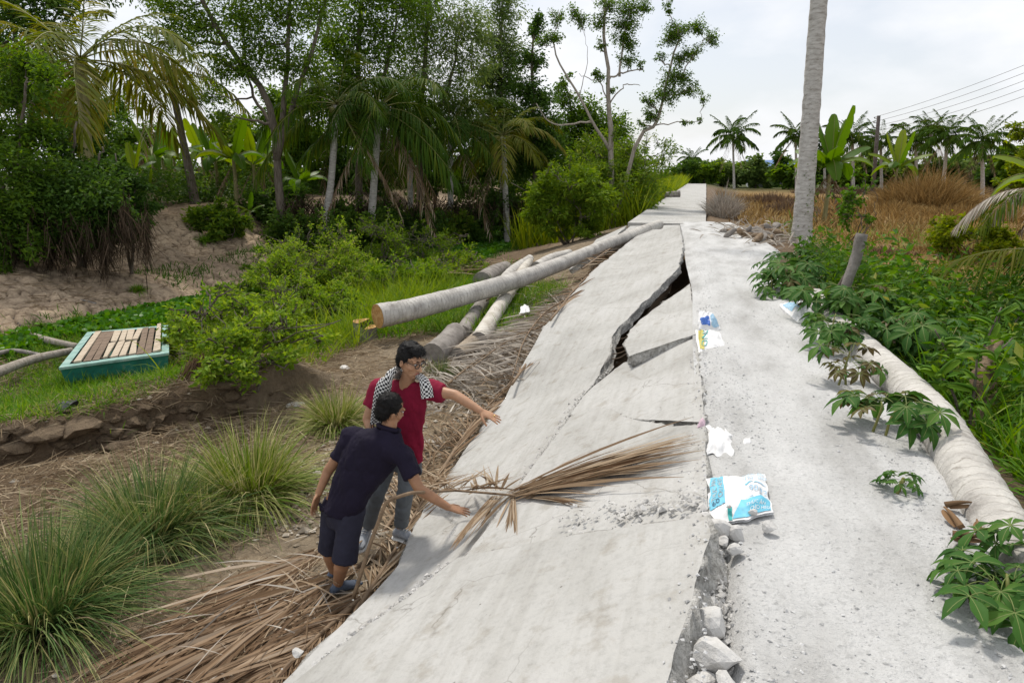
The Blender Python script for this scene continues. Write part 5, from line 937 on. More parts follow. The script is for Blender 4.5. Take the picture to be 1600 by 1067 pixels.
def line_peb(name, pts, n, sp, r, m, dz=0, pl=(.5, .05)):
    P = resample([gp(x, y, *pl) for x, y in pts], n)[q.permutation(n)]+q.normal(0, 1, (n, 3))*np.array([sp, sp, 0]); P[:, 2] += dz+(P[:, 0]*0)
    obj(name, NB().add(*pebbles(P, r*(.35+q.random(n)**2*1.4), q, .6)).mesh(name, m, False), kind='stuff')
line_peb('crack_rubble', [(1100, 785), (1060, 792), (1000, 800), (940, 808), (890, 818)], 260, .08, .011, M_CRUMB, .015)
line_peb('crack_rubble', [(1095, 790), (1040, 796), (960, 806)], 60, .06, .024, M_CRUMB, .015)
line_peb('crack_rubble', [(700, 880), (640, 930), (575, 980), (500, 1035)], 260, .018, .016, M_ROCK, .0, (.5, .05))
line_peb('crack_rubble', [(955, 575), (905, 620), (880, 655), (830, 728), (800, 768)], 200, .02, .012, M_ROCK, .0, (.53, .04))
n = 1300; y = 1.7+q.random(n)*1.6; P = np.stack([.05+.14*q.random(n)+.03*(y < 2.6), y, -.06-.05*q.random(n)+.05*(y-2)], -1); obj('trench_rubble', NB().add(*pebbles(P, .008+.022*q.random(n)**2, q, .7)).mesh('trench_rubble', M_ROCK, False), kind='stuff')
n = 420; P = np.stack([.1-.14*q.random(n)**2.2, 1.8+q.random(n)**1.4*7, np.zeros(n)], -1); P[:, 2] = .5*(P[:, 0]-.1)+np.where(P[:, 1] < 3.15, .10, .03)+.006; obj('loose_crumbs', NB().add(*pebbles(P, .004+.008*q.random(n)**2, q, .6)).mesh('loose_crumbs', M_PEB, False), kind='stuff')
n = 500; P = np.stack([q.uniform(-2.2, .05, n), q.uniform(2, 14, n), np.zeros(n)], -1); P[:, 2] = .52*(P[:, 0]-.1)+.05; P = P[np.abs(fbm(P[:, 0]*2, P[:, 1]*2, 3)) > .12]; obj('loose_crumbs', NB().add(*pebbles(P, .004+.006*q.random(len(P)), q, .6)).mesh('loose_crumbs', M_ROCK, False), kind='stuff')
n = 5200; x = q.uniform(-4.3, -2.2, n); y = q.uniform(4.8, 12, n); k = fbm(x*1.5, y*1.5, 6)+.5 > .42; x, y = x[k], y[k]; P = np.stack([x, y, H(x, y)+.015], -1); obj('soil_stones', NB().add(*pebbles(P, .012+.05*q.random(len(x))**3, q, .6)).mesh('soil_stones', M_PEB2, False), kind='stuff')
n = 1500; x = q.uniform(-9, -2.8, n); y = q.uniform(2.2, 8, n); P = np.stack([x, y, H(x, y)+.01], -1); obj('soil_stones', NB().add(*pebbles(P, .01+.04*q.random(n)**4, q, .6)).mesh('soil_stones', M_PEB2, False), kind='stuff')
q = np.random.default_rng(55); nbc = NB()
for i in range(150):
    f = q.random(); p = ground(-20+430*f+q.normal(0, 14), 672-60*f*f+q.normal(0, 16)); V, F = rock_arrays(.04+.17*q.random()**2.2, 900+i, .5, .5); V = V*(1+.5*fbm(V[:, 0:1]*14+i, V[:, 1:2]*14+V[:, 2:3]*9, i)); p[2] -= .02; nbc.add(rotz(V, i)+p, F)
M_CLOD = nmat('soil_clod', [(.3, (.095, .066, .042)), (.6, (.21, .155, .10))], 7, .95, [(20, .05), (60, .02)])
obj('broken_soil', nbc.mesh('broken_soil', M_CLOD, False), kind='stuff')
for i, (x, y, rp, lab) in enumerate([(128, 660, 42, 'pale flat clod on the lip of the slumped bank'), (62, 672, 34, 'dark clod left of the pale flat clod'), (205, 668, 26, 'clod in the gap of the slumped bank'), (300, 690, 34, 'cracked clod right of the leaning stick'), (345, 668, 26, 'clod under the leafy bush on the slumped bank'), (220, 715, 30, 'low clod above the big grass tufts'), (20, 690, 30, 'clod at the left edge below the bank grass'), (395, 640, 20, 'small clod below the bright leafy bush')]):
    p = ground(x, y); chunk(lab, p-np.array([0, 0, .05]), rp*np.linalg.norm(p-_C)/1066.7, 340+i, M_CLOD, .36, 'soil_clod', 'soil clod', 'clods of the slumped bank')
p = ground(540, 578); chunk('white stone on the straw left of the head of the man in red', p, .12, 360, flat('white_stone', (.6, .58, .55)), .7, 'stone', 'stone', 'stones on the bank')
p = ground(462, 632); chunk('flat grey concrete piece on the straw by the bright tuft', p, .17, 361, M_ROCK, .3, 'stone', 'stone', 'stones on the bank')
p = gz(466, 1020, -1.2); chunk('pale stone caught in the dry fronds at the bottom', p, .05, 362, M_ROCK, .8, 'stone', 'stone', 'stones on the bank')
p = ground(1467, 402); chunk('pinkish stone on the grass below the dry field', p, .17, 363, flat('pink_stone', (.42, .32, .25)), .7, 'stone', 'stone', 'stones on the bank')
p = ground(110, 640); chunk('shiny black rubbish bag on the bank grass', p+np.array([0, 0, .06]), .22, 364, flat('black_plastic', (.015, .015, .018), .3, .6), .5, 'rubbish_bag', 'rubbish', None)
# dark plastic sheet inside the open gap, thin reinforcing wires
def sheet(name, pts, m, n=18, amp=.05, seed=0, label='', cat='plastic sheet', group=None):
    A, B, C_, D = [np.array(p, float) for p in pts]; u, v = np.meshgrid(np.linspace(0, 1, n), np.linspace(0, 1, n), indexing='ij'); u_, v_ = u[..., None], v[..., None]
    S = (A*(1-u_)+B*u_)*(1-v_)+(D*(1-u_)+C_*u_)*v_; b = S.reshape(-1, 3).mean(0); S = S-b; S[..., 2] += fbm(u*6+seed, v*3, seed)*amp*2; S[..., 1] += fbm(u*5, v*4+seed, seed+5)*amp*2
    return single(name, NB().add(S, grid_faces(n, n)).mesh(name, m), label, cat, b, group)
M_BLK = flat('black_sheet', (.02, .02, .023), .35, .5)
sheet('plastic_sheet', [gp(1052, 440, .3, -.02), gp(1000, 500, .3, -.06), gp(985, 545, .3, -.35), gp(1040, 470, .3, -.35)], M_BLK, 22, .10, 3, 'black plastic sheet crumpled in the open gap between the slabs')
M_WIRE = flat('rusty_wire', (.14, .10, .07), .7)
for i, (a_, b_, lab) in enumerate([((957, 545), (984, 536), 'upper thin wire bridging the open gap'), ((956, 553), (982, 545), 'middle thin wire bridging the open gap'), ((956, 561), (980, 552), 'lowest thin wire bridging the open gap'), ((963, 530), (988, 522), 'highest thin wire bridging the open gap')]):
    A, B = gp(*a_, .45, -.06), gp(*b_, .35, -.06); single('wire', add_tube(NB(), smooth_path([(0, 0, 0), (B-A)*.5+[0, 0, -.02], B-A], 8), .006, 5).mesh('wire', M_WIRE), lab, 'wire', A, 'reinforcing wires in the gap')

# ------------------------------------------------------------------ boat with planks
M_TURQ = nmat('turquoise_paint', [(.3, (.05, .09, .07)), (.45, (.018, .15, .12)), (.62, (.03, .20, .165)), (.76, (.17, .25, .20))], 5, .6, [(20, .004)]); M_TURQL = nmat('pale_turquoise_paint', [(.3, (.16, .25, .21)), (.5, (.24, .40, .36)), (.7, (.36, .46, .41))], 5, .65)
M_PLP = nmat('pale_plank', [(.3, (.34, .27, .19)), (.6, (.52, .44, .34))], 5, .8, [(30, .006)], stretch=(3, .6, 1)); M_PLB = nmat('brown_plank', [(.3, (.10, .07, .05)), (.6, (.22, .16, .115))], 5, .85, [(30, .006)], stretch=(3, .6, 1))
cor = [gz(93, 574, -1.66), gz(263, 551, -1.62), gz(263, 508, -1.58), gz(137, 519, -1.6)]; b = np.mean(cor, 0); b[2] = -2.0
t = root('boat', 'turquoise flat boat loaded with old planks, aground in the grass', 'boat', b); C4 = np.array(cor)-b; cen = C4.mean(0)
inn = cen+(C4-cen)*np.array([.86, .86, 1]); bo = cen+(C4-cen)*np.array([.93, .93, 1]); bo[:, 2] = -.05; ib = inn.copy(); ib[:, 2] = .12
nb = NB(); nb.add(np.vstack([C4-[0, 0, .02], bo]), [[i, 4+i, 4+(i+1) % 4, (i+1) % 4] for i in range(4)]+[[4, 7, 6, 5]]); nb.add(np.vstack([inn-[0, 0, .02], ib]), [[i, (i+1) % 4, 4+(i+1) % 4, 4+i] for i in range(4)]+[[4, 5, 6, 7]]); obj('hull', nb.mesh('hull', M_TURQ, False), t)
nb = NB(); V = np.vstack([C4*[1.012, 1.012, 1], inn, C4*[1.012, 1.012, 1]-[0, 0, .045], inn-[0, 0, .045]])
nb.add(V, [[i, (i+1) % 4, 4+(i+1) % 4, 4+i] for i in range(4)]+[[8+i, 8+(i+1) % 4, (i+1) % 4, i] for i in range(4)]); obj('rim', nb.mesh('rim', M_TURQL, False), t)
def plank(t, u0, u1, v0, v1, m, dz, tilt, seed):
    q = np.random.default_rng(seed); bil = lambda u, v: (C4[0]*(1-u)+C4[1]*u)*(1-v)+(C4[3]*(1-u)+C4[2]*u)*v
    P = np.array([bil(u0+q.normal(0, .006), v0), bil(u1+q.normal(0, .006), v0), bil(u1+q.normal(0, .008), v1), bil(u0+q.normal(0, .008), v1)]); P[:, 2] += dz+tilt*np.array([0, 1, 1, 0]); c = P.mean(0); P = P-c
    nb = NB().add(np.vstack([P, P-[0, 0, .035]]), [[0, 1, 2, 3], [0, 4, 5, 1], [1, 5, 6, 2], [2, 6, 7, 3], [3, 7, 4, 0], [7, 6, 5, 4]]); obj('plank', nb.mesh('plank', m, False), t, c)
us = np.linspace(.10, .93, 11)
for i in range(10):
    pale = i in (0, 3, 4, 5, 6, 9); m = M_PLP if pale else M_PLB; a_, b_ = us[i]+.008, us[i+1]-.008
    if 3 <= i <= 6: plank(t, a_, b_, .09, .52+.03*math.sin(i*2), m, .02+.012*math.sin(i), .01, i); plank(t, a_, b_, .56, .93, m, .025, -.008, 20+i)
    else: plank(t, a_, b_, .06, .95+.08*(i == 9), m, .015+.02*(i in (0, 9)), .012*math.sin(i*3), i)
nb = NB()
for v in (.15, .5, .85):
    bil = lambda u, v: (C4[0]*(1-u)+C4[1]*u)*(1-v)+(C4[3]*(1-u)+C4[2]*u)*v; add_tube(nb, [bil(.04, v)-[0, 0, .03], bil(.96, v)-[0, 0, .03]], .025, 4)
obj('thwart', nb.mesh('thwart', M_PLB, False), t)

# ------------------------------------------------------------------ sacks and litter
M_SACK = nmat('white_sack', [(.3, (.66, .66, .66)), (.6, (.80, .80, .80))], 9, .6, [(90, .002), (12, .01)]); M_CYAN = flat('cyan_print', (.16, .50, .66), .55); M_LBLUE = flat('pale_blue_print', (.36, .56, .72), .55); M_NAVYP = flat('dark_print', (.06, .12, .2), .6); M_BLUEP = flat('blue_print', (.07, .17, .52), .55); M_TEALP = flat('teal_print', (.05, .38, .36), .55); M_YELP = flat('yellow_print', (.5, .45, .12), .6)
def text_mesh(s, size, m):
    cu = bpy.data.curves.new('print', 'FONT'); cu.body = s; cu.size = size; cu.align_x = 'LEFT'; cu.resolution_u = 3; o = bpy.data.objects.new('print', cu); COL.objects.link(o)
    me = bpy.data.meshes.new_from_object(o.evaluated_get(bpy.context.evaluated_depsgraph_get())); V = np.array([v.co[:] for v in me.vertices]); F = [list(p.vertices) for p in me.polygons]; bpy.data.objects.remove(o); bpy.data.curves.remove(cu); bpy.data.meshes.remove(me); return V, F
class Sack:
    def __init__(s, label, px, z, hts, n=30, amp=.02, seed=0, mat_=None, ragged=.03, cat='sack', group='torn feed sacks on the gravel', name='sack'):
        s.C = [gz(x, y, z+h) for (x, y), h in zip(px, hts)]; s.b = np.mean(s.C, 0); s.amp = amp; s.seed = seed; s.rag = ragged
        s.t = root(name, label, cat, s.b, group); q = np.random.default_rng(seed)
        u, v = np.meshgrid(np.linspace(0, 1, n), np.linspace(0, 1, n), indexing='ij'); S = s.S(u, v, 0); nb = NB().add(S, grid_faces(n, n)); low = s.S(u, v, -.012); nb.add(low, grid_faces(n, n)[:, ::-1]); obj('cloth', nb.mesh('sack_cloth', mat_ or M_SACK), s.t)
    def S(s, u, v, off):
        u, v = np.asarray(u, float), np.asarray(v, float); e = s.rag; uu = u+e*(fbm(v*5, u*0+s.seed, s.seed)*(1-2*np.abs(u-.5)*0))*2*np.abs(u-.5)*2; vv = v+e*fbm(u*5, v*0+s.seed+3, s.seed+1)*2*np.abs(v-.5)*2
        uu, vv = uu[..., None], vv[..., None]; A, B, C_, D = s.C; P = (A*(1-uu)+B*uu)*(1-vv)+(D*(1-uu)+C_*uu)*vv-s.b
        env = np.clip(np.minimum(np.minimum(u, 1-u), np.minimum(v, 1-v))*6, 0, 1); P[..., 2] += s.amp*(np.sin(PI*u)*np.sin(PI*v)*1.2+fbm(u*4+s.seed, v*4, s.seed)*2.2+np.abs(fbm(u*7+v*5, v*3+s.seed, s.seed+2))*1.6)*env-.01*(1-env)+off
        return P
    def poly(s, uv, m, n=14, off=.004):
        a, b, c, d = [np.array(q, float) for q in uv]; i, j = np.meshgrid(np.linspace(0, 1, n), np.linspace(0, 1, n), indexing='ij'); i, j = i[..., None], j[..., None]; Q = (a*(1-i)+b*i)*(1-j)+(d*(1-i)+c*i)*j
        obj('print', NB().add(s.S(Q[..., 0], Q[..., 1], off), grid_faces(n, n)).mesh('sack_print', m), s.t)
    def text(s, st, u, v, size, ang, m, off=.007, asp=1):
        V, F = text_mesh(st, 1, m); c, sn = math.cos(ang), math.sin(ang); x, y = V[:, 0]*size, V[:, 1]*size*asp; P = s.S(u+x*c-y*sn, v+x*sn+y*c, off); bm = bmesh.new(); vs = [bm.verts.new(p) for p in P]
        for f in F:
            try: bm.faces.new([vs[k] for k in f])
            except ValueError: pass
        me = bpy.data.meshes.new('lettering'); bm.to_mesh(me); bm.free(); me.materials.append(m); obj('lettering', me, s.t)
# u runs left to right, v from the near edge to the far edge
k = Sack('white feed sack with cyan print half buried at the gravel edge', [(1108, 822), (1206, 798), (1196, 738), (1104, 745)], .02, (.0, .02, .03, .03), 40, .022, 3, ragged=.05)
k.poly([(.03, .30), (.27, .30), (.27, .97), (.06, .95)], M_CYAN); k.poly([(.36, .03), (.97, .03), (.97, .26), (.52, .30)], M_CYAN); k.poly([(.45, .325), (.70, .33), (.97, .285), (.97, .315)], M_LBLUE); k.poly([(.30, .01), (.36, .01), (.36, .20), (.28, .24)], M_TEALP); k.poly([(.62, .60), (.80, .70), (.80, .725), (.60, .63)], M_CYAN); k.poly([(.80, .70), (.96, .61), (.96, .63), (.80, .725)], M_LBLUE)
k.text('THỨC ĂN', .58, .90, .085, -.05, M_LBLUE); k.text('CHO HEO', .56, .80, .10, -.04, M_LBLUE); k.text('9032', .66, .41, .17, -.03, M_LBLUE); k.text('60', .08, .33, .12, .2, M_NAVYP); k.text('THỨC ĂN', .14, .42, .10, 1.55, M_ROCK); k.text('CHO HEO', .24, .42, .10, 1.55, M_ROCK); k.text('THỨC ĂN', .58, .17, .07, -.15, M_SACK); k.text('CHO HEO', .64, .09, .07, -.15, M_SACK)
k = Sack('white sack corner with ONG lettering and a yellow stripe, at the slab corner', [(1092, 550), (1136, 542), (1124, 518), (1086, 514)], .0, (.0, .0, .06, .06), 24, .03, 7); k.poly([(.05, .1), (.2, .05), (.3, .9), (.1, .95)], M_YELP); k.text('ONG', .30, .12, .3, 1.3, M_TEALP)
k = Sack('crumpled white and blue sack standing behind the ONG sack', [(1090, 514), (1126, 514), (1112, 490), (1092, 484)], .02, (.0, .0, .10, .16), 24, .05, 11, ragged=.12); k.poly([(.1, .12), (.55, .10), (.55, .42), (.1, .45)], M_BLUEP); k.poly([(.6, .1), (.95, .1), (.9, .35), (.6, .4)], M_LBLUE)
k = Sack('dirty white sack with faint blue print beside the end of the right log', [(1246, 506), (1280, 498), (1258, 470), (1218, 474)], .0, (.0, .05, .12, .05), 24, .05, 13, ragged=.1); k.poly([(.1, .45), (.45, .45), (.45, .9), (.1, .9)], M_LBLUE)
Sack('torn white plastic sheet on the gravel beyond the cyan print sack', [(1103, 712), (1156, 712), (1138, 672), (1102, 666)], .01, (.0, .0, .01, .02), 26, .02, 15, ragged=.30, cat='plastic sheet', name='plastic_sheet')
Sack('white paper scrap on the gravel near the white sheet', [(1160, 692), (1176, 692), (1174, 684), (1162, 684)], .012, (0, 0, 0, 0), 8, .008, 17, ragged=.1, cat='litter', name='litter', group='litter scraps')
Sack('pink plastic scrap at the slab corner by the white sheet', [(1090, 664), (1102, 666), (1102, 655), (1094, 653)], .03, (0, 0, .02, .02), 8, .02, 18, flat('pink_plastic', (.62, .45, .52), .5), .1, 'litter', 'litter scraps', 'litter')
Sack('white plastic scrap among the dry leaves below the long log', [(812, 489), (828, 486), (826, 477), (814, 478)], -.95, (0, 0, 0, 0), 8, .04, 19, None, .1, 'litter', 'litter scraps', 'litter')
M_DLEAF = leafmat('fallen_leaf', [(0, (.10, .065, .04)), (1, (.26, .16, .085))], .1, .7, .2, .5)
DL = banana_leaf_mesh(.11, .045, .3, 4, .0); DL.materials.clear(); DL.materials.append(M_DLEAF); DL.materials.append(M_DLEAF)
for i, (x, y, lab) in enumerate([(1478, 792, 'dark fallen leaf nearest the right log'), (1500, 826, 'brown fallen leaf lying flat by the right log'), (1515, 842, 'curled fallen leaf above the nearest cassava plant'), (1492, 838, 'orange fallen leaf left of the curled leaf'), (1530, 835, 'orange fallen leaf right of the curled leaf')]):
    meta(obj('fallen_leaf', DL, None, gz(x, y, .03), (.3*math.sin(i*3), .2, i*1.9), 1+.2*math.sin(i)), lab, 'leaf', 'fallen leaves by the log')

# ------------------------------------------------------------------ cassava and other plants on the right
for i, (x, y, z, R, h, n, br, s_, lab) in enumerate([(1232, 462, -.05, .62, .55, 46, .02, 1.15, 'dense cassava bush at the end of the right log'), (1205, 465, -.02, .35, .3, 20, .05, 1.0, 'low cassava plant leaning onto the gravel by the dense bush'), (1295, 545, 0, .36, .34, 30, .1, .85, 'cassava plant overhanging the gravel at the middle of the log'), (1350, 530, -.1, .5, .5, 30, .05, 1.1, 'cassava plant behind the middle of the right log'), (1400, 520, -.2, .5, .55, 28, .0, 1.1, 'cassava plant deep in the weeds behind the log'),
        (1316, 600, 0, .22, .30, 18, .5, .8, 'bronze tipped small cassava plant on the gravel edge'), (1372, 680, .0, .30, .28, 20, .25, .95, 'cassava plant growing in front of the right log'), (1570, 985, -.05, .26, .24, 30, .1, .62, 'nearest cassava plant at the right edge of the gravel'), (1300, 440, -.15, .5, .5, 26, .0, 1.1, 'cassava plant behind the end of the right log'), (1650, 960, -.1, .3, .3, 16, .05, .7, 'cassava plant cut by the right edge of the picture'), (1262, 425, -.1, .5, .5, 24, .02, 1.1, 'cassava plant between the big trunk and the dense bush'), (1460, 600, -.3, .5, .6, 26, .0, 1.1, 'cassava plant among the tall weeds')]):
    cassava(lab, gz(x, y, z), R, h, n, 400+i, bronze=br, s=s_)
for i, (x, y, z, R, h, n, lab) in enumerate([(1335, 505, .05, .42, .42, 34, 'cassava plant spilling over the middle of the right log'), (1280, 500, 0, .35, .34, 26, 'cassava plant on the gravel just before the white sack'), (1420, 560, -.1, .42, .45, 28, 'cassava plant rising behind the lower half of the right log')]): cassava(lab, gz(x, y, z), R, h, n, 450+i, s=1.0)
cassava('tiny green sprout alone on the gravel', gz(1405, 770, .01), .07, .06, 12, 430, 'small sprouts', 0, .38)
BLV = [banana_leaf_mesh(.22, .085, .4+.2*i, 60+i, 0) for i in range(3)]
for m_ in BLV: m_.materials.clear(); m_.materials.append(M_WEED); m_.materials.append(M_RACHG)
def sapling(label, base, stems, n, s_, seed, group='broadleaf saplings on the right'):
    q = np.random.default_rng(seed); t = root('broadleaf_sapling', label, 'sapling', base, group); nb = NB(); PP = []
    for e in stems: P = smooth_path([(0, 0, -.1), np.array(e)*.5+[0, 0, .08], e], 10); add_tube(nb, P, np.linspace(.014, .006, 10), 5); PP.append(P)
    obj('stem', nb.mesh('stem', M_BARK_DARK), t)
    for i in range(n): P = PP[i % len(PP)]; obj('leaf', BLV[i % 3], t, P[int(q.integers(3, 10))], (q.uniform(-.4, .4), q.uniform(-.6, .5), q.uniform(0, 6.28)), s_*q.uniform(.7, 1.25))
for i, (x, y, D, st, n, s_, lab) in enumerate([(1560, 560, 5.6, [(.2, .1, .9), (-.3, 0, .7), (.4, .3, .6)], 26, .9, 'broadleaf sapling with large leaves at the right edge'), (1500, 520, 7.2, [(.1, .1, .7), (-.3, .2, .6)], 20, .9, 'broadleaf sapling behind the twisted dead stem'), (1455, 470, 9, [(.1, .1, .9), (-.3, .2, .7)], 22, 1.0, 'broadleaf sapling under the reaching palm leaf'), (1580, 660, 4.6, [(0, .1, .6), (-.25, .1, .45)], 16, .8, 'low broadleaf sapling right of the twisted dead stem'), (1590, 460, 8, [(.1, .1, .9), (.4, .1, .9)], 22, 1.0, 'tall broadleaf sapling at the upper right of the weeds'), (1400, 455, 11, [(.1, .1, .8), (-.3, .1, .7), (.3, .1, .6)], 26, 1.0, 'broadleaf sapling right of the broken stake')]):
    sapling(lab, stand(x, D), st, n, s_, 500+i)
b = gz(1506, 692, -.35); tp = at(1560, 535, 5.3)-b; t = root('dead_stem', 'twisted brown dead banana stem leaning in the right weeds', 'dead plant', b)
obj('stem', add_tube(NB(), smooth_path([(0, 0, -.1), tp*.35+[.03, 0, .0], tp*.65+[-.04, 0, 0], tp], 26), np.array([.075, .05, .08, .055, .07, .045, .06, .035, .05, .04, .055, .03, .045]*2)[:26], 9, rough=.25, seed=6).mesh('dead_stem', M_BAND), t)
for i in range(4): obj('dead_leaf', BL[4], t, tp*(.3+.2*i), (0, .3, i*1.7), .45)
b = at(1655, 520, 9.5); b[2] = float(H(b[0], b[1])); t = root('coconut_palm', 'young coconut palm outside the right edge, one green frond reaching in', 'palm tree', b, 'coconut palms'); obj('trunk', trunk_mesh('palm_trunk', [(0, 0, -.2), (0, 0, .3), (0, 0, .7)], .1, .08, M_BARK_DARK), t)
cr = at(1640, 392, 9.5)-b; dirs = [(-1.0, -.12, 0), (.2, 1, .3), (.8, -.6, .2), (.5, .7, .8), (-.2, -1, .4)]
for i, d in enumerate(dirs):
    me = frond_mesh('palm_frond', 1.7 if i == 0 else 2.0, .12, .42, 40, .55, (M_FROND_Y if i == 0 else M_FROND, M_RACHG), 80+i, hang=.75, w=.03, seg=3); obj('frond', me, t, cr, (0, 0, math.atan2(d[1], d[0])))
b = at(1650, 330, 17); b[2] = float(H(b[0], b[1])); t = root('coconut_palm', 'half dead young palm at the right edge with drooping grey fronds', 'palm tree', b, 'coconut palms'); obj('trunk', trunk_mesh('palm_trunk', [(0, 0, -.2), (0, 0, .6), (0, 0, 1.2)], .14, .1, M_BARK_DARK), t); cr = at(1640, 300, 17)-b
for i in range(9): obj('frond', frond_mesh('palm_frond', 2.0, .3, .75, 34, .6, (M_DRYG if i % 2 else M_FROND, M_RACH), 90+i, hang=.8, w=.035, seg=3) if i < 4 else t.children[1+i % 4].data, t, cr, (0, 0, 2.2+i*.75))

# ------------------------------------------------------------------ husk pile, pole, wires, house
b = gz(1185, 372, -.05); t = root('husk_pile', 'heap of dry coconut husks and stubs at the right edge of the gravel', 'husk pile', b)
q = np.random.default_rng(31)
for i in range(26): V, F = rock_arrays(.14+.08*q.random(), 700+i, .6); obj('husk', NB().add(V*[1.5, .8, .9], F).mesh('husk', [M_LOGD, M_BAND][i % 2]), t, (q.normal(-.15, .35), q.normal(.4, 1.3), .05+.12*q.random()), (q.normal(0, .4), q.normal(0, .4), q.uniform(0, 6)))
V, F = blades(np.stack([q.normal(0, .5, 300), q.normal(.4, 1.4, 300), .05+.1*q.random(300)], -1), q.normal(0, 1, (300, 3))*[1, 1, .4], .5, .04, .3, 3, 'leaf', 1.2, q); obj('dry_leaves', NB().add(V, F).mesh('dry_leaves', M_DRYG), t, kind='stuff')
M_POLE = nmat('pole_wood', [(.3, (.06, .05, .045)), (.6, (.13, .11, .10))], 5, .9)
def pole(label, base, top):
    t = root('power_pole', label, 'power pole', base, 'power poles'); tp = np.array(top)-base; obj('post', add_tube(NB(), [(0, 0, -.3), tp*.5, tp], [.22, .19, .16], 8).mesh('post', M_POLE), t)
    for i in range(5): obj('insulator', add_tube(NB(), [(0, 0, 0), (-.32, 0, .02), (-.36, 0, .12)], [.03, .04, .06], 6).mesh('insulator', M_POLE), t, tp-np.array([0, 0, .25+.42*i]))
    return t
D1, D2 = 68, 38; p1 = at(1373, 181, D1); pole('dark power pole leaning above the distant palms', stand(1364, D1), p1); p2 = at(1905, -28, D2); pole('power pole outside the right edge carrying the other wire ends', stand(1905, D2), p2)
for i in range(5):
    A = p1-np.array([.36, 0, .13+.42*i]); B = p2-np.array([.36, 0, .13+.42*i]); s_ = np.linspace(0, 1, 30)[:, None]; W = A+(B-A)*s_-np.array([0, 0, 1.])*4*(.5+.12*i)*(s_*(1-s_)); single('power_line', add_tube(NB(), W-A, .014, 4).mesh('power_line', M_POLE), ['topmost', 'second', 'middle', 'fourth', 'lowest'][i]+' of the five thin wires running from the pole to the right', 'wire', A, 'power lines')
b = stand(1211, 108); t = root('house', 'small distant house with a blue metal roof in the tree line', 'house', b); Wd, Dp, Hh = 4.2, 3.2, 2.7
M_HW = flat('house_wall', (.38, .40, .42)); M_HR = flat('blue_roof', (.10, .20, .42), .5)
nb = NB().add([(-Wd, -Dp, -.2), (Wd, -Dp, -.2), (Wd, Dp, -.2), (-Wd, Dp, -.2), (-Wd, -Dp, Hh), (Wd, -Dp, Hh), (Wd, Dp, Hh), (-Wd, Dp, Hh)], [[0, 1, 5, 4], [1, 2, 6, 5], [2, 3, 7, 6], [3, 0, 4, 7]]); obj('wall', nb.mesh('house_wall', M_HW, False), t)
nb = NB(); o_ = .4; nb.add([(-Wd-o_, -Dp-o_, Hh), (Wd+o_, -Dp-o_, Hh), (Wd+o_, 0, Hh+1.3), (-Wd-o_, 0, Hh+1.3), (-Wd-o_, Dp+o_, Hh), (Wd+o_, Dp+o_, Hh), (-Wd-o_, -Dp-o_, Hh-.12), (Wd+o_, -Dp-o_, Hh-.12)], [[0, 1, 2, 3], [3, 2, 5, 4], [6, 7, 1, 0]]); obj('roof', nb.mesh('house_roof', M_HR, False), t)
for x in (-2.4, 0, 2.4): obj('window', NB().add([(-.5, -.03, -.5), (.5, -.03, -.5), (.5, -.03, .5), (-.5, -.03, .5), (-.5, .03, -.5), (.5, .03, -.5), (.5, .03, .5), (-.5, .03, .5)], [[0, 1, 2, 3], [0, 4, 5, 1], [1, 5, 6, 2], [2, 6, 7, 3], [3, 7, 4, 0]]).mesh('window', flat('dark_window', (.05, .06, .07), .2), False), t, (x, -Dp-.02, 1.5))
# ------------------------------------------------------------------ people
def cap_chain(nb, pts, rads, k=14):
    """round ended tapered chain"""
    P = np.asarray(pts, float); V, F = ico()
    add_tube(nb, P, rads, k)
    for p, r in zip(P, np.broadcast_to(rads, len(P))): nb.add(V*r*.995+p, F)
def ellipsoid(nb, c, ax): V, F = ico(); nb.add(V@np.asarray(ax, float)+np.asarray(c, float), F)
def loft(nb, secs, k=20):
    """secs: centre, half axis a (side), half axis b (front)"""
    th = np.linspace(0, 2*PI, k, endpoint=False); V = np.array([np.array(c)+np.cos(th)[:, None]*np.array(a)+np.sin(th)[:, None]*np.array(b) for c, a, b in secs]); n = len(secs)
    i, j = np.meshgrid(np.arange(n-1), np.arange(k), indexing='ij'); j2 = (j+1) % k; q = np.arange(k); q2 = (q+1) % k
    W = np.vstack([V.reshape(-1, 3), secs[0][0], secs[-1][0]]); b = nb.n
    nb.add(W, np.stack([i*k+j, i*k+j2, (i+1)*k+j2, (i+1)*k+j], -1).reshape(-1, 4)); nb.F.append((np.stack([q2, q, np.full(k, n*k)], -1)+b, 0)); nb.F.append((np.stack([(n-1)*k+q, (n-1)*k+q2, np.full(k, n*k+1)], -1)+b, 0))
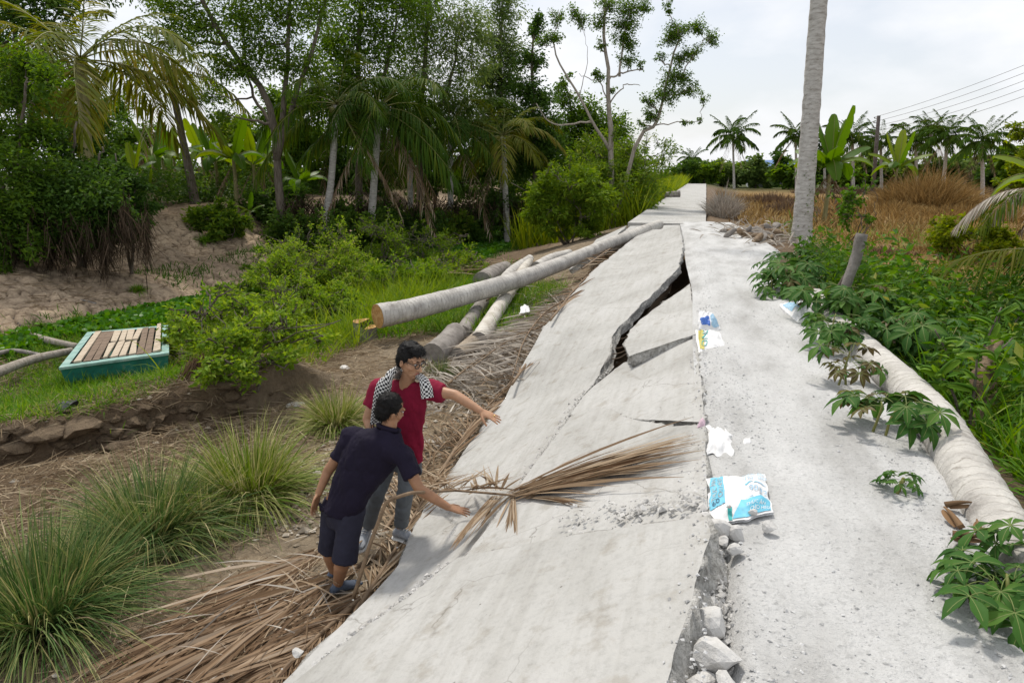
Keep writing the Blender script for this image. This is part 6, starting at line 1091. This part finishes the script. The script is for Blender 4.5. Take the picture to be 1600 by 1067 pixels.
def skin(nb, voxel, name, mat_, it=4, fold=0, fs=9, seed=0, stretch=(1, 1, 1)):
    """one continuous surface round all the volumes"""
    me = nb.mesh('tmp', mat_); o = bpy.data.objects.new('tmp', me); COL.objects.link(o)
    m = o.modifiers.new('r', 'REMESH'); m.mode = 'VOXEL'; m.voxel_size = voxel; m.use_smooth_shade = True
    s = o.modifiers.new('s', 'SMOOTH'); s.factor = .5; s.iterations = it
    dg = bpy.context.evaluated_depsgraph_get(); out = bpy.data.meshes.new_from_object(o.evaluated_get(dg)); bpy.data.objects.remove(o); bpy.data.meshes.remove(me); out.name = name
    out.materials.clear(); out.materials.append(mat_)
    n = len(out.vertices); V = np.empty(n*3); out.vertices.foreach_get('co', V); V = V.reshape(-1, 3)
    if fold:
        N = np.empty(n*3); out.vertex_normals.foreach_get('vector', N); N = N.reshape(-1, 3); S = V*fs*np.array(stretch)
        f = fbm(S[:, 0]+S[:, 2]*.6, S[:, 1]-S[:, 2]*.7+seed, seed)+.6*np.abs(fbm(S[:, 0]*1.7+3, S[:, 2]*1.2+S[:, 1], seed+3)); V = V+N*(f*fold)[:, None]; out.vertices.foreach_set('co', V.ravel()); out.update()
    return out
def cloth(name, c, rough=.85, weave=400):
    m, t, b, o = _new(name); n = _noise(t, 7, 5); r = _ramp(t, n.outputs['Fac'], [(.3, tuple(v*.82 for v in c)), (.7, tuple(v*1.12 for v in c))]); t.links.new(r.outputs['Color'], b.inputs['Base Color'])
    b.inputs['Roughness'].default_value = rough; b.inputs['Specular IOR Level'].default_value = .2; _bump(t, b, _noise(t, weave, 2).outputs['Fac'], .001); _bump(t, b, _noise(t, 28, 3).outputs['Fac'], .004); return m
def skin_mat(name, c):
    m, t, b, o = _new(name); n = _noise(t, 16, 4); r = _ramp(t, n.outputs['Fac'], [(.3, tuple(v*.85 for v in c)), (.7, tuple(v*1.12 for v in c))]); t.links.new(r.outputs['Color'], b.inputs['Base Color'])
    b.inputs['Roughness'].default_value = .5; b.inputs['Specular IOR Level'].default_value = .35; b.inputs['Subsurface Weight'].default_value = .12; b.inputs['Subsurface Radius'].default_value = (.01, .004, .002); b.inputs['Subsurface Scale'].default_value = .5; return m
M_SKIN = skin_mat('skin', (.42, .235, .14)); M_SKIN2 = skin_mat('tanned_skin', (.34, .18, .10))
M_HAIR = nmat('black_hair', [(.3, (.004, .004, .004)), (.7, (.011, .010, .010))], 60, .55, [(120, .003)], spec=.18, stretch=(3, 3, .6))
M_RED = cloth('crimson_cotton', (.225, .010, .037)); M_NAVY = cloth('navy_cotton', (.012, .009, .022)); M_SHORT = cloth('dark_slate_cotton', (.028, .028, .046)); M_JEAN = cloth('grey_denim', (.13, .145, .16))
M_SHOE = nmat('grey_mesh_shoe', [(.3, (.20, .22, .25)), (.7, (.36, .38, .41))], 40, .7); M_SOLE = flat('white_sole', (.66, .66, .64)); M_CLOG = flat('blue_grey_rubber', (.07, .09, .13), .6)
M_EYE = flat('eye_white', (.6, .58, .55), .3); M_PUP = flat('pupil', (.012, .009, .008), .2); M_LIP = flat('lip', (.36, .14, .11), .5); M_FRAME = flat('spectacle_frame', (.012, .012, .014), .25, .6); M_GOLD = flat('gold_ring', (.75, .55, .2), .25, .5, 1)
def glass_lens():
    m, t, b, o = _new('spectacle_lens'); b.inputs['Base Color'].default_value = (.9, .95, .95, 1); b.inputs['Roughness'].default_value = .02; b.inputs['Transmission Weight'].default_value = 1; b.inputs['IOR'].default_value = 1.02; return m
M_LENS = glass_lens()
def hand(nb, wr, tip, nrm, side, curl=.2, spread=.3, L=.185):
    """palm, five unequal bent fingers; nrm = back of the hand, side = +1 when the thumb lies towards nrm x dir"""
    wr = np.array(wr, float); f = unit(np.array(tip, float)-wr); n = np.array(nrm, float); n = unit(n-f*np.dot(n, f)); s = unit(np.cross(n, f))*side; pl = L*.52
    loft(nb, [(wr+f*x*pl, s*wd, n*th) for x, wd, th in ((-.12, .026, .019), (.15, .029, .017), (.5, .038, .016), (.85, .042, .014), (1.0, .040, .011))], 16)
    for i, (o_, ln, rr) in enumerate(((.031, .074, .0082), (.011, .082, .0086), (-.010, .077, .0084), (-.030, .060, .0074))):
        d = unit(f+s*spread*(o_*14)); b0 = wr+f*pl*.88+s*o_*.95; p1 = b0+d*ln*.46; d2 = unit(d-n*curl); p2 = p1+d2*ln*.33; d3 = unit(d2-n*curl*.9); p3 = p2+d3*ln*.26
        cap_chain(nb, [b0, p1, p2, p3], [rr*1.06, rr, rr*.92, rr*.78], 10)
    b0 = wr+f*pl*.22+s*.024-n*.004; d = unit(f*.62+s*.85-n*.28); p1 = b0+d*.042; d2 = unit(f*.85+s*.5-n*.3); p2 = p1+d2*.032; p3 = p2+unit(d2+f*.2)*.026; cap_chain(nb, [b0, p1, p2, p3], [.015, .0112, .0098, .0082], 10)
    return wr+f*pl*.88+s*-.010, f, s, n
def head(nb, c, f, u, s=1.0):
    """skull, jaw, nose, ears round the centre c, facing f"""
    f = unit(f); r = unit(np.cross(f, u)); u = np.cross(r, f); A = lambda x, y, z: c+(r*x+f*y+u*z)*s
    ellipsoid(nb, A(0, -.012, .035), np.array([r*.074, f*.094, u*.088])*s); ellipsoid(nb, A(0, .012, -.02), np.array([r*.066, f*.078, u*.085])*s)
    ellipsoid(nb, A(0, .030, -.072), np.array([r*.047, f*.055, u*.042])*s); ellipsoid(nb, A(0, .058, -.096), np.array([r*.024, f*.024, u*.020])*s)
    for q in (1, -1):
        ellipsoid(nb, A(q*.045, .052, -.022), np.array([r*.022, f*.024, u*.022])*s); ellipsoid(nb, A(q*.074, -.012, -.012), np.array([r*.009, f*.018, u*.032])*s); ellipsoid(nb, A(q*.034, .074, .034), np.array([r*.030, f*.014, u*.010])*s)
    cap_chain(nb, [A(0, .084, .018), A(0, .098, -.012), A(0, .106, -.026)], np.array([.010, .011, .0135])*s, 10)
    for q in (1, -1): ellipsoid(nb, A(q*.013, .092, -.030), np.array([r*.009, f*.011, u*.009])*s)
    ellipsoid(nb, A(0, .080, -.062), np.array([r*.026, f*.014, u*.016])*s)
    return A, r, f, u
def face(t, A, r, f, u, s, o0, glasses=False, mouth=True):
    def el(name, c, ax, m): b = NB(); ellipsoid(b, c-o0, ax); obj(name, b.mesh(name, m), t)
    for q in (1, -1):
        el('eye', A(q*.031, .079, .012), np.array([r*.0145, f*.008, u*.0062])*s, M_EYE); el('pupil', A(q*.031+.003, .0855, .0115), np.array([r*.0062, f*.0035, u*.0058])*s, M_PUP)
        b = NB(); cap_chain(b, [A(q*.014, .089, .033)-o0, A(q*.032, .089, .039)-o0, A(q*.050, .078, .034)-o0], np.array([.0040, .0045, .003])*s, 6); obj('eyebrow', b.mesh('eyebrow', M_HAIR), t)
    if mouth:
        b = NB(); cap_chain(b, [A(-.022, .083, -.058)-o0, A(-.008, .094, -.0555)-o0, A(.008, .094, -.0555)-o0, A(.022, .083, -.058)-o0], np.array([.0025, .005, .005, .0025])*s, 6); cap_chain(b, [A(-.018, .085, -.066)-o0, A(0, .094, -.068)-o0, A(.018, .085, -.066)-o0], np.array([.003, .006, .003])*s, 6); obj('mouth', b.mesh('lips', M_LIP), t)
    if glasses:
        b = NB(); lens = NB(); th = np.linspace(0, 2*PI, 25)
        for q in (1, -1):
            ring = [A(q*.033+.025*math.cos(a), .100-.004*abs(math.cos(a)), .010+.018*math.sin(a))-o0 for a in th]; add_tube(b, ring, .0032*s, 6, cap=False); add_tube(b, [A(q*.057, .096, .016)-o0, A(q*.074, .04, .018)-o0, A(q*.078, -.01, .012)-o0], .0028*s, 6)
        add_tube(b, [A(-.009, .101, .014)-o0, A(.009, .101, .014)-o0], .003*s, 6); obj('spectacles', b.mesh('spectacles', M_FRAME), t)
def hair(t, A, r, f, u, s, o0, bald=False, seed=0, fringe=True):
    b = NB(); q = np.random.default_rng(seed); E = lambda x, y, z, a, c_, d: ellipsoid(b, A(x, y, z)-o0, np.array([r*a, f*c_, u*d])*s)
    E(0, -.024, .050, .081, .094, .086); E(0, -.055, .0, .074, .058, .085); E(0, -.060, -.04, .058, .040, .045)
    for k in (1, -1): E(k*.068, -.012, .035, .014, .038, .040); E(k*.071, -.004, .008, .008, .013, .026)
    if fringe:
        E(0, .030, .098, .068, .055, .040); E(.02, .060, .085, .045, .030, .022); E(-.03, .055, .085, .038, .030, .024)
        for i in range(46): a = q.uniform(0, 6.28); z = q.uniform(.2, 1); p = A(.075*math.cos(a)*math.sqrt(1-z*z*.8), -.018+.088*math.sin(a)*math.sqrt(1-z*z*.8), .045+.086*z); cap_chain(b, [p-o0, p-o0+(f*.016+u*.010+r*q.normal(0, .008))*s], [.010*s, .004*s], 6)
    else:
        for i in range(30): a = q.uniform(0, 6.28); z = q.uniform(.0, .9); p = A(.074*math.cos(a)*math.sqrt(1-z*z*.8), -.028+.084*math.sin(a)*math.sqrt(1-z*z*.8), .045+.080*z); cap_chain(b, [p-o0, p-o0+(-f*.010-u*.006+r*q.normal(0, .008))*s], [.010*s, .005*s], 6)
    me = skin(b, .005, 'hair', M_HAIR, 2, .006, 60, seed); ho = obj('hair', me, t); n = len(me.vertices); V = np.empty(n*3); N = np.empty(n*3); me.vertices.foreach_get('co', V); me.vertex_normals.foreach_get('vector', N); V = V.reshape(-1, 3); N = N.reshape(-1, 3)
    k = q.integers(0, n, 1500); dd = N[k]*.5+(f if fringe else -f)*.35+q.normal(0, .45, (1500, 3)); W_, F_ = blades(V[k]-N[k]*.003, dd, q.uniform(.012, .03, 1500), .0035, .3, 2, 'grass', 1.5, q); obj('strands', NB().add(W_, F_).mesh('hair_strands', M_HAIR), ho, kind='stuff')
    return ho
def shoe(t, heel, toe, m, o0, name='shoe', sole=True):
    heel = np.array(heel)-o0; toe = np.array(toe)-o0; f = toe-heel; L = np.linalg.norm(f); f = f/L; s = unit(np.cross(f, [0, 0, 1.])); n = np.cross(s, f); b = NB()
    loft(b, [(heel+f*L*x+n*h*.5, s*w_, n*h*.5) for x, w_, h in ((-.06, .022, .06), (.05, .036, .085), (.25, .038, .095), (.45, .042, .078), (.65, .048, .058), (.85, .046, .046), (1.0, .034, .034), (1.05, .015, .02))], 16)
    sh = obj(name, skin(b, .005, name, m, 4), t)
    if sole:
        b = NB(); loft(b, [(heel+f*L*x-n*.010, s*w_, n*.014) for x, w_ in ((-.10, .025), (.0, .040), (.3, .042), (.65, .053), (.9, .049), (1.05, .034), (1.11, .012))], 16); obj('sole', skin(b, .006, 'sole', M_SOLE, 2), sh)
        b = NB()
        for x in (.30, .40, .50): add_tube(b, [heel+f*L*x+n*(.100-.075*(x-.25))+s*.024, heel+f*L*x+n*(.108-.075*(x-.25)), heel+f*L*x+n*(.100-.075*(x-.25))-s*.024], .004, 5)
        obj('lace', b.mesh('lace', M_SOLE), sh)
TOW = np.array([math.sin(YAW), -math.cos(YAW), 0]); RT = _R; UP = np.array([0, 0, 1.])

# ---- man in the crimson shirt
J = {k: at(v[0], v[1], v[2]*.985) for k, v in dict(pel=(626, 706, 5.16), wst=(628, 672, 5.12), cst=(629, 632, 5.08), nck=(634, 598, 5.06), hd=(641, 564, 5.01), ls=(665, 608, 5.03), rs=(592, 606, 5.14), le=(711, 617, 4.95), lw=(751, 642, 4.84), lt=(786, 659, 4.79), re=(574, 655, 5.12), rw=(586, 694, 4.98), rt=(598, 716, 4.9),
    lh=(641, 708, 5.12), lk=(634, 765, 5.02), la=(626, 823, 5.10), rh=(608, 708, 5.2), rk=(590, 768, 5.12), ra=(574, 822, 5.22)).items()}
fR = unit(TOW*.8+RT*.6); sR = unit(J['ls']-J['rs'])
o0 = J['la'].copy(); o0[:2] = J['pel'][:2]; o0[2] = float(J['la'][2])-.09
T = root('person', 'man in a crimson T-shirt with spectacles and a checked scarf, pointing over the slab', 'person', o0, 'people inspecting the slab')
W = lambda *k: [J[q]-o0 for q in k]
nb = NB()
A, r_, f_, u_ = head(nb, J['hd']-o0, unit(RT*.82+TOW*.55-UP*.30), unit(UP+RT*.12), 1.06)
cap_chain(nb, [J['nck']-o0-UP*.03, J['hd']-o0-UP*.06], [.060, .054])
loft(nb, [(J['pel']-o0, sR*.15, fR*.105), (J['cst']-o0, sR*.16, fR*.105), (J['nck']-o0-UP*.02, sR*.09, fR*.06)])
cap_chain(nb, W('ls', 'le'), [.050, .040]); cap_chain(nb, [J['le']-o0, J['le']*.6+J['lw']*.4-o0, J['lw']-o0], [.040, .038, .026]); HL = hand(nb, J['lw']-o0, J['lt']-o0, UP+TOW*.25, -1, .10, .42)
cap_chain(nb, W('rs', 're'), [.050, .040]); cap_chain(nb, W('re', 'rw'), [.039, .026]); hand(nb, J['rw']-o0, J['rt']-o0, TOW, 1, .35, .15)
for h, k, a in (('lh', 'lk', 'la'), ('rh', 'rk', 'ra')): cap_chain(nb, W(h, k), [.078, .052]); cap_chain(nb, W(k, a), [.050, .036])
obj('body', skin(nb, .0055, 'body', M_SKIN, 3), T)
Aw = lambda x, y, z: A(x, y, z)+0*o0
face(T, Aw, r_, f_, u_, 1.06, 0*o0, glasses=True); hair(T, Aw, r_, f_, u_, 1.06, 0*o0, seed=1)
nb = NB(); p, wv, cv = J['pel']-o0, J['wst']-o0, J['cst']-o0; loft(nb, [(p-UP*.06, sR*.185, fR*.135), (p+UP*.03, sR*.183, fR*.132), (wv, sR*.172, fR*.125), (cv, sR*.190, fR*.130), (cv+UP*.10, sR*.185, fR*.115), (J['nck']-o0+UP*.012, sR*.078, fR*.072)], 24)
for s_, e_ in (('ls', 'le'), ('rs', 're')):
    a, b_ = J[s_]-o0, J[e_]-o0; cap_chain(nb, [a, a*.6+b_*.4], [.072, .066]); add_tube(nb, [a*.7+b_*.3, a*.40+b_*.60], [.066, .068], 14)
obj('t_shirt', skin(nb, .008, 't_shirt', M_RED, 5, .045, 8, 3, (1, 1, .55)), T)
nb = NB(); loft(nb, [(p+UP*.02, sR*.165, fR*.118), (p-UP*.08, sR*.172, fR*.122), (p-UP*.16, sR*.165, fR*.110)])
for h, k, a in (('lh', 'lk', 'la'), ('rh', 'rk', 'ra')): cap_chain(nb, W(h, k), [.092, .068]); K, Q = J[k]-o0, J[a]-o0; cap_chain(nb, [K, K*.3+Q*.7], [.068, .058]); add_tube(nb, [K*.4+Q*.6, Q-(Q-K)*.06], [.058, .062], 14)
obj('trousers', skin(nb, .008, 'trousers', M_JEAN, 4, .022, 10, 7, (1, 1, 1.6)), T)
la, ra = J['la']-o0, J['ra']-o0; shoe(T, la-UP*.085-RT*.05, la-UP*.095+RT*.16+TOW*.08, M_SHOE, 0*o0); shoe(T, ra-UP*.085+TOW*-.03, ra-UP*.10+TOW*.20-RT*.03, M_SHOE, 0*o0)
hp, hf, hs, hn = HL; th = np.linspace(0, 2*PI, 15); c = hp+hf*.022; obj('ring', add_tube(NB(), [c+(hs*math.cos(a)+hn*math.sin(a))*.0105 for a in th], .003, 6, cap=False).mesh('ring', M_GOLD), T)
# checked scarf: a folded band with woven checks
def check_mat():
    m, t, b, o = _new('checked_scarf'); uv = t.nodes.new('ShaderNodeUVMap'); uv.uv_map = 'weave'; ch = t.nodes.new('ShaderNodeTexChecker'); ch.inputs['Scale'].default_value = 1; ch.inputs['Color1'].default_value = (.62, .62, .60, 1); ch.inputs['Color2'].default_value = (.014, .014, .018, 1)
    t.links.new(uv.outputs['UV'], ch.inputs['Vector']); t.links.new(ch.outputs['Color'], b.inputs['Base Color']); b.inputs['Roughness'].default_value = .9; b.inputs['Specular IOR Level'].default_value = .15; _bump(t, b, _noise(t, 300, 2).outputs['Fac'], .001); return m
def scarf(path, wd, thk, nrm):
    P = smooth_path(path, 70); n, k = 70, 28; T_ = unit(np.gradient(P, axis=0)); N = np.array([np.interp(np.linspace(0, 1, n), np.linspace(0, 1, len(nrm)), [q[i] for q in nrm]) for i in range(3)]).T; N = unit(N-T_*(N*T_).sum(1)[:, None]); S = np.cross(T_, N); th = np.linspace(0, 2*PI, k, endpoint=False)
    w_ = np.interp(np.linspace(0, 1, n), np.linspace(0, 1, len(wd)), wd); fold = 1+.22*np.sin(th*5+.6)[None]+.12*np.sin(th*3+np.linspace(0, 9, n)[:, None])
    V = P[:, None]+S[:, None]*(w_[:, None]*np.cos(th))[..., None]+N[:, None]*(thk*np.sin(th)*fold)[..., None]; i, j = np.meshgrid(np.arange(n-1), np.arange(k), indexing='ij'); j2 = (j+1) % k
    F = np.stack([i*k+j, i*k+j2, (i+1)*k+j2, (i+1)*k+j], -1).reshape(-1, 4); me = NB().add(V.reshape(-1, 3), F).mesh('scarf', check_mat())
    d = np.concatenate([[0], np.cumsum(np.linalg.norm(np.diff(P, axis=0), axis=1))]); uvl = me.uv_layers.new(name='weave'); uvs = np.empty((len(F), 4, 2)); J2 = np.where(j+1 == k, k, j+1).ravel(); I = i.ravel(); Jj = j.ravel()
    for q, (a, b_) in enumerate(((I, Jj), (I, J2), (I+1, J2), (I+1, Jj))): uvs[:, q, 0] = d[a]/.014; uvs[:, q, 1] = b_/k*18
    uvl.data.foreach_set('uv', uvs.reshape(-1)); return me
pa = [at(588, 660, 4.84), at(592, 632, 4.82), at(599, 606, 4.82), at(612, 584, 4.87), J['nck']+UP*.055-fR*.085, at(657, 589, 4.92), at(665, 603, 4.82), at(668, 622, 4.79)]
nr = [fR, fR, unit(fR-sR*.4+UP*.3), unit(-sR+UP*.6), -fR+UP*.2, unit(sR+UP*.8), unit(fR+sR*.4+UP*.3), fR]
sc_ = obj('scarf', scarf([q-o0 for q in pa], [.050, .052, .056, .055, .050, .050, .052, .050], .026, nr), T)
b = NB(); q = np.random.default_rng(3)
for i in range(16): p0 = pa[0]-o0+np.cross(fR, UP)*(i/15-.5)*.10; add_tube(b, [p0+UP*.01, p0-UP*.03+q.normal(0, .004, 3), p0-UP*.075+q.normal(0, .008, 3)], .0025, 4)
obj('fringe', b.mesh('fringe', M_FRAME), sc_)

# ---- man in navy, seen from behind
J = {k: at(v[0], v[1], v[2]*.975) for k, v in dict(pel=(538, 787, 4.74), wst=(551, 756, 4.74), cst=(584, 708, 4.74), nck=(605, 672, 4.76), hd=(610, 641, 4.78), rs=(630, 712, 4.66), ls=(553, 683, 4.84), re=(655, 764, 4.56), rw=(700, 792, 4.53), rt=(734, 801, 4.55), le=(513, 735, 4.84), lw=(498, 770, 4.78), lt=(489, 800, 4.74),
    rh=(549, 797, 4.68), rk=(540, 868, 4.62), ra=(528, 912, 4.68), lh=(525, 791, 4.82), lk=(516, 852, 4.84), la=(522, 893, 4.9)).items()}
fN = unit(RT*.72-TOW*.62); sN = unit(np.cross(fN, UP)); ax = unit(J['cst']-J['pel']); fb = unit(fN-ax*np.dot(fN, ax)); sb = unit(J['rs']-J['ls'])
o0 = J['ra'].copy(); o0[:2] = J['pel'][:2]; o0[2] = float(J['ra'][2])-.075
T = root('person', 'man in a navy polo shirt and dark shorts, bending forward, seen from behind', 'person', o0, 'people inspecting the slab')
nb = NB(); A, r_, f_, u_ = head(nb, J['hd']-o0, unit(RT*.72-TOW*.58-UP*.30), unit(UP*1.0+RT*.30), 1.03)
cap_chain(nb, [J['nck']-o0-UP*.03, J['hd']-o0-UP*.055], [.060, .054]); p, wv, cv = J['pel']-o0, J['wst']-o0, J['cst']-o0
loft(nb, [(p, sb*.14, fb*.10), (cv, sb*.15, fb*.10), (J['nck']-o0-ax*.02, sb*.09, fb*.06)])
cap_chain(nb, W('rs', 're'), [.052, .040]); cap_chain(nb, [J['re']-o0, J['re']*.6+J['rw']*.4-o0, J['rw']-o0], [.041, .039, .027]); hand(nb, J['rw']-o0, J['rt']-o0, UP+TOW*.2, 1, .12, .45)
cap_chain(nb, W('ls', 'le'), [.052, .040]); cap_chain(nb, W('le', 'lw'), [.039, .027]); hand(nb, J['lw']-o0, J['lt']-o0, -RT*.8+TOW*-.3, 1, .30, .2)
for h, k, a in (('rh', 'rk', 'ra'), ('lh', 'lk', 'la')): cap_chain(nb, W(h, k), [.078, .056]); H1, H2 = J[k]-o0, J[a]-o0; cap_chain(nb, [H1, H1*.62+H2*.38-fN*.012, H2], [.054, .056, .036])
obj('body', skin(nb, .0055, 'body', M_SKIN2, 3), T); face(T, A, r_, f_, u_, 1.03, 0*o0); hair(T, A, r_, f_, u_, 1.03, 0*o0, seed=2, fringe=False)
nb = NB(); loft(nb, [(p-ax*.09, sN*.175, fb*.135), (p, sN*.178, fb*.138), (wv, (sN+sb)*.5*.18, fb*.136), (cv, sb*.200, fb*.135), (cv+ax*.11, sb*.190, fb*.115), (J['nck']-o0+ax*.005, sb*.080, fb*.078)], 24)
for s_, e_ in (('rs', 're'), ('ls', 'le')): a, b_ = J[s_]-o0, J[e_]-o0; cap_chain(nb, [a, a*.6+b_*.4], [.078, .072]); add_tube(nb, [a*.7+b_*.3, a*.36+b_*.64], [.072, .074], 14)
cap_chain(nb, [cv+ax*.06+sb*.10, J['rs']-o0], [.10, .078]); cap_chain(nb, [cv+ax*.06-sb*.10, J['ls']-o0], [.085, .07])
obj('polo_shirt', skin(nb, .008, 'polo_shirt', M_NAVY, 5, .05, 7, 9, (1, 1, .6)), T)
nb = NB(); n_ = J['nck']-o0; th = np.linspace(0, 2*PI, 21); add_tube(nb, [n_+ax*.022+(sb*math.cos(a)*.070+fb*math.sin(a)*.066) for a in th], .017, 8, cap=False); obj('collar', nb.mesh('collar', M_NAVY), T)
nb = NB(); loft(nb, [(p+ax*.02, sN*.165, fb*.122), (p-UP*.08, sN*.172, fN*.130), (p-UP*.16, sN*.165, fN*.120)])
for h, k in (('rh', 'rk'), ('lh', 'lk')): a, b_ = J[h]-o0, J[k]-o0; cap_chain(nb, [a, a*.35+b_*.65], [.104, .090]); add_tube(nb, [a*.5+b_*.5, b_+(b_-a)*.12], [.088, .092], 16)
so_ = obj('shorts', skin(nb, .008, 'shorts', M_SHORT, 4, .026, 8, 11, (1, 1, .7)), T)
nb = NB(); c = p-UP*.03-fN*.125-sN*.075; ps = unit(np.cross(-fN, UP)); nb.add([c-ps*.06+UP*.03, c+ps*.06+UP*.03, c+ps*.06-UP*.03, c+UP*-.045, c-ps*.06-UP*.03]+[c-fN*.012+v for v in (-ps*.06+UP*.03, ps*.06+UP*.03, ps*.06-UP*.03, UP*-.045, -ps*.06-UP*.03)], [[0, 1, 6, 5], [1, 2, 7, 6], [2, 3, 8, 7], [3, 4, 9, 8], [4, 0, 5, 9]]); nb.F.append((np.array([[5, 6, 7, 8, 9]]), 0)); obj('pocket_flap', nb.mesh('pocket_flap', M_SHORT, False), so_)
for a_ in ('ra', 'la'): a = J[a_]-o0; shoe(T, a-UP*.07-fN*.05, a-UP*.085+fN*.19, M_CLOG, 0*o0, sole=False)
